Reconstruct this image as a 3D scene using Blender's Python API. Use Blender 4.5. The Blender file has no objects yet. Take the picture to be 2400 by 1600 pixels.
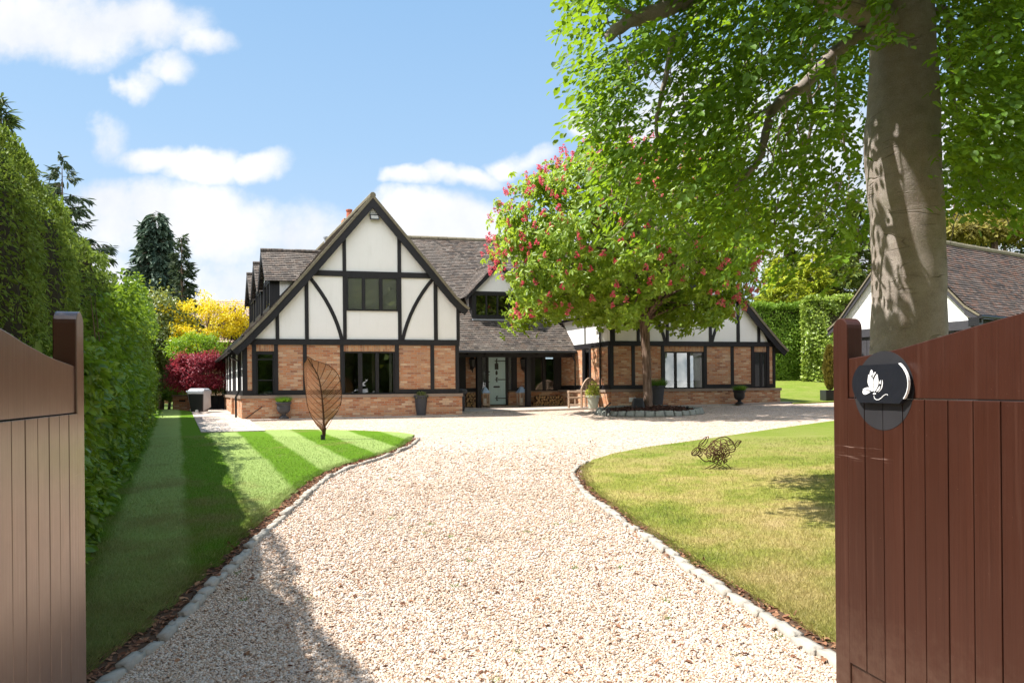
import bpy, bmesh, math, random
import numpy as np
from mathutils import Vector, Matrix
from mathutils.geometry import delaunay_2d_cdt
R = math.radians
random.seed(7); rng = np.random.default_rng(11)
scene = bpy.context.scene
COL = scene.collection

# ------------------------------------------------------------------ camera
FPX, CX, CY, ROLL = 1600.0, 1200.0, 910.0, 0.009     # focal length and horizon in photo pixels (2400 wide)
EYE = 1.5
cam_d = bpy.data.cameras.new('camera'); cam = bpy.data.objects.new('camera', cam_d); COL.objects.link(cam)
cam_d.lens = 24.0; cam_d.sensor_width = 36.0; cam_d.shift_y = (CY - 800) / 2400.0
cam_d.clip_start = 0.05; cam_d.clip_end = 2000
cam.matrix_world = Matrix.Translation((0, 0, EYE)) @ Matrix.Rotation(R(90), 4, 'X') @ Matrix.Rotation(-ROLL, 4, 'Z')
scene.camera = cam

# ------------------------------------------------------------------ light
SUN_EL = 57.5
sun_d = bpy.data.lights.new('sun', 'SUN'); sun = bpy.data.objects.new('sun', sun_d); COL.objects.link(sun)
sun_d.energy = 4.6; sun_d.angle = R(0.5); sun_d.color = (1.0, 0.96, 0.90)
sd = Vector((math.cos(R(SUN_EL)), 0.02, -math.sin(R(SUN_EL))))
sun.rotation_euler = sd.to_track_quat('-Z', 'Y').to_euler()
sun.location = (-30, 0, 40)
scene.view_settings.view_transform = 'Standard'; scene.view_settings.look = 'None'
scene.view_settings.exposure = 1.26; scene.view_settings.gamma = 1.0; scene.view_settings.use_curve_mapping = False

class NT:
    """small helper to write node trees"""
    def __init__(s, nt): s.nt = nt; nt.nodes.clear()
    def n(s, typ, ins=None, **props):
        nd = s.nt.nodes.new(typ)
        for k, v in props.items(): setattr(nd, k, v)
        for k, v in (ins or {}).items(): s.put(nd, k, v)
        return nd
    def put(s, nd, k, v):
        sock = nd.inputs[k]
        if isinstance(v, bpy.types.NodeSocket): s.nt.links.new(v, sock)
        elif isinstance(v, bpy.types.Node): s.nt.links.new(v.outputs[0], sock)
        else:
            if isinstance(v, (tuple, list)) and len(v) == 3 and sock.type == 'RGBA': v = (*v, 1)
            sock.default_value = v
    def m(s, op, a, b=0.0, c=0.0, clamp=False):
        nd = s.n('ShaderNodeMath', operation=op, use_clamp=clamp); s.put(nd, 0, a); s.put(nd, 1, b); s.put(nd, 2, c)
        return nd.outputs[0]
    def ramp(s, fac, stops, interp='LINEAR'):
        nd = s.n('ShaderNodeValToRGB', {'Fac': fac}); cr = nd.color_ramp; cr.interpolation = interp
        while len(cr.elements) < len(stops): cr.elements.new(0.5)
        for e, (p, c) in zip(cr.elements, stops):
            e.position = p; e.color = (*c, 1) if len(c) == 3 else c
        return nd.outputs[0]
    def mix(s, fac, a, b, blend='MIX'):
        nd = s.n('ShaderNodeMix', data_type='RGBA', blend_type=blend)
        s.put(nd, 0, fac)
        for i, v in ((6, a), (7, b)):
            if isinstance(v, (tuple, list)) and len(v) == 3: v = (*v, 1)
            s.put(nd, i, v)
        return nd.outputs[2]
    def noise(s, vec, scale, detail=3.0, rough=0.55, out=0):
        nd = s.n('ShaderNodeTexNoise', {'Scale': scale, 'Detail': detail, 'Roughness': rough})
        if vec is not None: s.put(nd, 'Vector', vec)
        return nd.outputs[out]

# ------------------------------------------------------------------ sky
world = bpy.data.worlds.new('World'); scene.world = world; world.use_nodes = True
W = NT(world.node_tree)
sky = W.n('ShaderNodeTexSky', sky_type='NISHITA', sun_disc=False, sun_elevation=R(SUN_EL), sun_rotation=R(-90),
          altitude=50, air_density=1.0, dust_density=1.2, ozone_density=1.6)
tc = W.n('ShaderNodeTexCoord'); sp = W.n('ShaderNodeSeparateXYZ', {'Vector': tc.outputs['Generated']})
ay = W.m('MAXIMUM', W.m('ABSOLUTE', sp.outputs['Y']), 0.08)
U = W.m('DIVIDE', sp.outputs['X'], ay); V = W.m('DIVIDE', sp.outputs['Z'], ay)
uvw = W.n('ShaderNodeCombineXYZ', {'X': U, 'Y': V, 'Z': sp.outputs['Y']}).outputs[0]
n1 = W.noise(uvw, 4.2, 8, 0.6); n2 = W.noise(uvw, 11.0, 6, 0.62)
wc = W.n('ShaderNodeSeparateColor', {'Color': W.noise(uvw, 5.5, 5, .55, out=1)})
Uo, Vo = U, V
U = W.m('ADD', U, W.m('MULTIPLY', W.m('SUBTRACT', wc.outputs[0], .5), .16)); V = W.m('ADD', V, W.m('MULTIPLY', W.m('SUBTRACT', wc.outputs[1], .5), .10))
CLOUDS = [(110, 40, 260, 85, 1.0), (330, 45, 190, 62, 1.0), (470, 85, 100, 42, 1.0), (390, 145, 60, 55, .9), (340, 185, 40, 40, .6),
          (490, 392, 100, 46, 1.0), (620, 388, 85, 34, 1.0), (365, 368, 70, 24, .55), (250, 320, 40, 40, .3),
          (1000, 402, 75, 22, .75), (1120, 392, 100, 24, .8), (1235, 362, 62, 26, .85),
          (1380, 305, 60, 32, 1.0), (1400, 270, 40, 14, .7),
          (1060, 515, 170, 75, 1.15), (950, 560, 200, 60, 1.0), (1150, 560, 160, 60, 1.0),
          (400, 520, 260, 85, 1.05), (620, 560, 260, 95, 1.05), (250, 480, 120, 50, .8), (520, 660, 420, 90, 1.15), (100, 620, 200, 120, .8),
          (1800, 350, 330, 190, .9), (2250, 420, 300, 230, 1.0), (1700, 620, 400, 120, 1.0)]
tot = None
for px, py, sx, sy, amp in CLOUDS:
    u0 = (px - CX) / FPX; v0 = (CY - py) / FPX
    du = W.m('DIVIDE', W.m('SUBTRACT', U, u0), sx / FPX * 1.25); dv = W.m('DIVIDE', W.m('SUBTRACT', V, v0), sy / FPX * 1.25)
    d2 = W.m('ADD', W.m('MULTIPLY', du, du), W.m('MULTIPLY', dv, dv))
    e = W.m('MULTIPLY', W.m('SUBTRACT', 1.0, d2), amp)
    tot = e if tot is None else W.m('MAXIMUM', tot, e)
back = W.n('ShaderNodeMapRange', {0: sp.outputs['Y'], 1: 0.15, 2: -0.25, 3: 0., 4: .95}).outputs[0]     # unseen cloud added behind the camera to brighten the house front
tot = W.m('MAXIMUM', W.m('MAXIMUM', tot, -0.7), W.m('SUBTRACT', back, .7))
dens = W.m('ADD', tot, W.m('ADD', W.m('MULTIPLY', W.m('SUBTRACT', n1, 0.5), 2.6), W.m('MULTIPLY', W.m('SUBTRACT', n2, 0.5), 1.3)))
mr = W.n('ShaderNodeMapRange', {0: dens, 1: -0.05, 2: 0.95, 3: 0.0, 4: 0.95}, interpolation_type='SMOOTHSTEP').outputs[0]
hz = W.n('ShaderNodeMapRange', {0: sp.outputs['Z'], 1: 0.0, 2: 0.42, 3: 0.75, 4: 0.0}, interpolation_type='SMOOTHSTEP').outputs[0]
blue = W.ramp(W.n('ShaderNodeMapRange', {0: sp.outputs['Z'], 1: 0., 2: 0.6}).outputs[0], [(0.0, (.53, .62, .70)), (0.25, (.39, .52, .68)), (0.55, (.285, .445, .645)), (1.0, (.185, .35, .58))])
blue = W.n('ShaderNodeVectorMath', {0: blue, 1: (7.95, 7.95, 7.95)}, operation='MULTIPLY').outputs[0]
skyd = W.n('ShaderNodeVectorMath', {0: sky.outputs[0], 1: (.5, .5, .5)}, operation='MULTIPLY').outputs[0]
bluesky = W.mix(0.82, skyd, blue)
clf = W.mix(W.n('ShaderNodeMapRange', {0: W.noise(uvw, 5.0, 6, .6), 1: .35, 2: .65}).outputs[0], (4.3, 4.45, 4.7), (5.35, 5.3, 5.25))
clcol = W.mix(back, clf, (27.0, 25.5, 23.8))  # added cloud made far brighter than the rest, to lift the facade
final = W.mix(mr, bluesky, clcol)
bg = W.n('ShaderNodeBackground', {'Color': final, 'Strength': 0.088})
W.nt.links.new(bg.outputs[0], W.n('ShaderNodeOutputWorld').inputs[0])

# ------------------------------------------------------------------ layout helpers
def unroll(px, py):
    dx, dy = px - CX, CY - py
    return (dx * math.cos(ROLL) + dy * math.sin(ROLL)) / FPX, (-dx * math.sin(ROLL) + dy * math.cos(ROLL)) / FPX
def at(px, py, Y):
    u, w = unroll(px, py); return Vector((u * Y, Y, EYE + w * Y))
def project(P):
    """world points (N,3) -> photo pixels"""
    P = np.asarray(P); Y = np.maximum(P[:, 1], 0.05)
    a = P[:, 0] / Y * FPX; b = (P[:, 2] - EYE) / Y * FPX
    return CX + a * math.cos(ROLL) - b * math.sin(ROLL), CY - (a * math.sin(ROLL) + b * math.cos(ROLL))
def sm(x, a, b):
    t = np.clip((x - a) / (b - a), 0, 1); return t * t * (3 - 2 * t)
def g(X, Y):
    X = np.asarray(X, float); Y = np.asarray(Y, float)
    z = 0.028 * np.clip(Y - 2.5, 0, 24.5) + 0.012 * np.clip(X, 0, 14)
    z = z + 0.1 * np.clip(Y - 28.0, 0, 14) * sm(X, 7.5, 11.5)
    return z
def gz(X, Y): return float(g(X, Y))
def ground_at(px, py):
    u, w = unroll(px, py); Y = 8.0
    lo, hi = 1.5, 80.0
    for _ in range(60):
        Y = (lo + hi) / 2
        if EYE + w * Y > gz(u * Y, Y): lo = Y
        else: hi = Y
    return Vector((u * Y, Y, gz(u * Y, Y)))

# ------------------------------------------------------------------ object helpers
def tag(o, label=None, cat=None, group=None, kind=None):
    if label: o['label'] = label
    if cat: o['category'] = cat
    if group: o['group'] = group
    if kind: o['kind'] = kind
    return o
def thing(name, label, cat, loc=(0, 0, 0), group=None):
    o = bpy.data.objects.new(name, None); o.empty_display_size = 0.3; COL.objects.link(o); o.location = loc
    return tag(o, label, cat, group)
def wloc(o):
    v = Vector((0, 0, 0))
    while o is not None: v = v + o.location; o = o.parent
    return v
def link_mesh(name, me, mats, parent=None):
    o = bpy.data.objects.new(name, me); COL.objects.link(o)
    for m in (mats if isinstance(mats, (list, tuple)) else [mats]): me.materials.append(m)
    if parent is not None: o.parent = parent
    return o
def copy_tree(o, parent=None):
    c = o.copy(); COL.objects.link(c)
    if parent is not None: c.parent = parent
    for ch in list(o.children): copy_tree(ch, c)
    return c

class MB:
    """mesh builder: collects shapes in a local frame T, builds ONE mesh object"""
    def __init__(s, T=None): s.v = []; s.f = []; s.uv = []; s.T = T or (lambda x, y, z: (x, y, z)); s.mi = []; s.cur = 0
    def poly(s, pts, uv=None):
        i = len(s.v)
        s.v += [tuple(s.T(*p)) for p in pts]; s.f.append(list(range(i, i + len(pts)))); s.mi.append(s.cur)
        if uv is None:
            a = Vector(pts[1]) - Vector(pts[0]); n = Vector((0, 0, 0))
            for k in range(1, len(pts) - 1): n += (Vector(pts[k]) - Vector(pts[0])).cross(Vector(pts[k + 1]) - Vector(pts[0]))
            ax = max(range(3), key=lambda k: abs(n[k]))
            uv = [(p[1], p[2]) if ax == 0 else (p[0], p[2]) if ax == 1 else (p[0], p[1]) for p in pts]
        s.uv.append(uv)
    def box(s, x0, x1, y0, y1, z0, z1):
        for q in (((x0,y0,z0),(x1,y0,z0),(x1,y0,z1),(x0,y0,z1)), ((x1,y1,z0),(x0,y1,z0),(x0,y1,z1),(x1,y1,z1)),
                  ((x0,y1,z0),(x0,y0,z0),(x0,y0,z1),(x0,y1,z1)), ((x1,y0,z0),(x1,y1,z0),(x1,y1,z1),(x1,y0,z1)),
                  ((x0,y0,z1),(x1,y0,z1),(x1,y1,z1),(x0,y1,z1)), ((x0,y1,z0),(x1,y1,z0),(x1,y0,z0),(x0,y0,z0))): s.poly(q)
    def prism(s, pts, y0, y1):
        """polygon in (x,z) extruded along y"""
        n = len(pts)
        s.poly([(p[0], y0, p[1]) for p in pts]); s.poly([(p[0], y1, p[1]) for p in reversed(pts)])
        for i in range(n):
            a, b = pts[i], pts[(i + 1) % n]
            s.poly([(b[0], y0, b[1]), (a[0], y0, a[1]), (a[0], y1, a[1]), (b[0], y1, b[1])])
    def ribbon(s, line, w, y0, y1):
        """polyline in (x,z) with in-plane width w, extruded along y"""
        L = []; Rr = []
        for i, p in enumerate(line):
            a = line[max(i - 1, 0)]; b = line[min(i + 1, len(line) - 1)]
            d = Vector((b[0] - a[0], b[1] - a[1])).normalized(); nx, nz = -d[1] * w / 2, d[0] * w / 2
            L.append((p[0] + nx, p[1] + nz)); Rr.append((p[0] - nx, p[1] - nz))
        for i in range(len(line) - 1): s.prism([L[i], L[i + 1], Rr[i + 1], Rr[i]], y0, y1)
    def tube(s, pts, r, n=6, cap=True, closed=False):
        P = [Vector(s.T(*p)) for p in pts]; m = len(P)
        rr = r if isinstance(r, (list, tuple)) else [r] * m
        rings = []; up = Vector((0.123, 0.31, 0.95))
        for i in range(m):
            a = P[(i - 1) % m] if (closed or i > 0) else P[0]; b = P[(i + 1) % m] if (closed or i < m - 1) else P[-1]
            d = (b - a)
            d = d.normalized() if d.length > 1e-9 else Vector((0, 0, 1))
            if abs(d.dot(up)) > 0.98: up = Vector((1, 0.2, 0.1))
            x = d.cross(up).normalized(); y = d.cross(x); up = -y if False else up
            i0 = len(s.v)
            for k in range(n):
                t = 2 * math.pi * k / n
                s.v.append(tuple(P[i] + (x * math.cos(t) + y * math.sin(t)) * rr[i]))
            rings.append(i0)
        L = 0.0
        for i in range(m if closed else m - 1):
            j = (i + 1) % m; seg = (P[j] - P[i]).length
            for k in range(n):
                k2 = (k + 1) % n
                s.f.append([rings[i] + k, rings[i] + k2, rings[j] + k2, rings[j] + k]); s.mi.append(s.cur)
                c = 2 * math.pi * rr[i]
                s.uv.append([(c * k / n, L), (c * (k + 1) / n, L), (c * (k + 1) / n, L + seg), (c * k / n, L + seg)])
            L += seg
        if cap and not closed:
            for i0 in (rings[0], rings[-1]):
                s.f.append([i0 + k for k in range(n)]); s.mi.append(s.cur); s.uv.append([(0, 0)] * n)
    def lathe(s, prof, n=20, c=(0, 0, 0)):
        i0 = len(s.v)
        for r, z in prof:
            for k in range(n):
                t = 2 * math.pi * k / n; s.v.append(tuple(s.T(c[0] + r * math.cos(t), c[1] + r * math.sin(t), c[2] + z)))
        for i in range(len(prof) - 1):
            for k in range(n):
                k2 = (k + 1) % n
                s.f.append([i0 + i * n + k, i0 + i * n + k2, i0 + (i + 1) * n + k2, i0 + (i + 1) * n + k]); s.mi.append(s.cur)
                s.uv.append([(k / n, prof[i][1]), ((k + 1) / n, prof[i][1]), ((k + 1) / n, prof[i + 1][1]), (k / n, prof[i + 1][1])])
        for i, rev in ((0, 1), (len(prof) - 1, 0)):
            if prof[i][0] > 1e-4:
                s.f.append([i0 + i * n + k for k in range(n)]); s.mi.append(s.cur); s.uv.append([(0, 0)] * n)
    def build(s, name, mat, parent=None, smooth=False, bevel=0.0):
        off = wloc(parent) if parent is not None else Vector((0, 0, 0))
        me = bpy.data.meshes.new(name)
        me.from_pydata([(x - off.x, y - off.y, z - off.z) for x, y, z in s.v], [], s.f)
        uvl = me.uv_layers.new(name='UVMap')
        flat = [c for poly in s.uv for p in poly for c in p]
        uvl.data.foreach_set('uv', flat)
        me.polygons.foreach_set('material_index', s.mi)
        bm = bmesh.new(); bm.from_mesh(me)
        bmesh.ops.remove_doubles(bm, verts=bm.verts, dist=1e-5)
        bmesh.ops.recalc_face_normals(bm, faces=bm.faces)
        bm.to_mesh(me); bm.free()
        if smooth:
            me.polygons.foreach_set('use_smooth', [True] * len(me.polygons))
        o = link_mesh(name, me, mat, parent)
        if bevel > 0:
            b = o.modifiers.new('bevel', 'BEVEL'); b.width = bevel; b.segments = 2; b.limit_method = 'ANGLE'; b.angle_limit = R(40)
        return o

def np_mesh(name, V, F, mat, parent=None, smooth=False):
    """V (N,3) array, F (M,k) int array"""
    off = wloc(parent) if parent is not None else Vector((0, 0, 0))
    V = np.asarray(V, np.float64) - np.array(off); F = np.asarray(F, np.int32); k = F.shape[1]
    me = bpy.data.meshes.new(name)
    me.vertices.add(len(V)); me.vertices.foreach_set('co', V.astype(np.float32).ravel())
    me.loops.add(F.size); me.loops.foreach_set('vertex_index', F.ravel())
    me.polygons.add(len(F)); me.polygons.foreach_set('loop_start', np.arange(0, F.size, k, dtype=np.int32))
    if smooth: me.polygons.foreach_set('use_smooth', np.ones(len(F), bool))
    me.update(calc_edges=True); me.validate()
    return link_mesh(name, me, mat, parent)

def nrm(a): return a / np.maximum(np.linalg.norm(a, axis=1, keepdims=True), 1e-9)
def leaf_geo(P, D, N, L, Wd, fold=0.15, droop=0.15):
    """folded leaf: two quads on a midrib"""
    P = np.asarray(P); D = nrm(np.asarray(D)); N = np.asarray(N); N = nrm(N - D * np.sum(N * D, 1, keepdims=True)); S = np.cross(D, N)
    L = np.broadcast_to(np.asarray(L, float), (len(P),))[:, None]; Wd = np.broadcast_to(np.asarray(Wd, float), (len(P),))[:, None]
    b = P; t = P + D * L - N * L * droop
    l1 = P + D * L * .3 + S * Wd * .46 + N * Wd * fold; l2 = P + D * L * .7 + S * Wd * .42 + N * (Wd * fold - L * droop * .5)
    r1 = P + D * L * .3 - S * Wd * .46 + N * Wd * fold; r2 = P + D * L * .7 - S * Wd * .42 + N * (Wd * fold - L * droop * .5)
    n = len(P); V = np.stack([b, l1, l2, t, r2, r1], 1).reshape(-1, 3)
    i = (np.arange(n) * 6)[:, None]
    F = np.stack([i + np.array([[0, 1, 2, 3]]), i + np.array([[0, 3, 4, 5]])], 1).reshape(-1, 4)
    return V, F
def blade_geo(P, D, L, Wd):
    """single triangle blades, bent outwards"""
    P = np.asarray(P); D = nrm(np.asarray(D)); n = len(P)
    side = nrm(np.cross(D, rng.normal(size=(n, 3))))
    L = np.broadcast_to(np.asarray(L, float), (n,))[:, None]; Wd = np.broadcast_to(np.asarray(Wd, float), (n,))[:, None]
    V = np.stack([P - side * Wd / 2, P + side * Wd / 2, P + D * L], 1).reshape(-1, 3)
    F = np.arange(3 * n).reshape(n, 3); return V, F
def rand_unit(n): return nrm(rng.normal(size=(n, 3)))
def in_poly(px, py, poly):
    inside = np.zeros(len(px), bool); n = len(poly)
    for i in range(n):
        x1, y1 = poly[i]; x2, y2 = poly[(i + 1) % n]
        c = ((y1 > py) != (y2 > py)) & (px < (x2 - x1) * (py - y1) / ((y2 - y1) if y2 != y1 else 1e-9) + x1)
        inside ^= c
    return inside
# ------------------------------------------------------------------ materials
def mat_base(name):
    m = bpy.data.materials.new(name); m.use_nodes = True; t = NT(m.node_tree)
    return m, t
def finish(t, bs): t.nt.links.new(bs.outputs[0], t.n('ShaderNodeOutputMaterial').inputs['Surface'])
def bump(t, h, strength=0.3, dist=0.01):
    return t.n('ShaderNodeBump', {'Height': h, 'Strength': strength, 'Distance': dist}).outputs[0]
def M_plain(name, col, rough=0.6, spec=0.4, var=0.15, scale=6.0, metal=0.0, bmp=0.0, bscale=40.0, stretch=None):
    m, t = mat_base(name); tc = t.n('ShaderNodeTexCoord'); vec = tc.outputs['Object']
    if stretch: vec = t.n('ShaderNodeMapping', {'Vector': vec, 'Scale': stretch}).outputs[0]
    nz = t.noise(vec, scale, 5)
    c = t.mix(nz, tuple(x * (1 - var) for x in col), tuple(min(1, x * (1 + var)) for x in col))
    ins = {'Base Color': c, 'Roughness': rough, 'Specular IOR Level': spec, 'Metallic': metal}
    if bmp: ins['Normal'] = bump(t, t.noise(vec, bscale, 4), bmp, 0.01)
    finish(t, t.n('ShaderNodeBsdfPrincipled', ins)); return m
def M_leaf(name, lo, mid, hi, trans=0.4, tcol=None, rough=0.45, spec=0.35, clump=0.8, bleach=None, dead=None):
    """leaves: colour differs from leaf to leaf and from bough to bough, light passes through"""
    m, t = mat_base(name)
    rnd = t.n('ShaderNodeNewGeometry').outputs['Random Per Island']
    tc = t.n('ShaderNodeTexCoord'); nz = t.noise(tc.outputs['Object'], clump, 2)
    f = t.m('ADD', t.m('MULTIPLY', rnd, 0.55), t.m('MULTIPLY', nz, 0.5), clamp=True)
    st = [(0.12, lo), (0.5, mid), (0.9, hi)]
    c = t.ramp(f, st)
    if dead: c = t.mix(t.n('ShaderNodeMapRange', {0: t.noise(tc.outputs['Object'], .9, 5, .7), 1: .54, 2: .66, 3: 0., 4: .6}).outputs[0], c, dead)
    tcol = tcol or tuple(min(1, x * k) for x, k in zip(hi, (2.0, 1.7, 0.7)))
    c2 = t.mix(0.6, c, tcol)
    bs = t.n('ShaderNodeBsdfPrincipled', {'Base Color': c, 'Roughness': rough, 'Specular IOR Level': spec})
    tr = t.n('ShaderNodeBsdfTranslucent', {'Color': c2})
    mx = t.n('ShaderNodeMixShader', {0: trans}); t.nt.links.new(bs.outputs[0], mx.inputs[1]); t.nt.links.new(tr.outputs[0], mx.inputs[2])
    finish(t, mx); return m

def M_brick(name, soldier=False):
    m, t = mat_base(name); uv = t.n('ShaderNodeUVMap').outputs[0]
    if soldier: uv = t.n('ShaderNodeMapping', {'Vector': uv, 'Rotation': (0, 0, R(90))}).outputs[0]
    wob = t.mix(0.006, uv, t.noise(uv, 3.0, 3, 0.6, out=1))
    b = t.n('ShaderNodeTexBrick', {'Vector': wob, 'Color1': (0, 0, 0, 1), 'Color2': (1, 1, 1, 1), 'Mortar': (0.5, 0.5, 0.5, 1), 'Scale': 1.0,
            'Mortar Size': 0.0075, 'Mortar Smooth': 0.25, 'Bias': 0.0, 'Brick Width': 0.228, 'Row Height': 0.074}, offset=0.5)
    st = [(0.0, (0.26, 0.08, 0.035)), (0.16, (0.46, 0.14, 0.045)), (0.34, (0.54, 0.21, 0.08)), (0.55, (0.46, 0.215, 0.105)), (0.74, (0.56, 0.29, 0.14)), (0.88, (0.68, 0.47, 0.30)), (1.0, (0.36, 0.15, 0.095))]
    if soldier: st = [(0.0, (0.30, 0.10, 0.04)), (0.4, (0.48, 0.22, 0.09)), (0.8, (0.55, 0.32, 0.15)), (1.0, (0.28, 0.12, 0.06))]
    c = t.ramp(b.outputs['Color'], st)
    c = t.mix(0.28, c, t.ramp(t.noise(uv, 26.0, 5, .65), [(0.3, (0.16, 0.08, 0.05)), (0.7, (0.6, 0.44, 0.31))]))
    dirt = t.noise(uv, 0.9, 4, .6)
    c = t.mix(t.n('ShaderNodeMapRange', {0: dirt, 1: .52, 2: .75, 3: 0., 4: .25}).outputs[0], c, (0.5, 0.42, 0.33))
    c = t.mix(b.outputs['Fac'], c, t.mix(t.noise(uv, 12.0, 3), (0.30, 0.235, 0.17), (0.46, 0.38, 0.29)))
    h = t.m('ADD', t.m('MULTIPLY', b.outputs['Fac'], -1.0), t.m('MULTIPLY', t.noise(uv, 60.0, 4), 0.35))
    finish(t, t.n('ShaderNodeBsdfPrincipled', {'Base Color': c, 'Roughness': 0.88, 'Specular IOR Level': 0.2, 'Normal': bump(t, h, 0.7, 0.008)})); return m

def M_tile(name, dark, light, rowh=0.105, lichen=0.3, hue=(0.12, 0.07, 0.05)):
    m, t = mat_base(name); uv = t.n('ShaderNodeUVMap').outputs[0]
    b = t.n('ShaderNodeTexBrick', {'Vector': uv, 'Color1': (0, 0, 0, 1), 'Color2': (1, 1, 1, 1), 'Mortar': (0, 0, 0, 1), 'Scale': 1.0,
            'Mortar Size': 0.004, 'Mortar Smooth': 0.1, 'Brick Width': 0.165, 'Row Height': rowh}, offset=0.5)
    c = t.ramp(b.outputs['Color'], [(0.0, dark), (0.45, tuple((a + b2) / 2 for a, b2 in zip(dark, light))), (0.75, hue), (1.0, light)])
    big = t.noise(uv, 0.5, 5, .65)
    c = t.mix(t.n('ShaderNodeMapRange', {0: big, 1: .42, 2: .7, 3: 0., 4: .5}).outputs[0], c, light)
    sp_ = t.noise(uv, 14.0, 3, .5)
    c = t.mix(t.n('ShaderNodeMapRange', {0: sp_, 1: .64, 2: .72, 3: 0., 4: lichen * 1.6}).outputs[0], c, (0.42, 0.40, 0.35))
    c = t.mix(b.outputs['Fac'], c, tuple(x * .35 for x in dark))
    h = t.m('ADD', t.m('MULTIPLY', b.outputs['Fac'], -0.8), t.m('ADD', t.m('MULTIPLY', b.outputs['Color'], .5), t.m('MULTIPLY', t.noise(uv, 40.0, 4), 0.3)))
    finish(t, t.n('ShaderNodeBsdfPrincipled', {'Base Color': c, 'Roughness': 0.82, 'Specular IOR Level': 0.3, 'Normal': bump(t, h, 0.7, 0.012)})); return m

def M_gravel():
    m, t = mat_base('gravel'); tc = t.n('ShaderNodeTexCoord'); v = tc.outputs['Object']
    w = t.mix(0.02, v, t.noise(v, 30., 2, out=1))
    vo = t.n('ShaderNodeTexVoronoi', {'Vector': w, 'Scale': 52.0}); v2 = t.n('ShaderNodeTexVoronoi', {'Vector': w, 'Scale': 24.0})
    sep = t.n('ShaderNodeSeparateColor', {'Color': vo.outputs['Color']})
    c = t.ramp(sep.outputs[0], PEB)
    h = t.m('SUBTRACT', 1.0, t.m('MULTIPLY', vo.outputs['Distance'], 1.5))
    h = t.m('ADD', h, t.m('MULTIPLY', t.m('SUBTRACT', 1.0, v2.outputs['Distance']), 0.6))
    big = t.noise(v, 0.55, 5, .6)
    c = t.mix(t.n('ShaderNodeMapRange', {0: big, 1: .4, 2: .65, 3: 0., 4: .25}).outputs[0], c, (0.40, 0.28, 0.17))
    v3 = t.n('ShaderNodeTexVoronoi', {'Vector': w, 'Scale': 17.0}); s3 = t.n('ShaderNodeSeparateColor', {'Color': v3.outputs['Color']})
    c = t.mix(t.n('ShaderNodeMapRange', {0: s3.outputs[1], 1: .7, 2: .85, 3: 0., 4: .55}).outputs[0], c, (0.20, 0.13, 0.085))
    finish(t, t.n('ShaderNodeBsdfPrincipled', {'Base Color': c, 'Roughness': 0.75, 'Specular IOR Level': 0.3, 'Normal': bump(t, h, 1.0, 0.012)})); return m
PEB = [(0.0, (0.15, 0.105, 0.09)), (0.10, (0.40, 0.23, 0.135)), (0.26, (0.52, 0.35, 0.24)), (0.46, (0.58, 0.445, 0.35)), (0.66, (0.61, 0.515, 0.44)), (0.88, (0.68, 0.61, 0.555)), (1.0, (0.33, 0.285, 0.265))]
def M_pebble():
    m, t = mat_base('pebble'); rnd = t.n('ShaderNodeNewGeometry').outputs['Random Per Island']
    v = t.n('ShaderNodeTexCoord').outputs['Object']
    c = t.ramp(rnd, PEB); c = t.mix(t.n('ShaderNodeMapRange', {0: t.noise(v, .75, 5, .62), 1: .47, 2: .66, 3: 0., 4: .6}).outputs[0], c, t.ramp(rnd, [(0, (.10, .07, .055)), (.4, (.36, .235, .14)), (.75, (.50, .37, .25)), (1, (.6, .52, .42))])); c = t.mix(0.25, c, t.ramp(t.noise(v, 90., 3), [(0.3, (0.25, 0.16, 0.09)), (0.7, (0.7, 0.62, 0.5))]))
    finish(t, t.n('ShaderNodeBsdfPrincipled', {'Base Color': c, 'Roughness': 0.55, 'Specular IOR Level': 0.4})); return m

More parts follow.
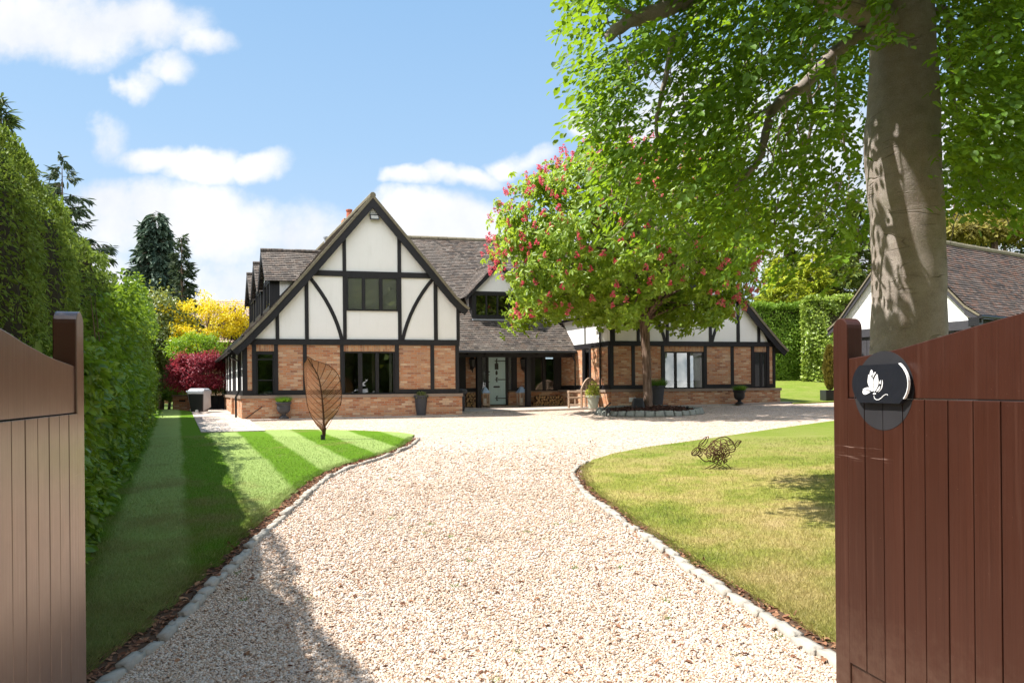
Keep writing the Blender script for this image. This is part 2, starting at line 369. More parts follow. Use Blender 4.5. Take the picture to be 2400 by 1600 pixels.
def M_lawn(name, stripes, blade=False):
    """mown lawn: stripes really are grass laid over one way or the other; dry straw patches"""
    m, t = mat_base(name); v = t.n('ShaderNodeTexCoord').outputs['Object']
    sp = t.n('ShaderNodeSeparateXYZ', {'Vector': v})
    if stripes:
        wob = t.m('MULTIPLY', t.m('SUBTRACT', t.noise(v, 0.8, 3), .5), 0.22)
        s_ = t.m('ADD', t.m('ADD', sp.outputs[0], t.m('MULTIPLY', sp.outputs[1], 0.49)), wob)
        f = t.m('SINE', t.m('MULTIPLY', t.m('ADD', s_, 0.63), 2 * math.pi / 1.42))
        f = t.n('ShaderNodeMapRange', {0: f, 1: -.3, 2: .3, 3: 0., 4: 1.}, interpolation_type='SMOOTHSTEP').outputs[0]
        c = t.mix(f, (0.10, 0.205, 0.008), (0.28, 0.37, 0.11))
        dry = t.noise(v, 0.9, 5, .6); near = t.n('ShaderNodeMapRange', {0: sp.outputs[1], 1: 4.0, 2: 12.0, 3: .16, 4: -.06}).outputs[0]
        fac = t.n('ShaderNodeMapRange', {0: t.m('ADD', dry, near), 1: .52, 2: .72, 3: 0., 4: .8}).outputs[0]
        c = t.mix(fac, c, (0.21, 0.165, 0.06))
    else:
        c = t.ramp(t.noise(v, 1.1, 6, .65), [(0.28, (0.14, 0.19, 0.02)), (0.44, (0.28, 0.29, 0.055)), (0.56, (0.42, 0.34, 0.12)), (0.72, (0.48, 0.35, 0.18))])
        far = t.n('ShaderNodeMapRange', {0: sp.outputs[1], 1: 9.0, 2: 15.0, 3: 0., 4: .75}).outputs[0]
        c = t.mix(far, c, (0.13, 0.20, 0.022))
    c = t.mix(t.n('ShaderNodeMapRange', {0: t.noise(v, 38.0, 4, .7), 1: .35, 2: .7, 3: 0., 4: .55}).outputs[0], c, t.mix(0.5, c, (0.03, 0.055, 0.006)))
    if blade:
        rnd = t.n('ShaderNodeNewGeometry').outputs['Random Per Island']
        c = t.mix(t.m('MULTIPLY', rnd, 0.5), c, t.ramp(rnd, [(0, (0.06, 0.13, 0.01)), (.6, (0.18, 0.28, 0.03)), (1, (0.42, 0.36, 0.16))] if stripes else [(0, (0.15, 0.19, 0.025)), (.5, (0.32, 0.31, 0.08)), (1, (0.56, 0.45, 0.23))]))
        bs = t.n('ShaderNodeBsdfPrincipled', {'Base Color': c, 'Roughness': 0.5, 'Specular IOR Level': .3})
        tr = t.n('ShaderNodeBsdfTranslucent', {'Color': c}); mx = t.n('ShaderNodeMixShader', {0: .35})
        t.nt.links.new(bs.outputs[0], mx.inputs[1]); t.nt.links.new(tr.outputs[0], mx.inputs[2]); finish(t, mx); return m
    h = t.noise(v, 55.0, 5, .7)
    finish(t, t.n('ShaderNodeBsdfPrincipled', {'Base Color': c, 'Roughness': 0.9, 'Specular IOR Level': 0.1, 'Normal': bump(t, h, .9, 0.03)})); return m

def M_gate(name, scuff_sunlit):
    GC_ = ((0.036, 0.0112, 0.0060), (0.050, 0.0160, 0.0088)) if scuff_sunlit > .3 else ((0.044, 0.0155, 0.0095), (0.060, 0.0215, 0.0135))  # one gate paint in a sunlit and a shaded copy, tones set apart
    m, t = mat_base(name); v = t.n('ShaderNodeTexCoord').outputs['Object']
    vs = t.n('ShaderNodeMapping', {'Vector': v, 'Scale': (40, 40, 1.5)}).outputs[0]
    c = t.mix(t.noise(vs, 1.0, 5, .6), *GC_)
    c = t.mix(t.n('ShaderNodeMapRange', {0: t.noise(v, 1.7, 4), 1: .4, 2: .75, 3: 0, 4: .3}).outputs[0], c, (0.060, 0.021, 0.0125))
    isl = t.n('ShaderNodeNewGeometry').outputs['Random Per Island']
    c = t.mix(t.m('MULTIPLY', isl, .30), c, tuple(x * .62 for x in GC_[0]))                      # boards took the paint differently
    vg = t.n('ShaderNodeMapping', {'Vector': v, 'Scale': (70, 70, 1.1)}).outputs[0]
    c = t.mix(t.n('ShaderNodeMapRange', {0: t.noise(t.mix(.05, vg, t.noise(v, 3., 3, out=1)), 1.6, 4, .7), 1: .52, 2: .74, 3: 0, 4: .45}).outputs[0], c, tuple(x * .55 for x in GC_[0]))     # grain
    zz_ = t.n('ShaderNodeSeparateXYZ', {'Vector': v}).outputs[2]
    sp2 = t.m('MULTIPLY', t.n('ShaderNodeMapRange', {0: zz_, 1: .10, 2: .75, 3: 1., 4: 0.}).outputs[0], t.noise(v, 22., 5, .7))
    c = t.mix(t.n('ShaderNodeMapRange', {0: sp2, 1: .18, 2: .55, 3: 0, 4: .22}).outputs[0], c, (0.20, 0.135, 0.095))   # dusty splash
    vd = t.n('ShaderNodeMapping', {'Vector': v, 'Scale': (28, 28, .8)}).outputs[0]
    c = t.mix(t.n('ShaderNodeMapRange', {0: t.noise(vd, 1.4, 3, .5), 1: .60, 2: .72, 3: 0, 4: .12}).outputs[0], c, (0.13, 0.065, 0.045))   # pale run marks
    spk = t.noise(v, 75., 3, .6)
    c = t.mix(t.n('ShaderNodeMapRange', {0: spk, 1: .735, 2: .77, 3: 0, 4: scuff_sunlit * .6}).outputs[0], c, (0.30, 0.19, 0.15))
    vs2 = t.n('ShaderNodeMapping', {'Vector': v, 'Scale': (4, 4, 150), 'Rotation': (0.03, 0.0, 0)}).outputs[0]
    z = t.n('ShaderNodeSeparateXYZ', {'Vector': v}).outputs[2]
    band = t.m('MULTIPLY', t.n('ShaderNodeMapRange', {0: z, 1: 1.13, 2: 1.15, 3: 0., 4: 1.}).outputs[0], t.n('ShaderNodeMapRange', {0: z, 1: 1.19, 2: 1.21, 3: 1., 4: 0.}).outputs[0])
    band = t.m('MULTIPLY', band, t.n('ShaderNodeMapRange', {0: t.n('ShaderNodeSeparateXYZ', {'Vector': v}).outputs[1], 1: -.42, 2: -.3, 3: 0., 4: 1.}).outputs[0])
    c = t.mix(t.m('MULTIPLY', band, t.n('ShaderNodeMapRange', {0: t.noise(vs2, 1., 3, .6), 1: .6, 2: .66, 3: 0, 4: scuff_sunlit * .8}).outputs[0]), c, (0.4, 0.27, 0.22))
    finish(t, t.n('ShaderNodeBsdfPrincipled', {'Base Color': c, 'Roughness': t.n('ShaderNodeMapRange', {0: t.noise(v, 9., 4), 3: .30, 4: .48}).outputs[0], 'Specular IOR Level': 0.5 if scuff_sunlit < .3 else .28, 'Coat Weight': 1.0 if scuff_sunlit < .3 else .0, 'Coat IOR': 1.72 if scuff_sunlit < .3 else 1.5, 'Coat Roughness': .26, 'Coat Tint': (1, .76, .60, 1) if scuff_sunlit < .3 else (1, 1, 1, 1), 'Normal': bump(t, t.noise(vs, 1.2, 4), .25, .004)})); return m  # shaded copy's coat is tinted tan, putting the gravel's sheen into its colour

def M_bark(name, smooth_bark):
    m, t = mat_base(name); v = t.n('ShaderNodeTexCoord').outputs['Object']
    if smooth_bark:
        vs = t.n('ShaderNodeMapping', {'Vector': v, 'Scale': (2.2, 2.2, 2.8)}).outputs[0]
        c = t.ramp(t.noise(vs, 2.2, 7, .65), [(0.28, (0.19, 0.158, 0.135)), (0.5, (0.29, 0.245, 0.212)), (0.72, (0.37, 0.325, 0.29))])
        vv = t.n('ShaderNodeMapping', {'Vector': v, 'Scale': (7, 7, .7)}).outputs[0]
        c = t.mix(t.n('ShaderNodeMapRange', {0: t.noise(vv, 1.3, 4), 1: .5, 2: .75, 3: 0, 4: .45}).outputs[0], c, (0.29, 0.19, 0.145))
        c = t.mix(t.n('ShaderNodeMapRange', {0: t.noise(v, 1.6, 5, .7), 1: .56, 2: .68, 3: 0, 4: .6}).outputs[0], c, (0.20, 0.185, 0.13))
        spk = t.noise(v, 48., 3, .6)
        c = t.mix(t.n('ShaderNodeMapRange', {0: spk, 1: .66, 2: .74, 3: 0, 4: .4}).outputs[0], c, (0.11, 0.09, 0.075))
        c = t.mix(.35, c, t.ramp(t.noise(v, 85., 5, .75), [(.36, (.11, .09, .075)), (.64, (.42, .37, .33))]))
        sc = t.n('ShaderNodeMapping', {'Vector': v, 'Scale': (1.6, 1.6, 9.0)}).outputs[0]
        wv = t.m('ABSOLUTE', t.m('SUBTRACT', t.noise(t.mix(.12, sc, t.noise(v, 6., 3, out=1)), .55, 2.), .5))
        crease = t.m('MULTIPLY', t.n('ShaderNodeMapRange', {0: wv, 1: 0., 2: .012, 3: 1., 4: 0.}).outputs[0], t.n('ShaderNodeMapRange', {0: t.noise(v, 1.9, 3), 1: .5, 2: .62, 3: 0., 4: 1.}).outputs[0])
        c = t.mix(t.m('MULTIPLY', crease, .55), c, (0.09, 0.07, 0.055))
        h = t.m('ADD', t.m('ADD', t.m('MULTIPLY', t.noise(vs, 9., 6, .7), .5), t.m('MULTIPLY', t.noise(v, 70., 4, .7), .3)), t.m('MULTIPLY', crease, -.8))
        bp = bump(t, h, .8, .022)
    else:
        vs = t.n('ShaderNodeMapping', {'Vector': v, 'Scale': (9, 9, 1.2)}).outputs[0]
        f = t.noise(vs, 1.6, 6, .65)
        c = t.ramp(f, [(0.32, (0.05, 0.032, 0.022)), (0.5, (0.16, 0.105, 0.075)), (0.7, (0.27, 0.195, 0.15))]); bp = bump(t, f, 1.0, .05)
    finish(t, t.n('ShaderNodeBsdfPrincipled', {'Base Color': c, 'Roughness': 0.85, 'Specular IOR Level': 0.2, 'Normal': bp})); return m

def M_glass():
    m, t = mat_base('window_glass')
    v = t.n('ShaderNodeTexCoord').outputs['Object']
    fr = t.n('ShaderNodeFresnel', {'IOR': 2.15}); gl = t.n('ShaderNodeBsdfGlossy', {'Color': (1, 1, 1, 1), 'Roughness': 0.01, 'Normal': bump(t, t.noise(v, 1.3, 2), .04, .02)})
    tr = t.n('ShaderNodeBsdfTransparent', {'Color': (.72, .76, .74, 1)})
    mx = t.n('ShaderNodeMixShader', {0: fr}); t.nt.links.new(tr.outputs[0], mx.inputs[1]); t.nt.links.new(gl.outputs[0], mx.inputs[2]); finish(t, mx); return m
def M_paving():
    m, t = mat_base('paving_slab'); v = t.n('ShaderNodeUVMap').outputs[0]
    b = t.n('ShaderNodeTexBrick', {'Vector': v, 'Color1': (0, 0, 0, 1), 'Color2': (1, 1, 1, 1), 'Mortar': (0, 0, 0, 1), 'Scale': 1., 'Mortar Size': .009, 'Brick Width': .62, 'Row Height': .45}, offset=.37)
    c = t.ramp(b.outputs['Color'], [(0, (.33, .25, .21)), (.35, (.42, .36, .31)), (.7, (.50, .44, .38)), (1, (.40, .29, .25))])
    c = t.mix(.35, c, t.ramp(t.noise(v, 7., 5), [(.3, (.28, .23, .19)), (.7, (.58, .52, .46))]))
    c = t.mix(b.outputs['Fac'], c, (.2, .17, .13))
    finish(t, t.n('ShaderNodeBsdfPrincipled', {'Base Color': c, 'Roughness': .85, 'Specular IOR Level': .2, 'Normal': bump(t, t.m('MULTIPLY', b.outputs['Fac'], -1.), .5, .01)})); return m

def M_plaster():
    m, t = mat_base('white_plaster'); v = t.n('ShaderNodeTexCoord').outputs['Object']
    c = t.mix(t.noise(v, 1.4, 6, .6), (.80, .79, .765), (.86, .85, .835))
    vs = t.n('ShaderNodeMapping', {'Vector': v, 'Scale': (5, 5, .45)}).outputs[0]
    c = t.mix(t.n('ShaderNodeMapRange', {0: t.noise(vs, 1.5, 5, .65), 1: .56, 2: .8, 3: 0, 4: .20}).outputs[0], c, (.55, .52, .47))
    c = t.mix(t.n('ShaderNodeMapRange', {0: t.noise(v, 9., 6, .75), 1: .6, 2: .75, 3: 0, 4: .18}).outputs[0], c, (.55, .52, .47))
    finish(t, t.n('ShaderNodeBsdfPrincipled', {'Base Color': c, 'Roughness': .92, 'Specular IOR Level': .15, 'Normal': bump(t, t.m('ADD', t.noise(v, 42., 4), t.m('MULTIPLY', t.noise(v, 3., 3), 1.2)), .4, .012)})); return m
MT = dict(
    plaster=M_plaster(),
    timber=M_plain('black_stained_timber', (0.013, 0.012, 0.014), .55, .35, .5, 9., bmp=.35, bscale=30., stretch=(1, 1, .35)),
    brick=M_brick('brickwork'), soldier=M_brick('soldier_brickwork', True),
    tile=M_tile('clay_roof_tile', (0.048, 0.039, 0.035), (0.205, 0.175, 0.15), .108, .42, (0.115, 0.082, 0.064)),
    gtile=M_tile('garage_roof_tile', (0.05, 0.038, 0.036), (0.165, 0.13, 0.112), .108, .3, (0.15, 0.075, 0.05)),
    ntile=M_tile('pale_roof_tile', (0.36, 0.25, 0.18), (0.55, 0.42, 0.32), .22, .1, (0.46, 0.30, 0.21)),
    verge=M_plain('mossy_verge_mortar', (0.20, 0.175, 0.125), .95, .1, .45, 7., bmp=.8, bscale=25.),
    coping=M_plain('coping_tile', (0.26, 0.20, 0.155), .85, .2, .3, 5., bmp=.3),
    glass=M_glass(), gravel=M_gravel(), pebble=M_pebble(), paving=M_paving(),
    lawn_l=M_lawn('striped_lawn', True), lawn_r=M_lawn('dry_lawn', False), bl_l=M_lawn('striped_grass_blade', True, True), bl_r=M_lawn('dry_grass_blade', False, True),
    earth=M_plain('earth', (0.085, 0.052, 0.034), .95, .1, .5, 14., bmp=1., bscale=60.),
    meadow=M_plain('rough_grass', (0.085, 0.125, 0.025), .95, .1, .4, 2., bmp=.8, bscale=30.),
    sett=M_plain('granite_sett', (0.36, 0.325, 0.275), .85, .25, .38, 11., bmp=.7, bscale=28.),
    rock=M_plain('grey_edging_stone', (0.24, 0.25, 0.22), .85, .25, .35, 9., bmp=.6, bscale=25.),
    gate=M_gate('brown_gate_paint', .6), gate2=M_gate('shaded_brown_gate_paint', .12),
    beechbark=M_bark('beech_bark', True), bark=M_bark('ridged_bark', False),
    black=M_plain('black_metal', (0.014, 0.014, 0.016), .4, .5, .2),
    blackpl=M_plain('black_plastic', (0.02, 0.02, 0.023), .42, .5, .2),
    pot=M_plain('grey_pot', (0.055, 0.056, 0.062), .7, .3, .25, 8., bmp=.2),
    palepot=M_plain('pale_glazed_pot', (0.42, 0.44, 0.36), .55, .4, .18, 9., bmp=.25),
    door=M_plain('duck_egg_paint', (0.46, 0.62, 0.62), .45, .4, .06, 5.),
    white=M_plain('white_board', (0.8, 0.8, 0.78), .5, .4, .04),
    blind=M_plain('white_blind', (0.62, 0.62, 0.63), .8, .2, .03),
    teak=M_plain('weathered_teak', (0.40, 0.285, 0.205), .75, .25, .3, 12., bmp=.4, bscale=30.),
    palewood=M_plain('pale_lantern_wood', (0.46, 0.35, 0.26), .75, .25, .2, 12., bmp=.3),
    blue=M_plain('blue_grey_tin', (0.30, 0.42, 0.62), .35, .5, .12, 4.),
    rust=M_plain('rusted_wire', (0.075, 0.030, 0.015), .8, .3, .5, 30., metal=.3),
    copper=M_plain('coppery_rust_mesh', (0.46, 0.20, 0.095), .7, .3, .3, 6., metal=.1),
    cutlog=M_plain('cut_log_end', (0.42, 0.26, 0.13), .85, .2, .4, 24., bmp=.5, bscale=60.),
    mulch=M_plain('bark_mulch', (0.070, 0.032, 0.022), .95, .1, .5, 22., bmp=1.), chip=M_leaf('bark_chip', (0.035, 0.016, 0.012), (0.085, 0.04, 0.028), (0.19, 0.11, 0.085), 0.0, (0, 0, 0), .8, .2),
    oldwall=M_brick('old_brick'), room=M_plain('room_wall', (0.42, 0.38, 0.30), .9, .1, .05), dim=M_plain('dark_floor', (0.10, 0.08, 0.06), .7, .3, .1),
    cover=M_plain('grey_cover', (0.45, 0.47, 0.50), .55, .4, .15, 5., bmp=.3), lampglass=M_plain('smoky_lamp_glass', (0.10, 0.10, 0.09), .2, .5, .2), pane=M_plain('milky_glass', (0.5, 0.5, 0.47), .25, .5, .2),
    dial=M_plain('terracotta', (0.40, 0.12, 0.07), .8, .2, .2), slate=M_plain('black_plaque', (0.009, 0.010, 0.014), .42, .35, .25, 30., bmp=.1), discpaint=M_plain('faded_black_paint', (0.020, 0.019, 0.021), .55, .4, .35, 9.),
    bargew=M_plain('bargeboard_grey', (0.05, 0.048, 0.055), .5, .4, .2), lead=M_plain('lead_flashing', (0.30, 0.32, 0.36), .6, .4, .15),
    green_grass=M_leaf('potted_grass', (0.045, 0.12, 0.012), (0.085, 0.20, 0.02), (0.15, 0.27, 0.04), .35),
    teal=M_plain('teal_cushion', (0.01, 0.16, 0.16), .8, .2, .1),
)
LF = dict(
    beech=M_leaf('beech_leaf', (0.040, 0.095, 0.008), (0.078, 0.165, 0.012), (0.135, 0.25, 0.018), .46, (0.40, 0.58, 0.02), .5, .28, .7),
    chestnut=M_leaf('chestnut_leaf', (0.10, 0.185, 0.015), (0.195, 0.31, 0.025), (0.30, 0.41, 0.06), .5, (0.50, 0.62, 0.04), .42, .4, 1.1),
    bloom=M_leaf('chestnut_blossom', (0.58, 0.06, 0.11), (0.72, 0.12, 0.18), (0.85, 0.32, 0.34), .35, (0.8, 0.13, 0.2), .6, .2),
    cypress=M_leaf('conifer_hedge_leaf', (0.065, 0.095, 0.013), (0.13, 0.20, 0.026), (0.23, 0.31, 0.05), .32, (0.25, 0.34, 0.04), .6, .2, 1.3, dead=(0.10, 0.075, 0.028)),
    hornbeam=M_leaf('hedge_leaf', (0.06, 0.125, 0.012), (0.125, 0.225, 0.018), (0.24, 0.34, 0.04), .40, (0.34, 0.48, 0.03), .4, .45, .9),
    spruce=M_leaf('spruce_needle', (0.034, 0.054, 0.03), (0.066, 0.094, 0.052), (0.115, 0.145, 0.08), .18, (0.10, 0.14, 0.05), .6, .2, .8),
    cedar=M_leaf('cedar_needle', (0.035, 0.062, 0.024), (0.075, 0.12, 0.035), (0.16, 0.20, 0.05), .25, (0.2, 0.28, 0.05), .6, .2, .8),
    bluecon=M_leaf('blue_conifer_needle', (0.034, 0.060, 0.044), (0.068, 0.108, 0.074), (0.12, 0.165, 0.11), .18, (0.08, 0.13, 0.06), .6, .2, .8),
    gold=M_leaf('golden_leaf', (0.55, 0.40, 0.008), (0.76, 0.60, 0.012), (0.85, 0.72, 0.04), .35, (0.9, 0.68, 0.02), .5, .3, .7),
    olive=M_leaf('laurel_leaf', (0.05, 0.085, 0.025), (0.12, 0.17, 0.045), (0.27, 0.31, 0.10), .3, None, .35, .5, .8),
    lime=M_leaf('lime_leaf', (0.10, 0.22, 0.012), (0.19, 0.33, 0.02), (0.30, 0.42, 0.03), .4, (0.4, .6, .03), .5, .3),
    red=M_leaf('red_acer_leaf', (0.11, 0.010, 0.025), (0.25, 0.028, 0.05), (0.42, 0.09, 0.11), .35, (0.6, 0.07, 0.09), .5, .3, 1.0),
    purple=M_leaf('purple_leaf', (0.03, 0.012, 0.02), (0.06, 0.022, 0.035), (0.12, 0.05, 0.07), .25, (.2, .04, .08), .5, .3),
    privet=M_leaf('clipped_hedge_leaf', (0.08, 0.16, 0.012), (0.16, 0.28, 0.024), (0.28, 0.40, 0.05), .3, (0.3, 0.45, 0.04), .5, .3, 1.0),
    ivy=M_leaf('ivy_leaf', (0.10, 0.16, 0.018), (0.24, 0.34, 0.04), (0.46, 0.54, 0.14), .3, (0.4, .5, .06), .4, .5, 1.0),
    yconifer=M_leaf('yellow_conifer_leaf', (0.13, 0.185, 0.014), (0.29, 0.36, 0.025), (0.52, 0.54, 0.05), .3, (0.6, .6, .04), .6, .2, .6),
    dconifer=M_leaf('dark_conifer_leaf', (0.045, 0.07, 0.018), (0.095, 0.14, 0.03), (0.20, 0.24, 0.05), .2, None, .6, .2, .8),
    pine=M_leaf('pine_needle', (0.03, 0.05, 0.02), (0.055, 0.085, 0.03), (0.10, 0.13, 0.045), .15, None, .6, .2, .8),
    brownish=M_leaf('brown_cypress', (0.10, 0.085, 0.02), (0.17, 0.15, 0.03), (0.27, 0.24, 0.05), .2, None, .6, .2),
    varieg=M_leaf('variegated_leaf', (0.20, 0.26, 0.03), (0.40, 0.44, 0.06), (0.62, 0.6, 0.16), .3, (.6, .62, .1), .45, .4),
)
CORE = M_plain('hedge_inner_twigs', (0.035, 0.03, 0.018), .95, .1, .5, 8., bmp=1., bscale=14.)
# ------------------------------------------------------------------ the house: local frame a (along the front), b (back), z
O = at(568, 984, 22.0); OX, OY = O.x, O.y
UX, UY = math.cos(R(12.2)), math.sin(R(12.2)); VX, VY = -0.44, 0.898
def HT(a, b, z): return (OX + a * UX + b * VX, OY + a * UY + b * VY, z)
def FA(px, py, b):
    u, w = unroll(px, py)               # solve O + a u + b v = t (u,1)
    x0, y0 = OX + b * VX, OY + b * VY
    # x0 + a UX = t u ; y0 + a UY = t
    a = (y0 * u - x0) / (UX - UY * u); t = y0 + a * UY
    return a, EYE + t * w
Z1 = lambda x, y: (500 + x / 2.703, 440 + y / 2.703)
Z2 = lambda x, y: (1040 + x / 3.41, 540 + y / 3.41)
Z3 = lambda x, y: (1340 + x / 3.675, 640 + y / 3.675)
def ga(x, y=800, b=0.0): return FA(*Z1(x, y), b)[0]
def gzv(y, x=870, b=0.0): return FA(*Z1(x, y), b)[1]
BW = 1.3
def wa(x, y=800, b=BW): return FA(*Z3(x, y), b)[0]
def wzv(y, x=1050, b=BW): return FA(*Z3(x, y), b)[1]
BD = 5.0
def pa(x, y=1150, b=BD): return FA(*Z2(x, y), b)[0]
def pzv(y, x=600, b=BD): return FA(*Z2(x, y), b)[1]

house = thing('house', 'black and white timber framed house with brick ground floor and steep tiled gables', 'house', O)

def courses(mb, pl0, pl1, pu0, pu1, gauge=.108, seg=.5, sag=.006, thick=.026, uv0=(0, 0)):
    pl0, pl1, pu0, pu1 = map(Vector, (pl0, pl1, pu0, pu1))
    nn = (pl1 - pl0).cross(pu0 - pl0).normalized()
    if nn.z < 0: nn = -nn
    L = ((pu0 - pl0).length + (pu1 - pl1).length) / 2; n = max(1, round(L / gauge)); Wd = max((pl1 - pl0).length, (pu1 - pu0).length); m = max(1, math.ceil(Wd / seg))
    def P(i, j, h):
        t = i / n; s = j / m
        return (pl0.lerp(pl1, s)).lerp(pu0.lerp(pu1, s), t) + nn * h
    J = [[random.uniform(-sag, sag) for _ in range(m + 1)] for _ in range(n + 1)]
    wav = [random.uniform(-1, 1) * sag * 1.6 for _ in range(m + 1)]
    for i in range(n):
        for j in range(m):
            a = P(i, j, thick + J[i][j] + wav[j]); b = P(i, j + 1, thick + J[i][j + 1] + wav[j + 1]); c = P(i + 1, j + 1, .003 + wav[j + 1]); d = P(i + 1, j, .003 + wav[j])
            a0 = P(i, j, -.012); b0 = P(i, j + 1, -.012)
            x0, x1 = Wd * j / m + uv0[0], Wd * (j + 1) / m + uv0[0]; y0, y1 = (i + .02) * gauge + uv0[1], (i + .98) * gauge + uv0[1]
            mb.poly([a, b, c, d], [(x0, y0), (x1, y0), (x1, y1), (x0, y1)])
            mb.poly([a0, b0, b, a], [(x0, y0), (x1, y0), (x1, y0 + .01), (x0, y0 + .01)])
def ridge(mb, p0, p1, r=.10, unit=.42):
    p0, p1 = Vector(p0), Vector(p1); n = max(1, round((p1 - p0).length / unit))
    for i in range(n):
        a = p0.lerp(p1, i / n); b = p0.lerp(p1, (i + .97) / n); dz = random.uniform(-.006, .006)
        mb.tube([(a.x, a.y, a.z - .03 + dz), (b.x, b.y, b.z - .03 + dz)], [r, r * 1.05], 8)

def window(T, s0, s1, z0, z1, fr=.05, mull=(), parent=None, dfr=-.01, depth=.07, trans=(), name='window', top=None):
    """frame mesh with a glass child. mull = list of (s0,s1) mullions"""
    mb = MB(T)
    t = top or fr
    mb.box(s0, s0 + fr, dfr, dfr + depth, z0, z1); mb.box(s1 - fr, s1, dfr, dfr + depth, z0, z1)
    mb.box(s0 + fr, s1 - fr, dfr + .002, dfr + depth - .002, z0, z0 + fr); mb.box(s0 + fr, s1 - fr, dfr + .002, dfr + depth - .002, z1 - t, z1)
    for a, b in mull: mb.box(a, b, dfr + .004, dfr + depth - .004, z0 + fr, z1 - t)
    for a in trans: mb.box(s0 + fr, s1 - fr, dfr + .006, dfr + depth - .006, a, a + .035)
    w = mb.build(name, MT['timber'], parent)
    gb = MB(T); gd = dfr + depth * .55
    gb.poly([(s0 + fr * .5, gd, z0 + fr * .5), (s1 - fr * .5, gd, z0 + fr * .5), (s1 - fr * .5, gd, z1 - fr * .5), (s0 + fr * .5, gd, z1 - fr * .5)])
    gb.build('pane', MT['glass'], w); return w

# roof profile of the front gable, (a, z) on the verge plane
VB = -0.22
gprofL = [FA(*Z1(x, y), VB) for x, y in ((112, 1020), (180, 962), (350, 790), (590, 527), (1012, 45))]
gprofR = [FA(*Z1(x, y), VB) for x, y in ((1625, 764), (1590, 738), (1540, 688), (1400, 515), (1012, 45))]
APEX = gprofL[-1]
gprof = gprofL + gprofR[-2::-1]
def prof_z(prof, a):
    for (a0, z0), (a1, z1) in zip(prof, prof[1:]):
        if a0 <= a <= a1: return z0 + (z1 - z0) * (a - a0) / (a1 - a0)
    return prof[0][1] if a < prof[0][0] else prof[-1][1]
B_END = 11.3
def gable_roof(prof, b0, b1, apex_i, parent):
    mb = MB(HT)
    for i in range(len(prof) - 1):
        lo, hi = (prof[i], prof[i + 1]) if i < apex_i else (prof[i + 1], prof[i])
        off = sum(math.dist(prof[k], prof[k + 1]) for k in range(i))
        courses(mb, (lo[0], b0, lo[1]), (lo[0], b1, lo[1]), (hi[0], b0, hi[1]), (hi[0], b1, hi[1]), uv0=(0, round(off / .108) * .108))
    r = mb.build('roof', MT['tile'], parent)
    rb = MB(HT); ap = prof[apex_i]; ridge(rb, (ap[0], b0, ap[1] + .03), (ap[0], b1, ap[1] + .03)); rb.build('ridge_tile', MT['verge'], r)
    # verge mortar and bargeboards
    vb = MB(HT); bb = MB(HT)
    def off(line, d):
        out = []
        for i, p in enumerate(line):
            q0 = line[max(0, i - 1)]; q1 = line[min(len(line) - 1, i + 1)]
            dx, dz = q1[0] - q0[0], q1[1] - q0[1]; l = math.hypot(dx, dz); nx, nz = dz / l, -dx / l
            if nz > 0: nx, nz = -nx, -nz
            out.append((p[0] + nx * d, p[1] + nz * d))
        return out
    for line in (prof[:apex_i + 1], prof[apex_i:]):
        def cl(l):   # meet exactly under the apex
            k = -1 if line is prof[:apex_i + 1] or line[-1] == ap else 0
            l = list(l); p, q = (l[-1], l[-2]) if line[-1] == ap else (l[0], l[1])
            if abs(p[0] - q[0]) > 1e-6:
                tz = p[1] + (q[1] - p[1]) * (ap[0] - p[0]) / (q[0] - p[0])
                if line[-1] == ap: l[-1] = (ap[0], tz)
                else: l[0] = (ap[0], tz)
            return l
        o0, o1, o2 = cl(off(line, -.02)), cl(off(line, .062)), cl(off(line, .27))
        for i in range(len(line) - 1):
            vb.prism([o0[i], o0[i + 1], o1[i + 1], o1[i]], b0 - .006, b0 + .2)
            bb.prism([o1[i], o1[i + 1], o2[i + 1], o2[i]], b0 + .02, b0 + .07)
            # soffit
            bb.prism([o1[i], o1[i + 1], (o1[i + 1][0], o1[i + 1][1] - .03), (o1[i][0], o1[i][1] - .03)], b0 + .07, b1 - .1)
    vb.build('verge', MT['verge'], r); bb.build('bargeboard', MT['timber'], r)
    return r
gable_roof(gprof, VB, B_END, len(gprofL) - 1, house)

# ---- front gable wall
zc1, zc0 = gzv(1308), gzv(1328)
zbb, zbt = gzv(996), gzv(960)
AL, AR = ga(185, 1150), ga(1555, 1150)
zub0, zub1 = gzv(566, 1000), gzv(532, 1000)
Zg = gz(-6, 22) - .15
front = MB(HT)
poly = [(AL + .25, zbb + .03), (AR, zbb + .03)]
for a, z in reversed(gprof):
    if a < AR: poly.append((a, z - .13))
poly = [p for p in poly if p[1] >= zbb + .02]
poly.insert(2, (AR, prof_z(gprof, AR) - .13))
front.prism(poly, .0, .12); front.build('plaster_gable', MT['plaster'], house)
tm = MB(HT); kk = [0]
def post(x0, x1, z0, z1, d=-.035):
    kk[0] += 1; tm.box(x0, x1, d - .0009 * (kk[0] % 9), .13, z0, z1)
def topz(a): return prof_z(gprof, a) - .16
post(ga(225, 980), AR + .015, zbb, zbt, -.055)                        # lower beam
post(ga(600, 545), ga(1400, 545), zub0, zub1, -.05)                   # upper beam
for x0, x1, lo, hi in ((820, 842, zbt, 1), (1168, 1190, zbt, 1), (578, 602, zbt, 1), (392, 415, zbt, 1), (1395, 1418, zbt, 1), (1538, 1557, zbt, 1)):
    a0, a1 = ga(x0, 700), ga(x1, 700); post(a0, a1, lo, min(topz(a0), topz(a1)))
def brace(pts, w=.115):
    kk[0] += 1
    ln = [FA(*Z1(x, y), 0) for x, y in pts]; tm.ribbon(ln, w, -.024 - .001 * kk[0] % 7 * 0, .1)
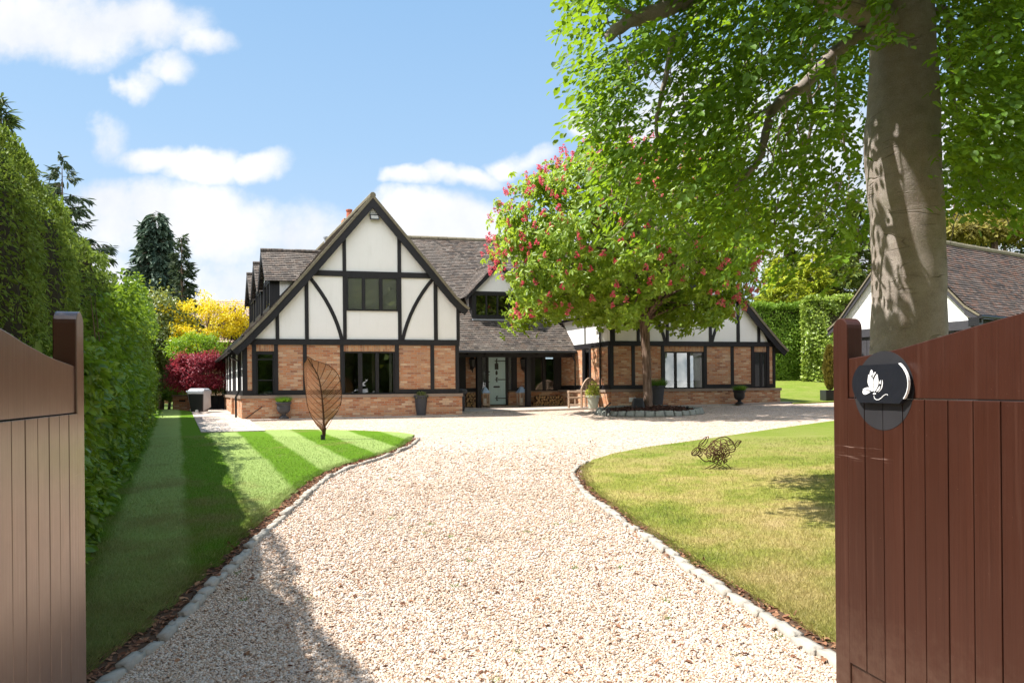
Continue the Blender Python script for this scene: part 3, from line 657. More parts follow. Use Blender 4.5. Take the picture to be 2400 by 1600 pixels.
def curve(p0, p1, p2, n=9):
    return [((1 - t) ** 2 * p0[0] + 2 * t * (1 - t) * p1[0] + t * t * p2[0], (1 - t) ** 2 * p0[1] + 2 * t * (1 - t) * p1[1] + t * t * p2[1]) for t in [i / (n - 1) for i in range(n)]]
brace(curve((604, 560), (770, 760), (815, 968))); brace(curve((1395, 572), (1245, 745), (1197, 968)))
# ground floor posts
for x0, x1 in ((185, 215), (245, 272), (385, 410), (568, 592), (803, 825), (1150, 1175), (1375, 1397), (1533, 1555)):
    a0, a1 = ga(x0, 1150), ga(x1, 1150); post(a0, a1, zc1, zbb)
zsl = gzv(1278)
for x0, x1 in ((215, 245), (410, 568), (592, 803), (1175, 1375), (1397, 1533)): post(ga(x0, 1290), ga(x1, 1290), zc1, zsl, -.03)
tm.build('timber_frame', MT['timber'], house)
for x0, x1 in ((215, 245), (410, 568), (592, 803), (1175, 1375), (1397, 1533)):
    br = MB(HT); br.box(ga(x0, 1150), ga(x1, 1150), -.004, .12, zsl, zbb); br.build('brick_panel', MT['brick'], house)
zso = gzv(1036)
for x0, x1 in ((272, 385), (825, 1150)):
    so = MB(HT); so.box(ga(x0, 1150), ga(x1, 1150), -.006, .12, zso, zbb); so.build('brick_lintel', MT['soldier'], house)
zp0 = .3
pl = MB(HT); pl.box(AL - .03, AR + .06, -.13, .1, zp0, zc0); pl.build('plinth', MT['brick'], house)
cp = MB(HT); cp.box(AL - .05, AR + .08, -.17, -.04, zc0, zc1 - .003); cp.build('coping', MT['coping'], house)
Tf = lambda d0: (lambda s, d, z: HT(s, d0 + d, z))
W1 = dict(parent=house)
window(Tf(.02), ga(272, 1150), ga(385, 1150), zc1, zso, .045, [], house, trans=[gzv(1090), gzv(1218)], top=.10)
window(Tf(.02), ga(825, 1150), ga(1150, 1150), zc1, zso, .05, [(ga(918, 1150), ga(945, 1150)), (ga(1028, 1150), ga(1050, 1150))], house)
window(Tf(-.02), ga(842, 650), ga(1168, 650), gzv(780, 1000), gzv(566, 1000), .05, [(ga(940, 650), ga(960, 650)), (ga(1048, 650), ga(1070, 650))], house, dfr=-.03)
# curtain, rooms behind the glass
cu = MB(HT)
c0, c1 = ga(1122, 1150), ga(1138, 1150)
for i in range(6):
    x = c0 + (c1 - c0) * i / 6; cu.box(x, x + (c1 - c0) / 6.2, .13 + .02 * (i % 2), .17 + .02 * (i % 2), zc1 + .05, zso - .05)
cu.build('curtain', MT['blind'], house)
rm = MB(HT)
rm.poly([(AL + .1, 3.9, .7), (AR - .1, 3.9, .7), (AR - .1, 3.9, 3.2), (AL + .1, 3.9, 3.2)])
rm.poly([(AL + .1, .15, .75), (AR - .1, .15, .75), (AR - .1, 3.9, .75), (AL + .1, 3.9, .75)])
rm.box(4.4, 4.5, 1.2, 3.9, .75, 3.15)
rm.poly([(2.6, 2.5, 3.3), (6.0, 2.5, 3.3), (6.0, 2.5, 5.9), (2.6, 2.5, 5.9)])
rm.build('inner_wall', MT['room'], house)
fl = MB(HT); fl.box(AL + .12, AR - .1, .16, 11., zbb + .05, zbt - .05); fl.box(AL + .4, 19.8, 11.0, 11.15, .5, 3.0); fl.box(AR - .09, AR + .0, .14, 5.1, .5, 4.4); fl.build('inner_floor', MT['dim'], house)
# side of the house, white panels between black posts
ls = MB(lambda s, d, z: HT(AL + d, s, z)); lw = MB(lambda s, d, z: HT(AL + d, s, z))
lw.box(.125, B_END - .3, .003, .15, zc1, zbb + .28); lw.build('plaster_side_wall', MT['plaster'], house)
for i, (s0, s1) in enumerate(((.0, .12), (.42, 1.95), (2.75, 4.5), (5.2, 6.4), (7.1, 7.6), (8.9, 9.3), (10.5, 11.0))): ls.box(s0, s1, -.003 - .0006 * i, .14, zc1, zbb + .3)
ls.box(.13, 11., -.012, .04, zc1 + .001, zc1 + .16); ls.box(.13, 11., -.014, .04, zbb - .1, zbb + .31)
ls.build('side_timber', MT['timber'], house)
lp = MB(lambda s, d, z: HT(AL + d, s, z)); lp.box(-.10, B_END - .3, -.04, .1, zp0, zc0 - .002); lp.box(3.2, 3.75, -.13, .0, zp0, zc0 - .003); lp.build('side_plinth', MT['brick'], house)
lc = MB(lambda s, d, z: HT(AL + d, s, z)); lc.box(-.16, B_END - .3, -.09, .04, zc0 - .001, zc1 - .006); lc.build('side_coping', MT['coping'], house)
vt = MB(lambda s, d, z: HT(AL + d, s, z)); vt.box(4.2, 4.42, -.055, .0, .95, 1.08); vt.build('air_vent', MT['black'], house)
gt = MB(HT); ea, ez = gprof[0]
gt.tube([(ea - .05, VB + .05, ez - .07), (ea - .05, B_END, ez - .07)], .06, 8); gt.build('gutter', MT['black'], house)
dp = MB(HT); dp.tube([(ea - .04, .5, ez - .12), (ea + .02, .52, ez - .22), (AL - .06, .8, ez - .36), (AL - .06, .82, zc1 + .12), (AL - .15, .84, zc1 - .05), (AL - .15, .85, .52)], .036, 8); dp.build('downpipe', MT['black'], house)

# ---- dormers
def dormer(T, w, z0, ze, zr, depth, panes, over=.3, cheek_near=True, gablewhite=True):
    d = MB(T); d.box(0, w, .06, .16, z0 - .3, z0 + .1)     # front sill wall
    d.box(0, .14, -.02, .14, z0 - .3, ze); d.box(w - .14, w, -.021, .14, z0 - .3, ze); d.box(.14, w - .14, -.018, .14, ze - .12, ze); d.box(0, w, -.03, .1, z0 - .06, z0 + .06)
    for s in (-.005, w - .115): d.box(s, s + .12, .14, .32, z0 - .2, ze - .001)
    for s in (-.012, w + .002):      # top rail and sloping timber of the cheeks
        d.box(s, s + .01, .14, depth, ze - .09, ze - .002)
    do = d.build('dormer', MT['timber'], house)
    c = MB(T)
    for s0, s1 in ((.0, .1), (w - .1, w)): c.box(s0, s1, .15, depth, z0 - .25, ze - .003)
    c.prism([(.0, ze + .0), (w, ze + .0), (w / 2, zr - .1)], .0, .12); c.build('plaster_cheek', MT['plaster'], do)
    h = (zr - ze) / (w / 2); ov = over; zl = ze - h * ov * .8
    r = MB(T)
    courses(r, (-ov, -.2, zl), (-ov, depth, zl), (w / 2, -.2, zr), (w / 2, depth, zr), seg=.45)
    courses(r, (w + ov, -.2, zl), (w + ov, depth, zl), (w / 2, -.2, zr), (w / 2, depth, zr), seg=.45)
    ridge(r, (w / 2, -.2, zr + .03), (w / 2, depth, zr + .03), .08); r.build('dormer_roof', MT['tile'], do)
    b = MB(T)
    for s in (-1, 1):
        e = (w / 2 + s * (w / 2 + ov), zl - .02); a = (w / 2, zr - .02)
        b.prism([e, a, (a[0], a[1] - .22), (e[0], e[1] - .12)] if s < 0 else [a, e, (e[0], e[1] - .12), (a[0], a[1] - .22)], -.19, -.14)
    b.build('dormer_bargeboard', MT['timber'], do)
    n = panes; ww = (w - .28); ms = [(.14 + ww * i / n - .035, .14 + ww * i / n + .035) for i in range(1, n)]
    window(T, .14, w - .14, z0 + .06, ze - .12, .05, ms, do, dfr=.0, name='dormer_window')
    return do
for b0 in (2.0, 4.8, 7.6):
    do = dormer(lambda s, d, z, b0=b0: HT(1.12 + d, b0 + s, z), 2.05, 4.42, 5.52, 6.62, 2.6, 2, .22)
bs_ = MB(HT); bs_.ribbon([(1.35, 4.62), (2.5, 5.9)], .16, 1.975, 2.02); bs_.build('cheek_brace', MT['timber'], house)
A0 = FA(1106, 720, 5.0)[0]; A1 = FA(1226, 720, 5.0)[0]
zd0 = FA(1150, 744, 5.0)[1]; zde = FA(1150, 683, 5.0)[1]; zdr = FA(1166, 612, 4.8)[1]
dormer(lambda s, d, z: HT(A0 + s, 5.0 + d, z), A1 - A0, zd0, zde, zdr, 2.6, 4, .3)
ld = MB(HT); ld.box(A0 - .02, A1 + .02, 4.86, 5.0, zd0 - .14, zd0 - .08); ld.build('lead_flashing', MT['lead'], house)

# ---- main roof over the porch
EB, EZ, RB, RZ = 3.72, FA(1220, 822, 3.72)[1], 8.6, FA(1100, 562, 8.6)[1]
MA0, MA1 = 5.6, 16.0
mr_ = MB(HT)
courses(mr_, (AR - .25, EB, EZ), (14.0, EB, EZ), (AR - .25, EB + (RB - EB) * .36, EZ + (RZ - EZ) * .36), (14.0, EB + (RB - EB) * .36, EZ + (RZ - EZ) * .36))
k = round(.36 * math.dist((EB, EZ), (RB, RZ)) / .108) * .108
courses(mr_, (MA0, EB + (RB - EB) * .36, EZ + (RZ - EZ) * .36), (MA1, EB + (RB - EB) * .36, EZ + (RZ - EZ) * .36), (MA0, RB, RZ), (MA1, RB, RZ), uv0=(.07, k))
courses(mr_, (MA0, RB + 3.4, RZ - 3.9), (MA1, RB + 3.4, RZ - 3.9), (MA0, RB, RZ), (MA1, RB, RZ))
mro = mr_.build('roof', MT['tile'], house)
rr = MB(HT); ridge(rr, (MA0, RB, RZ + .03), (MA1, RB, RZ + .03), .1); rr.build('ridge_tile', MT['verge'], mro)
gt = MB(HT); gt.tube([(AR + .05, EB - .05, EZ - .06), (13.3, EB - .05, EZ - .06)], .055, 8); gt.build('gutter', MT['black'], house)

# ---- porch wall, posts, beam
pf = Tf(BD)
zpt = pzv(1000) ; zpp1, zpp0 = pzv(1283), pzv(1293); zg = .62
pt = MB(pf); kk = [0]
def pbox(mb, x0, x1, y0, y1, d=-.03, d1=.12):
    kk[0] += 1; mb.box(pa(x0), pa(x1), d - .0009 * (kk[0] % 8), d1, y0, y1)
AP0, AP1 = AR - .02, 13.5
pt.box(AP0, AP1, -.05, .12, zpt, 3.3)
for x0, x1 in ((125, 175), (270, 303), (343, 357), (495, 512), (548, 583), (660, 722), (888, 937), (1080, 1100)): pbox(pt, x0, x1, zpp1 if x0 not in (343, 495) else .75, zpt)
for x0, x1 in ((175, 270), (583, 660), (937, 1080)): pbox(pt, x0, x1, zpp1, pzv(1255), -.025)
pt.build('porch_timber', MT['timber'], house)
for x0, x1 in ((175, 270), (583, 660), (937, 1080)):
    pb = MB(pf); pbox(pb, x0, x1, pzv(1255), zpt, .0); pb.build('brick_panel', MT['brick'], house)
for q0, q1 in ((AP0, pa(345)), (pa(508), AP1)):
    pp = MB(pf); pp.box(q0, q1, -.12, .1, zg - .2, zpp0); pp.build('porch_plinth', MT['brick'], house)
for q0, q1 in ((AP0, pa(343)), (pa(510), AP1)):
    pc = MB(pf); pc.box(q0, q1, -.16, -.03, zpp0 + .001, zpp1 - .002); pc.build('porch_coping', MT['coping'], house)
window(pf, pa(722), pa(888), zpp1, zpt, .05, [(pa(790), pa(814))], house)
pr = MB(HT); pr.poly([(AP0, 8., .6), (14., 8., .6), (14., 8., 3.2), (AP0, 8., 3.2)]); pr.poly([(AP0, 5.2, .78), (14., 5.2, .78), (14., 8., .78), (AP0, 8., .78)]); pr.poly([(AP0, 5.2, 3.25), (14., 5.2, 3.25), (14., 8., 3.25), (AP0, 8., 3.25)]); pr.build('hall_wall', MT['room'], house)
# leaded side lights
for x0, x1 in ((303, 343), (512, 548)):
    a0, a1 = pa(x0), pa(x1); z0, z1 = zpp1 + .02, zpt
    w = window(pf, a0, a1, z0, z1, .03, [], house, name='side_light')
    le = MB(pf); st = (a1 - a0 - .06) / 2; n = int((z1 - z0) / (st * 1.55))
    hh = (z1 - z0 - .06) / n
    for i in range(n):
        zz = z0 + .03 + i * hh
        for j in range(2):
            aa = a0 + .03 + j * st
            le.tube([(aa, .015, zz), (aa + st, .015, zz + hh)], .006, 4); le.tube([(aa + st, .015, zz), (aa, .015, zz + hh)], .006, 4)
    le.build('lead_lattice', MT['lead'], w)
# the door
a0, a1 = pa(357), pa(496); z0, z1 = pzv(1386), pzv(1010)
db = MB(pf); nb = 7
for i in range(nb):
    db.box(a0 + (a1 - a0) * i / nb + .004, a0 + (a1 - a0) * (i + 1) / nb - .004, .03, .075, z0 + .16, z1 - .13)
db.box(a0, a1, .034, .08, z0, z0 + .158); db.box(a0, a1, .034, .08, z1 - .128, z1); db.box(a0, a1, .045, .07, z0 + .158, z1 - .128)
door = db.build('front_door', MT['door'], house)
for y in (1043, 1190, 1338):
    h = MB(pf); zz = pzv(y); ax = pa(424); h.box(ax, a1, .012, .031, zz - .018, zz + .018); h.box(ax - .075, ax, .014, .031, zz - .014, zz + .014); h.box(ax - .018, ax + .018, .013, .031, zz - .10, zz + .10)
    h.tube([(ax, .02, zz + .10), (ax + .05, .02, zz + .07)], .014, 6); h.tube([(ax, .02, zz - .10), (ax + .05, .02, zz - .07)], .014, 6); h.build('strap_hinge', MT['black'], door)
h = MB(pf); h.box(pa(410), pa(439), .016, .031, pzv(1110), pzv(1062)); h.build('spy_window', MT['black'], door)
h = MB(pf); ax, zz = pa(424), pzv(1138); h.prism([(ax + .045 * math.cos(t) , zz + .085 * math.sin(t) * (1.25 if math.sin(t) > 0 else 1)) for t in [i * math.pi / 8 for i in range(16)]], .012, .031); h.tube([(ax - .03, .0, zz), (ax, -.005, zz - .07), (ax + .03, .0, zz)], .01, 6); h.build('knocker', MT['black'], door)
h = MB(pf); ax, zz = pa(424), pzv(1247); h.prism([(ax - .15, zz), (ax - .11, zz - .035), (ax + .11, zz - .035), (ax + .15, zz), (ax + .11, zz + .035), (ax - .11, zz + .035)], .014, .031); h.build('letter_plate', MT['black'], door)
for y in (1128, 1150, 1208):
    h = MB(pf); ax, zz = pa(362), pzv(y); h.tube([(ax, .031, zz), (ax, -.02, zz)], .03 if y < 1140 else .018, 8); h.build('door_knob', MT['black'], door)
st_ = MB(pf); st_.box(pa(300), pa(660), -.62, .1, .5, z0 - .04); st_.build('door_step', MT['coping'], house)
# posts and beam under the eaves
B2 = 4.05
for x0, x1 in ((270, 301), (664, 696)):
    h = MB(HT); h.box(pa(x0, 1200, B2), pa(x1, 1200, B2), B2, B2 + .2, .5, EZ - .2); h.build('porch_post', MT['timber'], house)
h = MB(HT); h.box(AR + .1, 13.38, B2 - .02, B2 + .22, EZ - .24, EZ - .06); h.build('porch_beam', MT['timber'], house)
for i in range(9):
    h = MB(HT); aa = AR + .35 + i * .72; h.box(aa, aa + .07, EB + .05, EB + .5, EZ - .20 + .05, EZ - .05)
    h.build('rafter_end', MT['timber'], house)
h = MB(HT); h.box(AR + .1, 13.38, EB + .1, BD, EZ - .05, EZ - .02); h.build('porch_soffit', MT['room'], house)
def lantern_wall(x):
    m = MB(HT); a = pa(x, 1055, 4.84); z = pzv(1060, x, 4.84); bb = 4.84
    m.lathe([(.0, .30), (.03, .27), (.05, .25), (.15, .17), (.17, .15)], 6, (a, bb, z)); m.lathe([(.11, -.16), (.06, -.21), (.03, -.25), (.02, -.36), (.0, -.40)], 6, (a, bb, z))
    for k in range(6):
        t = k * math.pi / 3; m.tube([(a + .15 * math.cos(t), bb + .15 * math.sin(t), z + .15), (a + .1 * math.cos(t), bb + .1 * math.sin(t), z - .16)], .013, 4)
    m.tube([(a, bb + .02, z - .25), (a, bb + .14, z - .3), (a, bb + .17, z - .1)], .016, 6); m.box(a - .05, a + .05, bb + .13, bb + .17, z - .25, z + .02)
    o = m.build('wall_lantern', MT['black'], house)
    q = MB(HT); q.lathe([(.135, .14), (.09, -.155)], 6, (a, bb, z)); q.build('lantern_glass', MT['lampglass'], o)
lantern_wall(230); lantern_wall(640)

# ---- right wing
WAP = 16.28; dzw = .07
wprof = [(WAP - (a - APEX[0]), z + dzw) for a, z in reversed(gprof)]
apex_i = len(gprof) - 1 - (len(gprofL) - 1)
gable_roof(wprof, BW + VB, 12.0, apex_i, house)
WL, WR = wa(330, 800), wa(1748, 800)
def wtop(a): return prof_z(wprof, a) - .16
wc1, wc0 = wzv(993), wzv(1016); wbb, wbt = wzv(630), wzv(589)
wf = Tf(BW)
m = MB(wf)
poly = [(WL, wbb + .03), (WR - .2, wbb + .03)]
pts = [(a, z - .13) for a, z in reversed(wprof) if a > WL and z - .13 > wbb + .03]
poly += pts + [(WL, prof_z(wprof, WL) - .13)]
m.prism(poly, 0, .12); m.build('plaster_gable', MT['plaster'], house)
tm = MB(wf); kk = [0]
post(WL + .0, wa(1765, 610), wbb, wbt, -.055)
for x0, x1 in ((385, 415), (558, 582), (810, 832), (1180, 1202), (1418, 1442), (1597, 1618)):
    q0, q1 = wa(x0, 500), wa(x1, 500); post(q0 if x0 != 385 else WL + .001, q1 if x0 != 385 else WL + .19, wbt, min(wtop(q0), wtop(q1)))
zw3, zw2 = wzv(372), wzv(352); 
zsh = zub0 + dzw
post(wa(582, 400), wa(1420, 400), zsh, zsh + (zub1 - zub0), -.05)
def wbrace(pts):
    ln = [FA(*Z3(x, y), BW) for x, y in pts]; tm.ribbon(ln, .115, -.024, .1)
wbrace(curve((1420, 235), (1250, 380), (1207, 592))); wbrace(curve((620, 250), (760, 400), (803, 592)))
for x0, x1 in ((330, 357), (513, 540), (768, 793), (1135, 1160), (1368, 1392), (1543, 1567), (1675, 1697), (1728, 1748)): post(wa(x0), wa(x1), wc1, wbb)
zs2 = wzv(958)
for x0, x1 in ((357, 513), (540, 768), (1160, 1368), (1392, 1543), (1697, 1728)): post(wa(x0), wa(x1), wc1, zs2, -.03)
tm.build('timber_frame', MT['timber'], house)
for x0, x1 in ((357, 513), (540, 768), (1160, 1368), (1392, 1543), (1697, 1728)):
    br = MB(wf); br.box(wa(x0), wa(x1), -.004, .12, zs2, wbb); br.build('brick_panel', MT['brick'], house)
zso = wzv(676)
for x0, x1 in ((793, 1135), (1567, 1675)):
    so = MB(wf); so.box(wa(x0), wa(x1), -.006, .12, zso, wbb); so.build('brick_lintel', MT['soldier'], house)
PR_ = wa(1775, 1050)
pl = MB(wf); pl.box(WL - .04, PR_, -.13, .1, .35, wc0); pl.build('plinth', MT['brick'], house)
cp = MB(wf); cp.box(WL - .06, PR_ + .03, -.17, -.04, wc0, wc1 - .003); cp.build('coping', MT['coping'], house)
window(wf, wa(793), wa(1135), wc1, zso, .05, [(wa(885), wa(905)), (wa(998), wa(1020))], house)
window(wf, wa(1567), wa(1675), wc1, zso, .06, [(wa(1622), wa(1640))], house)
window(wf, wa(832, 300), wa(1180, 300), zw3 + .02, zsh, .05, [(wa(945, 300), wa(965, 300)), (wa(1055, 300), wa(1075, 300))], house, dfr=-.03)
bl = MB(wf); bl.box(wa(793) + .05, wa(1135) - .05, .13, .14, wzv(922), zso - .05); bl.box(wa(1580), wa(1618), .16, .18, wc1 + .05, zso - .05); bl.build('roller_blind', MT['blind'], house)
rm = MB(HT); rm.poly([(WL + .1, BW + 3.5, .7), (WR - .1, BW + 3.5, .7), (WR - .1, BW + 3.5, 3.), (WL + .1, BW + 3.5, 3.)]); rm.box(WL + .15, WR - .2, BW + .16, 11., wbb + .03, wbt - .05); rm.box(WL + .2, WR, BW + .18, BW + 3.5, .68, .76); rm.build('inner_wall', MT['room'], house)
rw = MB(HT); rw.box(WR - .12, WR - .02, BW + .14, 11.9, .4, wbb + .1); rw.build('end_wall', MT['brick'], house)
vv = MB(wf); q = wa(475, 1080); vv.box(q, q + .28, -.15, -.12, wzv(1100), wzv(1062)); vv.build('meter_cover', MT['white'], house)
# wing side wall, facing the porch
sw = lambda s, d, z: HT(WL + d, s, z)
m = MB(sw); m.box(BW + .13, 5.2, .0, .12, wbb - .005, prof_z(wprof, WL) - .1); m.build('plaster_side_wall', MT['plaster'], house)
for q0, q1 in ((BW + .13, 2.62), (3.25, 5.0)):
    m = MB(sw); m.box(q0, q1, .001, .12, wc1, wbb - .02); m.build('brick_panel', MT['brick'], house)
m = MB(sw); m.box(BW, 5., -.03, .05, wbb - .0, wbt); m.box(3.0, 3.08, -.02, .05, wbt, wtop(WL)); m.box(2.62, 2.72, -.025, .13, wc1, wbb - .01); m.box(3.14, 3.25, -.025, .13, wc1, wbb - .01); m.box(BW, 2.62, -.031, .04, wc1, wc1 + .17); m.box(3.25, 5., -.031, .04, wc1, wc1 + .17)
m.box(BW - .04, BW + .12, -.015, .02, wc1 + .17, wbb - .02); m.build('side_timber', MT['timber'], house)
window(sw, 2.72, 3.14, wc1, wbb - .01, .04, [], house)
m = MB(sw); m.box(BW - .10, 5.0, -.13, .1, .4, wc0 - .002); m.build('side_plinth', MT['brick'], house)
m = MB(sw); m.box(BW - .15, 5.0, -.17, -.03, wc0 - .001, wc1 - .006); m.build('side_coping', MT['coping'], house)
m = MB(sw); m.tube([(1.86, -.07, prof_z(wprof, WL) - .25), (1.86, -.07, wc1 + .2), (1.86, -.08, wc1 + .1), (1.84, -.22, wc1 - .1), (1.84, -.22, .55)], .038, 8); m.build('downpipe', MT['black'], house)
m = MB(HT); m.tube([(13.2, EB - .02, EZ - .1), (13.2, EB + .05, EZ - .3), (13.3, EB + .1, EZ - .42), (13.3, EB + .1, .95)], .036, 8); m.build('downpipe', MT['black'], house)
# chimney and flue
CA, CB = FA(822, 520, 9.0)[0], 9.0
m = MB(HT); m.box(CA - .3, CA + .3, CB, CB + .6, 7.5, FA(822, 512, 9.)[1]); ch = m.build('chimney', MT['brick'], house)
m = MB(HT); zz = FA(822, 512, 9.)[1]; m.lathe([(.15, -.05), (.13, .05), (.115, .38), (.145, .40), (.145, .47), (.10, .47)], 12, (CA, CB + .3, zz)); m.build('chimney_pot', MT['dial'], ch)
fa_, fz_ = FA(763.5, 560, 7.5); m = MB(HT); m.lathe([(.06, -.8), (.06, .0), (.11, .03), (.11, .1), (.0, .13)], 10, (fa_, 7.5, fz_)); m.build('flue_pipe', MT['lead'], house)
# alarm box and floodlight under the gable apex
def lettering(text, size, o, right, up, nrmv, mat, parent, name='lettering', align='CENTER', ext=.002):
    cu = bpy.data.curves.new(name, 'FONT'); cu.body = text; cu.size = size; cu.align_x = align; cu.extrude = ext; cu.resolution_u = 3
    to = bpy.data.objects.new(name, cu); COL.objects.link(to)
    me = bpy.data.meshes.new_from_object(to.evaluated_get(bpy.context.evaluated_depsgraph_get()))
    bpy.data.objects.remove(to); 
    Mx = Matrix((Vector(right).normalized(), Vector(up).normalized(), Vector(nrmv).normalized())).transposed().to_4x4(); Mx.translation = Vector(o) - wloc(parent)
    me.transform(Mx); return link_mesh(name, me, mat, parent)
q0, q1 = ga(985, 150), ga(1032, 150); zz0, zz1 = gzv(172, 1010), gzv(127, 1010)
m = MB(HT); m.box(q0, q1, -.09, 0, zz0, zz1); al = m.build('alarm_box', MT['white'], house, bevel=.012)
m = MB(HT); m.box(q0 + .02, q1 - .02, -.094, -.09, zz0 + .02, zz1 - .02); m.build('alarm_sticker', MT['pane'], al)
fr_ = (UX, UY, 0)
lettering('Chris Lewis', (q1 - q0) * .20, HT((q0 + q1) / 2, -.096, zz0 + .23 * (zz1 - zz0) / .23 * .62), fr_, (0, 0, 1), (UY, -UX, 0), MT['black'], al)
m = MB(HT)      # the two lower lines are too small to read: strokes only
for zf, hh, segs in ((.42, .045, ((.06, .2), (.24, .5), (.55, .74), (.78, .94))), (.2, .055, ((.06, .24), (.34, .62), (.72, .94)))):
    for s0, s1 in segs: m.box(q0 + (q1 - q0) * s0, q0 + (q1 - q0) * s1, -.0965, -.094, zz0 + (zz1 - zz0) * zf, zz0 + (zz1 - zz0) * (zf + hh))
m.build('lettering', MT['pot'], al)
q0, q1 = ga(986, 190), ga(1044, 190); zz0, zz1 = gzv(208, 1010), gzv(174, 1010)
T_ = lambda x, y, z: HT(x, y + (z - zz0) * .45, z)
m = MB(lambda x, y, z: HT(x, y - (zz1 - z) * .1 - .14 + (zz1 - zz0 - (z - zz0)) * -.1, z))
m.box(q0, q1, 0, .06, zz0, zz0 + .03); m.box(q0, q1, 0, .06, zz1 - .03, zz1); m.box(q0, q0 + .03, 0, .06, zz0 + .03, zz1 - .03); m.box(q1 - .03, q1, 0, .06, zz0 + .03, zz1 - .03); m.box(q0 + .01, q1 - .01, .03, .05, zz0 + .01, zz1 - .01)
m.box((q0 + q1) / 2 - .03, (q0 + q1) / 2 + .03, .05, .16, zz1 - .1, zz1 - .04); fo = m.build('floodlight', MT['black'], house)
m = MB(lambda x, y, z: HT(x, y - (zz1 - z) * .1 - .14 + (zz1 - zz0 - (z - zz0)) * -.1, z)); m.box(q0 + .032, q1 - .032, .012, .028, zz0 + .032, zz1 - .032); m.build('floodlight_glass', MT['pane'], fo)
m = MB(HT); m.tube([(q1, -.05, zz0 + .1), (q1 + .15, -.02, zz0 + .09), (q1 + .3, -.02, zz0 + .16), (q1 + .42, -.02, zz0 + .2)], .008, 5); m.build('cable', MT['black'], fo)
m = MB(HT); m.tube([(ga(185, 1468, -.15) + .05, -.145, zp0 + .28), (ga(310, 1385, -.15), -.14, gzv(1385, 310, -.15))], .012, 5); m.build('cable', MT['timber'], house)
# ------------------------------------------------------------------ ground, drive, lawns
def sheet(name, poly, zoff, step, mat, skirt=0.08, jitter=0.0, kind='structure'):
    poly = [Vector((p[0], p[1])) for p in poly]
    xs = [p.x for p in poly]; ys = [p.y for p in poly]
    # subdivide the outline
    B = []
    for i in range(len(poly)):
        a, b = poly[i], poly[(i + 1) % len(poly)]; n = max(1, math.ceil((b - a).length / step))
        B += [a.lerp(b, k / n) for k in range(n)]
    nb = len(B)
    gx, gy = np.meshgrid(np.arange(min(xs), max(xs), step), np.arange(min(ys), max(ys), step)); gx = gx.ravel() + rng.uniform(-.1, .1, gx.size) * step; gy = gy.ravel() + rng.uniform(-.1, .1, gy.size) * step
    ins = in_poly(gx, gy, [(p.x, p.y) for p in B])
    pts = B + [Vector((x, y)) for x, y in zip(gx[ins], gy[ins])]
    vs, es, fs, *_ = delaunay_2d_cdt(pts, [(i, (i + 1) % nb) for i in range(nb)], [], 1, 1e-5)
    z = g([v.x for v in vs], [v.y for v in vs]) + zoff
    verts = [(v.x, v.y, float(q)) for v, q in zip(vs, z)]; faces = [list(f) for f in fs]
    if skirt:
        n0 = len(verts)
        for p in B: verts.append((p.x, p.y, gz(p.x, p.y) + zoff)); verts.append((p.x, p.y, gz(p.x, p.y) + zoff - skirt))
        for i in range(nb): j = (i + 1) % nb; faces.append([n0 + 2 * i, n0 + 2 * j, n0 + 2 * j + 1, n0 + 2 * i + 1])
    me = bpy.data.meshes.new(name); me.from_pydata(verts, [], faces)
    bm = bmesh.new(); bm.from_mesh(me); bmesh.ops.recalc_face_normals(bm, faces=bm.faces)
    up = sum(f.normal.z for f in bm.faces if abs(f.normal.z) > .5)
    if up < 0: bmesh.ops.reverse_faces(bm, faces=bm.faces)
    bm.to_mesh(me); bm.free()
    o = link_mesh(name, me, mat); o['kind'] = kind; return o

ax = np.concatenate([np.linspace(-300, -30, 14), np.arange(-28, 30, 2.0), np.linspace(32, 300, 14)]); ay = np.concatenate([np.linspace(-120, -14, 8), np.arange(-12, 46, 2.0), np.linspace(48, 500, 18)])
GX, GY = np.meshgrid(ax, ay); GZ = g(GX, GY) - 0.05
nx = len(ax); idx = np.arange(GX.size).reshape(GX.shape)
Fq = np.stack([idx[:-1, :-1], idx[:-1, 1:], idx[1:, 1:], idx[1:, :-1]], -1).reshape(-1, 4)
o = np_mesh('ground', np.stack([GX, GY, GZ], -1).reshape(-1, 3), Fq, MT['meadow'], smooth=True); o['kind'] = 'structure'

def HXY(a, b): p = HT(a, b, 0); return (p[0], p[1])
drive_poly = [(-9, -6), (9, -6), (12, 3), (20, 20), (20.5, 29), HXY(20.5, 2), HXY(13, 5.2), HXY(7, 5.2), HXY(0, 0.3), (-10.2, 20.5), (-9.6, 15), (-6, 6)]
sheet('gravel_drive', drive_poly, 0.0, .5, MT['gravel'], skirt=.1)

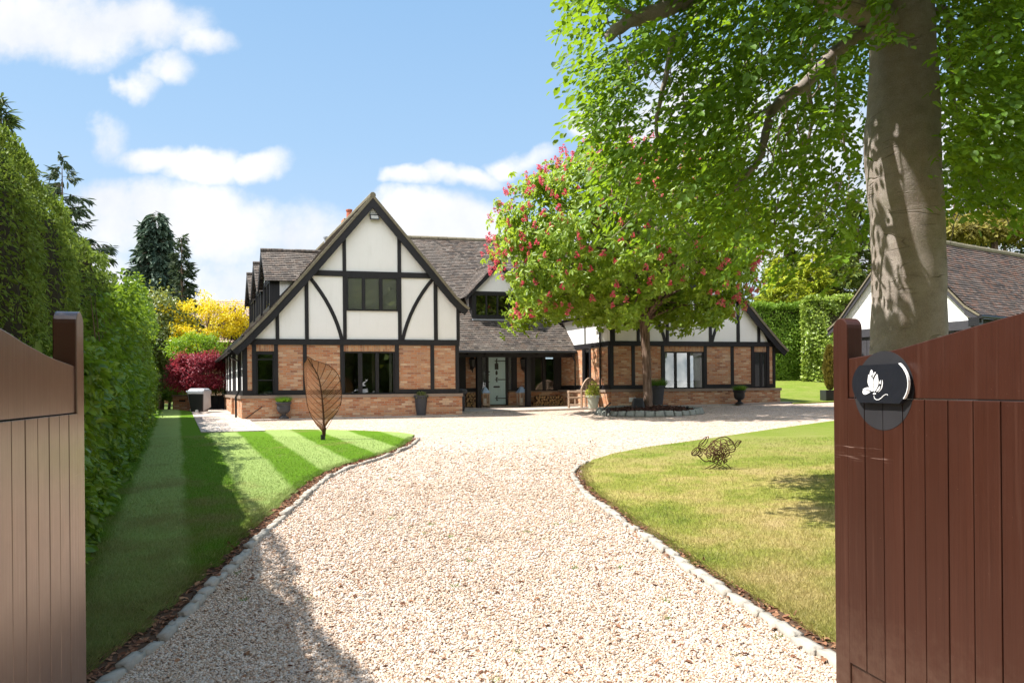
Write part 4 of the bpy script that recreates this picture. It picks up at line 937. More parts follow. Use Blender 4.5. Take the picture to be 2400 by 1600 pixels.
KL = [(190, 1540), (340, 1410), (440, 1340), (545, 1220), (640, 1120), (760, 990), (870, 890), (960, 780), (1060, 690), (1170, 590), (1280, 490), (1370, 405), (1500, 340), (1640, 300), (1800, 245), (1880, 205), (1914, 168)]
KLp = [ground_at(200 + x / 2.45, 960 + y / 2.45) for x, y in [(60, 1660)] + KL]
KR = [(1120, 175), (1075, 198), (1060, 225), (1078, 265), (1110, 305), (1150, 340), (1230, 395), (1300, 450), (1400, 515), (1500, 590), (1600, 665), (1700, 735), (1800, 800), (1900, 855), (2000, 925), (2100, 1000), (2200, 1060), (2280, 1105), (2400, 1180)]
KRp = [ground_at(800 + x / 1.96, 1000 + y / 1.96) for x, y in KR]
def resample(P, step):
    P = [Vector((p[0], p[1])) for p in P]
    for _ in range(2):                          # smooth the corners
        Q = [P[0]]
        for a, b in zip(P, P[1:]): Q += [a.lerp(b, .25), a.lerp(b, .75)]
        P = Q + [P[-1]]
    out = [P[0]]; acc = 0
    for a, b in zip(P, P[1:]):
        L = (b - a).length; t = step - acc
        while t <= L: out.append(a.lerp(b, t / L)); t += step
        acc = (acc + L) % step if L < step - acc else L - (t - step)
    return out
def offset(line, d):
    out = []
    for i, p in enumerate(line):
        q = line[min(i + 1, len(line) - 1)] - line[max(i - 1, 0)]; q.normalize(); out.append(p + Vector((-q.y, q.x)) * d)
    return out
kl = resample(KLp, .19); kr = resample(KRp, .19)
# left lawn (far side of the kerb from the drive) -- kl runs away from the camera, lawn on its left
kls = resample(KLp, .45); krs = resample(KRp, .45)
topL = [ground_at(200 + x / 2.45, 960 + y / 2.45) for x, y in ((1890, 152), (1800, 138), (1600, 129), (1400, 123), (1200, 122), (1000, 126), (740, 139), (664, 140), (640, 75), (612, 18), (520, 5))]
def hedge_x(Y): return -6.1 - .4825 * (Y - 9.8)
inL = offset(kls, .20)
lawnL = [(p.x, p.y) for p in inL] + [(p.x, p.y) for p in topL] + [(hedge_x(29) + .2, 29), (hedge_x(20) - .3, 20), (hedge_x(10) - .3, 10), (hedge_x(2) - .3, 2.0)]
lawn1 = sheet('lawn', lawnL, .045, .35, MT['lawn_l'], skirt=.1)
sheet('soil_strip', [(p.x, p.y) for p in offset(kls, .0)] + [(p.x, p.y) for p in reversed(offset(kls, .40))], .022, .3, MT['earth'], skirt=.05)
topR = [ground_at(800 + x / 1.96, 1000 + y / 1.96) for x, y in ((2700, -62), (2260, -22), (2000, 14), (1800, 44), (1600, 74), (1400, 102), (1250, 131), (1150, 163))]
inR = offset(krs, .15)
lawnR = [(p.x, p.y) for p in inR[2:]] + [(6.0, 2.0), (12, 3), (16, 12), (19, 18)] + [(p.x, p.y) for p in topR]
lawn2 = sheet('lawn', lawnR, .04, .35, MT['lawn_r'], skirt=.1)
sheet('soil_strip', [(p.x, p.y) for p in krs[3:]] + [(p.x, p.y) for p in reversed(offset(krs, .36)[3:])], .022, .3, MT['earth'], skirt=.05)
# back lawn, paving
bl = [HXY(20.15, 1.5), HXY(20.4, 0.6)] + [tuple(ground_at(x, y)[:2]) for x, y in ((1860, 947), (1950, 943), (2060, 938), (2300, 930))] + [(32, 28), (34, 42), (8, 44), HXY(20.2, 12)]
sheet('lawn', bl, .045, .8, MT['lawn_r'], skirt=.1)
def hsheet(name, poly, z, mat):
    m = MB(HT)
    m.poly([(a, b, 0) for a, b in poly], [(a, b) for a, b in poly]); n = len(poly)
    for i in range(n):
        a, b = poly[i], poly[(i + 1) % n]; m.poly([(a[0], a[1], 0), (b[0], b[1], 0), (b[0], b[1], -.12), (a[0], a[1], -.12)])
    m.v = [(x, y, gz(x, y) + z + (0 if zz == 0 else -.12)) for x, y, zz in m.v]
    o = m.build(name, mat); o['kind'] = 'structure'; return o
def inv_h(p):
    dx, dy = p[0] - OX, p[1] - OY; det = UX * VY - UY * VX
    return ((dx * VY - dy * VX) / det, (UX * dy - UY * dx) / det)
t1 = [inv_h(ground_at(420 + x / 11.2, 880 + y / 11.2)) for x, y in ((575, 1540), (330, 1000), (1130, 950))]
hsheet('patio', [t1[0], (.15, t1[0][1] - .1), (.15, -.45), (.0, 0), (.0, 11.), (t1[1][0], 11.), t1[1]], .065, MT['paving'])
hsheet('path', [(.16, -.52), (AR + .3, -.52), (AR + .3, .0), (.16, .0)], .05, MT['paving'])
hsheet('path', [(AR + .12, 1.0), (WL - .1, 1.2), (WL - .1, 5.0), (AR + .12, 5.0)], .055, MT['paving'])
hsheet('path', [(WL - .08, BW - .75), (PR_ + .3, BW - .75), (PR_ + .3, BW), (WL - .08, BW)], .05, MT['paving'])

# setts: rough blocks, every one an object of its own
def rough_block(sx, sy, sz, seed, name, mat):
    bm = bmesh.new(); bmesh.ops.create_cube(bm, size=1.0); bmesh.ops.subdivide_edges(bm, edges=bm.edges, cuts=2, use_grid_fill=True)
    r = random.Random(seed)
    for v in bm.verts:
        p = v.co; k = .5 - .13 * sum(abs(c) > .45 for c in p) * .5
        v.co = Vector((p.x * sx * (1 + r.uniform(-.1, .1)), p.y * sy * (1 + r.uniform(-.1, .1)), p.z * sz * (1 + r.uniform(-.12, .12))))
        if sum(abs(c) > .45 for c in p) >= 3: v.co *= .86
        elif sum(abs(c) > .45 for c in p) == 2: v.co *= .95
    me = bpy.data.meshes.new(name); bm.to_mesh(me); bm.free(); me.polygons.foreach_set('use_smooth', [True] * len(me.polygons)); me.materials.append(mat); return me
SETT = [rough_block(.18, .066, .11, i, 'granite_sett', MT['sett']) for i in range(6)]
def lay(line, label, group, meshes, name, cat, every=1, zz=-.014, size=1.0, skip=0):
    for i, p in enumerate(line[skip::every]):
        i += skip; q = line[min(i + 1, len(line) - 1)] - line[max(i - 1, 0)]
        o = bpy.data.objects.new(name, random.choice(meshes)); COL.objects.link(o)
        o.location = (p.x + random.uniform(-.012, .012), p.y + random.uniform(-.012, .012), gz(p.x, p.y) + zz + random.uniform(-.015, .012)); o.rotation_euler = (random.uniform(-.08, .08), random.uniform(-.08, .08), math.atan2(q.y, q.x) + random.uniform(-.1, .1))
        s = size * random.uniform(.88, 1.08); o.scale = (s, s, s); tag(o, label, cat, group)
vis = lambda p: p.y > 2.2
lay([p for p in kl if vis(p)], 'rough stone sett in the edging between the gravel and the striped lawn', 'setts edging the striped lawn', SETT, 'edging_sett', 'stone')
lay([p for p in kr if vis(p)], 'pale stone sett in the edging between the gravel and the dry sunlit lawn', 'setts edging the dry lawn', SETT, 'edging_sett', 'stone', zz=-.004)

# loose pebbles over the near drive
def icos():
    bm = bmesh.new(); bmesh.ops.create_icosphere(bm, subdivisions=1, radius=1.0); bm.verts.ensure_lookup_table()
    V = np.array([v.co[:] for v in bm.verts]); F = np.array([[v.index for v in f.verts] for f in bm.faces]); bm.free(); return V, F
IV, IF = icos()
def pebbles(name, n, y0, y1, rlo, rhi, zoff):
    # density falls with distance: uniform in 1/Y
    Y = 1 / rng.uniform(1 / y1, 1 / y0, n * 3); X = rng.uniform(-.78, .78, n * 3) * Y
    kp = in_poly(X, Y, DRV) & (rng.uniform(0, 1, n * 3) > np.clip((Y - 6.0) / (y1 - 6.0), 0, 1) ** 1.3)
    X, Y = X[kp][:n], Y[kp][:n]; m = len(X)
    r = rng.uniform(rlo, rhi, m) * (1 + .10 * np.clip(Y - 4, 0, 8))
    sc = np.stack([r * rng.uniform(.8, 1.35, m), r * rng.uniform(.7, 1.1, m), r * rng.uniform(.42, .75, m)], 1)
    a = rng.uniform(0, 2 * np.pi, m); ca, sa = np.cos(a), np.sin(a); tl = rng.normal(0, .3, (m, 2))
    V = IV[None] * sc[:, None] * (1 + rng.uniform(-.16, .16, (m, 12, 1)))
    V = np.stack([V[..., 0] * ca[:, None] - V[..., 1] * sa[:, None], V[..., 0] * sa[:, None] + V[..., 1] * ca[:, None], V[..., 2] + tl[:, :1] * V[..., 0] + tl[:, 1:] * V[..., 1]], -1)
    V[..., 0] += X[:, None]; V[..., 1] += Y[:, None]; V[..., 2] += (g(X, Y) + zoff + rng.uniform(-.002, .008, m))[:, None]
    F = IF[None] + (np.arange(m) * 12)[:, None, None]
    o = np_mesh(name, V.reshape(-1, 3), F.reshape(-1, 3), MT['pebble'], smooth=True)
    tag(o, 'loose golden flint pebbles covering the near drive', 'gravel', kind='stuff'); return o
DRV = [(p.x, p.y) for p in kl] + [(0.2, 19), (2.6, 18)] + [(p.x, p.y) for p in kr[::1]] + [(5, 1.9), (-4, 1.9)]
pebbles('gravel', 175000, 2.8, 16.0, .0048, .0112, .003)

# ------------------------------------------------------------------ grass blades on the near lawns
def blades(name, poly, n, y0, y1, mat, label, hlo, hhi, w, zoff=.04, edge=None):
    Y = 1 / rng.uniform(1 / y1, 1 / y0, n * 6); X = rng.uniform(-.80, .80, n * 6) * Y
    kp = in_poly(X, Y, poly); X, Y = X[kp][:n], Y[kp][:n]; m = len(X)
    P = np.stack([X, Y, g(X, Y) + zoff], 1)
    D = rng.normal(0, .55, (m, 3)); D[:, 2] = 1
    V, F = blade_geo(P, D, rng.uniform(hlo, hhi, m), w * (1 + .08 * np.clip(Y - 4, 0, 10)))
    o = np_mesh(name, V, F, mat); tag(o, label, 'grass', kind='stuff')
blades('grass', lawnL, 150000, 3.5, 16.0, MT['bl_l'], 'short mown grass of the striped lawn', .018, .045, .0035)
blades('grass', lawnR, 130000, 3.5, 14.0, MT['bl_r'], 'short dry grass of the sunlit lawn', .02, .05, .0035)
def edge_grass(line, n, d0, d1, mat, label):
    i = rng.integers(0, len(line) - 1, n); t = rng.uniform(0, 1, n); A = np.array([(p.x, p.y) for p in line])
    Dv = A[i + 1] - A[i]; L = np.linalg.norm(Dv, axis=1, keepdims=True) + 1e-6; N_ = np.stack([-Dv[:, 1], Dv[:, 0]], 1) / L
    ns = np.sin(A[i][:, 0] * 9.1) * .03 + np.sin(A[i][:, 1] * 13.7) * .03
    XY = A[i] + Dv * t[:, None] + N_ * (rng.uniform(d0, d1, n) + ns)[:, None]
    D = rng.normal(0, .5, (n, 3)); D[:, 2] = .8; D[:, :2] -= N_ * .7
    V, F = blade_geo(np.stack([XY[:, 0], XY[:, 1], g(XY[:, 0], XY[:, 1]) + .035], 1), D, rng.uniform(.025, .065, n), .005)
    tag(np_mesh('grass', V, F, mat), label, 'grass', kind='stuff')
edge_grass([p for p in kl if vis(p)], 14000, .15, .28, MT['bl_l'], 'ragged grass tufts along the edge of the striped lawn')
edge_grass([p for p in kr if vis(p)], 4500, .09, .20, MT['bl_r'], 'ragged grass tufts along the edge of the dry lawn')
# dead leaves and bark crumbs in the soil strips
def crumbs(line, n, d0, d1, label):
    i = rng.integers(0, len(line) - 1, n); A = np.array([(p.x, p.y) for p in line]); Dv = A[i + 1] - A[i]; L = np.linalg.norm(Dv, axis=1, keepdims=True) + 1e-6; N_ = np.stack([-Dv[:, 1], Dv[:, 0]], 1) / L
    XY = A[i] + Dv * rng.uniform(0, 1, (n, 1)) + N_ * rng.uniform(d0, d1, (n, 1))
    P = np.stack([XY[:, 0], XY[:, 1], g(XY[:, 0], XY[:, 1]) + .03], 1); D = rng.normal(0, 1, (n, 3)); D[:, 2] *= .25; N3 = rng.normal(0, .4, (n, 3)); N3[:, 2] = 1
    V, F = leaf_geo(P, D, N3, rng.uniform(.02, .06, n), rng.uniform(.01, .03, n)); tag(np_mesh('leaf_litter', V, F, MT['chip2']), label, 'leaf litter', kind='stuff')
MT['chip2'] = M_leaf('dead_leaf', (0.09, 0.035, 0.02), (0.20, 0.09, 0.05), (0.36, 0.2, 0.11), 0.1, (.2, .1, .05), .8, .2)
crumbs([p for p in kl if vis(p)], 3200, .02, .24, 'brown leaf litter beside the striped lawn'); crumbs([p for p in kr if vis(p)], 1700, -.03, .18, 'brown leaf litter beside the dry lawn')

# ------------------------------------------------------------------ the gates
def gate(P0, d, s_top, label, mat, mirror, pattern):
    """P0: outer foot of the free stile; d: unit direction along the leaf towards the hinge; s_top: (s, z) top edge"""
    nx, ny = (d[1], -d[0]) if mirror else (-d[1], d[0])         # towards the drive
    T = lambda s, q, z: (P0[0] + d[0] * s - nx * q, P0[1] + d[1] * s - ny * q, z)   # q = depth away from the drive
    root = thing('gate', label, 'gate', (P0[0], P0[1], gz(*P0)))
    SW, TH, LEN = .095, .078, 1.66; zt = s_top[0][1]
    m = MB(T); zz = 1.805; r = SW / 2
    prof = [(0, .08), (SW, .08), (SW, zz - r)] + [(r + r * math.cos(t), zz - r + r * math.sin(t)) for t in [math.pi * k / 10 for k in range(1, 10)]] + [(0, zz - r)]
    m.prism(prof, 0, TH); m.build('stile', mat, root, bevel=.004)
    m = MB(T); m.box(LEN - SW, LEN, 0, TH, .06, 2.05); m.build('stile', mat, root, bevel=.004)
    def zrail(s): return pattern['rail'] + pattern.get('rs', 0) * s
    m = MB(T); pts = [(SW, zrail(SW))] + [(LEN - SW, zrail(LEN))]
    top = []
    for i in range(15):
        s = SW + (LEN - 2 * SW) * i / 14; k = max(j for j in range(len(s_top)) if s_top[j][0] <= s + 1e-6); k = min(k, len(s_top) - 2)
        (s0, z0), (s1, z1) = s_top[k], s_top[k + 1]; top.append((s, z0 + (z1 - z0) * (s - s0) / (s1 - s0)))
    m.prism(pts + list(reversed(top)), .0065, TH - .006); m.build('top_rail', mat, root, bevel=.003)
    m = MB(T); m.box(SW, LEN - SW, .008, TH - .008, .08, .26); m.build('bottom_rail', mat, root, bevel=.003)
    bw = .108; s = SW + .001; m = MB(T); i = 0
    while s < LEN - SW - .01:
        e = min(s + bw - .004, LEN - SW - .001); m.box(s, e, -.0015 + .0008 * (i % 2), .04, .262, zrail(s) - .003); s += bw; i += 1
    m.build('boarding', mat, root, bevel=.0025)
    m = MB(T); m.box(SW, LEN - SW, .0401, .05, .26, zrail(SW) - .01); m.build('backing', MT['timber'], root)
    return root, T
import numpy as _np
def s_of(px, P0, d):        # distance along the leaf where the photo column px meets it
    u = (px - CX) / FPX
    return (u * P0[1] - P0[0]) / (d[0] - u * d[1])
def z_of(px, py, P0, d):
    s = s_of(px, P0, d); Y = P0[1] + d[1] * s; return s, at(px, py, Y).z
PRt, dR = (1.5 - .0, 3.08), (.2075, -.9782); PRt = (at(1953, 900, 3.15).x, 3.15)
PLf, dL = (at(197, 900, 2.63).x, 2.63), (.315, -.949)
topR_ = [z_of(x, y, PRt, dR) for x, y in ((1980, 841), (1995, 839), (2092, 821), (2194, 791), (2296, 760), (2400, 731))]; topR_.append((1.7, topR_[-1][1] + .14))
topL_ = [z_of(x, y, PLf, dL) for x, y in ((190, 861), (178, 857), (126, 838), (63, 803), (29, 780), (0, 764))]; topL_.append((1.7, topL_[-1][1] + .16))
rl = z_of(2010, 932, PRt, dR)[1]; ll = z_of(178, 967, PLf, dL)[1]; ll2 = z_of(0, 986, PLf, dL); 
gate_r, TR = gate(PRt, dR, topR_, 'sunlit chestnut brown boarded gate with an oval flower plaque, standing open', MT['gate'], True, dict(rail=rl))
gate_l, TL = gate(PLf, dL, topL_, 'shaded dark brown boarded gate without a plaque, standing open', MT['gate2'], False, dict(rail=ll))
# painted disc and plaque
sc_, zc_ = z_of(2068, 915, PRt, dR); rad = .165
m = MB(TR); rlz = rl - .0015        # the disc is painted over rail and boards, so the grooves run through it
def disc_cols(x0, x1, lo, hi, q0, q1, n):
    for k in range(n):
        p0, p1 = x0 + (x1 - x0) * k / n, x0 + (x1 - x0) * (k + 1) / n
        c0, c1 = (math.sqrt(max(0, rad ** 2 - (p - sc_) ** 2)) for p in (p0, p1))
        P = [(p0, max(lo, zc_ - c0)), (p1, max(lo, zc_ - c1)), (p1, min(hi, zc_ + c1)), (p0, min(hi, zc_ + c0))]
        if P[3][1] - P[0][1] > 1e-4 or P[2][1] - P[1][1] > 1e-4: m.prism(P, q0, q1)
disc_cols(max(.0955, sc_ - rad), sc_ + rad, rlz + .001, 9., .0055, .0068, 40)
if sc_ - rad < .0945: disc_cols(sc_ - rad, .0945, 0., 9., -.0008, .0002, 8)
s_ = .096; i_ = 0
while s_ < sc_ + rad:
    b0_, b1_ = max(s_, sc_ - rad), min(s_ + .104, sc_ + rad)
    if b1_ > b0_: disc_cols(b0_, b1_, 0., rlz - .003, -.0026 + .0008 * (i_ % 2), -.0012 + .0008 * (i_ % 2), 12)
    s_ += .108; i_ += 1
dd = m.build('painted_disc', MT['discpaint'], gate_r)
hh_ = z_of(2068, 854, PRt, dR)[1]; hl_ = z_of(2068, 944, PRt, dR)[1]; r2 = .158; pc_ = (hh_ + hl_) / 2
plq = []
a1 = R(45); rz_ = (hh_ - pc_) / math.sin(a1); r2 *= 1.0
for k in range(15): t = -a1 + 2 * a1 * k / 14; plq.append((sc_ + .004 + r2 * (math.cos(t) * 1.0), pc_ + rz_ * math.sin(t)))
for k in range(15): t = math.pi - a1 + 2 * a1 * k / 14; plq.append((sc_ + .004 + r2 * math.cos(t), pc_ + rz_ * math.sin(t)))
m = MB(TR); m.prism(plq, -.022, -.004); pq = m.build('plaque', MT['slate'], gate_r)
m = MB(TR)
ex = [(x, z) for x, z in plq[:15]]
m.ribbon([(sc_ + .004 + (r2 + .0005) * math.cos(-a1 + 2 * a1 * k / 14), pc_ + (rz_ + .0005) * math.sin(-a1 + 2 * a1 * k / 14)) for k in range(2, 15)], .0035, -.0228, -.012); m.build('bright_edge', MT['white'], pq)
Zq = lambda x, y: z_of(1960 + x / 7.125, 800 + y / 7.125, PRt, dR)
m = MB(TR)
def shape(pts, nn=4):
    P = [Zq(x, y) for x, y in pts]; Q = []
    for i in range(len(P)):      # Catmull-Rom outline
        p0, p1, p2, p3 = (Vector(P[(i + k) % len(P)]) for k in (-1, 0, 1, 2))
        for t in [j / nn for j in range(nn)]: Q.append(tuple(.5 * ((2 * p1) + (-p0 + p2) * t + (2 * p0 - 5 * p1 + 4 * p2 - p3) * t * t + (-p0 + 3 * p1 - 3 * p2 + p3) * t ** 3)))
    m.prism(Q, -.0236, -.0221)
shape([(625, 550), (660, 590), (696, 640), (694, 740), (690, 832), (640, 770), (606, 690), (610, 610)])
shape([(762, 545), (780, 620), (786, 700), (750, 790), (708, 838), (706, 730), (712, 640), (735, 585)])
shape([(668, 472), (692, 512), (682, 560), (672, 572), (642, 545), (650, 505)]); shape([(722, 512), (740, 522), (715, 560), (696, 600), (692, 580), (704, 535)])
shape([(520, 800), (560, 775), (620, 765), (650, 800), (680, 832), (640, 812), (590, 806), (545, 812)]); shape([(520, 822), (570, 818), (645, 838), (605, 868), (560, 884), (525, 868)])
shape([(808, 740), (806, 780), (775, 820), (748, 836), (770, 790)]); shape([(822, 645), (826, 680), (818, 710), (804, 700), (808, 668)])
shape([(850, 640), (858, 700), (845, 770), (810, 820), (775, 845), (820, 795), (840, 740), (845, 690)]); shape([(690, 872), (712, 856), (742, 868), (718, 884)])
ln = [Zq(x, y) for x, y in ((705, 905), (715, 945), (745, 970), (785, 970), (830, 940), (865, 905), (900, 882), (930, 880), (938, 898))]
for i in range(len(ln) - 1): m.ribbon([ln[i], ln[i + 1]], .0028 - abs(i - 3) * .0003, -.0236, -.0221)
m.build('flower_emblem', MT['white'], pq)

# things blown about on the drive: dry leaves, twigs and a few weeds
n = 420; Y = 1 / rng.uniform(1 / 22., 1 / 3.2, n * 3); X = rng.uniform(-.5, .5, n * 3) * Y; kp = in_poly(X, Y, DRV); X, Y = X[kp][:n], Y[kp][:n]; m_ = len(X)
D = rng.normal(0, 1, (m_, 3)); D[:, 2] *= .15; N3 = rng.normal(0, .3, (m_, 3)); N3[:, 2] += 1
V, F = leaf_geo(np.stack([X, Y, g(X, Y) + .016], 1), D, N3, rng.uniform(.02, .055, m_), rng.uniform(.01, .028, m_), .2, .3)
tag(np_mesh('fallen_leaves', V, F, MT['chip2']), 'dry brown leaves scattered over the gravel drive', 'fallen leaves', kind='stuff')
PP, DD = [], []
for _ in range(46):
    yy = 1 / random.uniform(1 / 14., 1 / 3.4); xx = random.uniform(-.42, .4) * yy
    if not in_poly(np.array([xx]), np.array([yy]), DRV)[0]: continue
    k = random.randint(8, 26); PP.append(np.stack([xx + rng.normal(0, .018, k), yy + rng.normal(0, .018, k), np.full(k, gz(xx, yy) + .004)], 1)); d = rng.normal(0, .7, (k, 3)); d[:, 2] = .9; DD.append(d)
V, F = blade_geo(np.concatenate(PP), np.concatenate(DD), rng.uniform(.02, .06, sum(map(len, PP))), .005)
tag(np_mesh('weeds', V, F, MT['green_grass']), 'small weeds sprouting through the gravel drive', 'weeds', kind='stuff')
# ------------------------------------------------------------------ vegetation
def snoise(P, f, seed=0.0):
    """cheap smooth noise in about -1..1"""
    x, y, z = P[:, 0] * f + seed, P[:, 1] * f + seed * 1.7, P[:, 2] * f - seed
    return (np.sin(x * 1.7 + 1.3 * np.sin(y * 1.1 + .5)) + np.sin(y * 1.9 + 1.1 * np.sin(z * 1.3 + 1.)) + np.sin(z * 1.6 + 1.2 * np.sin(x * 1.2 + 2.)) + .6 * np.sin(x * 3.7 + y * 2.9) + .6 * np.sin(z * 4.1 - x * 2.7)) / 3.6

def bush(name, label, cat, c, rad, mat, n, L, Wd, group=None, trunk=None, clumps=40, flat=.0, lump=.28, shell=.55, kind=None, parts=True, droop=.3):
    """crown of leaves in clumps on boughs"""
    c = Vector(c); rad = np.array(rad)
    U_ = rand_unit(clumps); U_[:, 2] = np.where(U_[:, 2] < -flat, -flat + rng.uniform(-.1, .15, clumps), U_[:, 2])
    Cc = U_ * (rng.uniform(shell, 1, (clumps, 1)) ** .6) * (1 - lump * .9) * (1 + .16 * rng.normal(0, 1, (clumps, 1)) * lump * 2)
    k = rng.integers(0, clumps, n); P = Cc[k] + np.clip(rng.normal(0, 1, (n, 3)), -2.2, 2.2) * lump * .62
    P = P * rad + np.array(c)
    out = nrm((P - np.array(c)) / rad); D = out * .5 + rand_unit(n) * .8 - np.array([0, 0, droop]); Nn = out * .6 + rand_unit(n) * .6 + np.array([0, 0, .6])
    V, F = leaf_geo(P, D, Nn, rng.uniform(.7, 1.25, n) * L, rng.uniform(.75, 1.2, n) * Wd)
    base = Vector((c.x, c.y, gz(c.x, c.y)))
    root = thing(name, label, cat, base, group)
    np_mesh('crown', V, F, mat, root)
    m = MB(); r0 = trunk or .05 * float(rad.max())
    top = (c.x, c.y, c.z - rad[2] * .25)
    m.tube([(c.x, c.y, base.z - .2), (c.x + .05 * rad[0], c.y, (base.z + top[2]) / 2), top], [r0, r0 * .85, r0 * .7], 8)
    for i in range(min(clumps, 16)):
        q = Cc[i] * rad + np.array(c); mid = (Vector(top) * .5 + Vector(q) * .5) + Vector((0, 0, -.06 * rad[2]))
        m.tube([top, tuple(mid), tuple(q)], [r0 * .5, r0 * .3, r0 * .08], 5)
    m.build('trunk', MT['bark'], root, smooth=True)
    return root

def conifer(name, label, base, H, Rb, mat, nbr, sprays, L, Wd, droop=.35, power=.9, h0=.08, tip=.12, weep=.2, side=None, spread=.22, bare=.0, group=None, trunk_r=None, asc=0.0):
    base = Vector(base); root = thing(name, label, 'tree', base, group)
    m = MB(); tr = trunk_r or H * .016
    m.tube([(base.x, base.y, base.z - .3), (base.x, base.y, base.z + H * .5), (base.x, base.y, base.z + H * .97)], [tr, tr * .55, .012], 8)
    Ps, Ds, Ns = [], [], []
    for i in range(nbr):
        h = h0 + (1 - h0) * (i + random.random()) / nbr; h = h ** .95
        az = random.uniform(0, 2 * math.pi) if side is None else random.gauss(side, 1.1)
        ln = Rb * max(.04, (1 - h)) ** power * random.uniform(.62, 1.12) + .02 * Rb
        dx, dy = math.cos(az), math.sin(az); z0 = base.z + h * H
        t = np.linspace(bare, 1, 12); zz = z0 + asc * ln * t - droop * ln * t * t + tip * ln * t ** 4
        pts = np.stack([base.x + dx * ln * t, base.y + dy * ln * t, zz], 1)
        m.tube([tuple(pts[0]), tuple(pts[5]), tuple(pts[11])], [tr * .22 * (1 - h) + .012, tr * .15 * (1 - h) + .008, .005], 4)
        n = max(4, int(sprays * ln / Rb)); tt = rng.uniform(.08, 1.02, n) ** .8; j = np.clip((tt * 11).astype(int), 0, 10); f = tt * 11 - j
        p = pts[j] * (1 - f[:, None]) + pts[j + 1] * f[:, None]
        w = (spread * ln * (1.05 - tt * .8))[:, None]; sd = rng.normal(0, .55, (n, 1)) * w
        p = p + np.concatenate([-dy * sd, dx * sd, -np.abs(sd) * .25 - np.abs(rng.normal(0, weep * .5, (n, 1))) * L * 2], 1)
        d = np.stack([np.full(n, dx), np.full(n, dy), np.full(n, -weep * 1.5)], 1) + rng.normal(0, .42, (n, 3))
        Ps.append(p); Ds.append(d); nn = rng.normal(0, .5, (n, 3)); nn[:, 2] += 1; Ns.append(nn)
    P = np.concatenate(Ps); n = len(P)
    V, F = leaf_geo(P, np.concatenate(Ds), np.concatenate(Ns), rng.uniform(.6, 1.25, n) * L, rng.uniform(.6, 1.2, n) * Wd)
    np_mesh('crown', V, F, mat, root); m.build('trunk', MT['bark'], root); return root

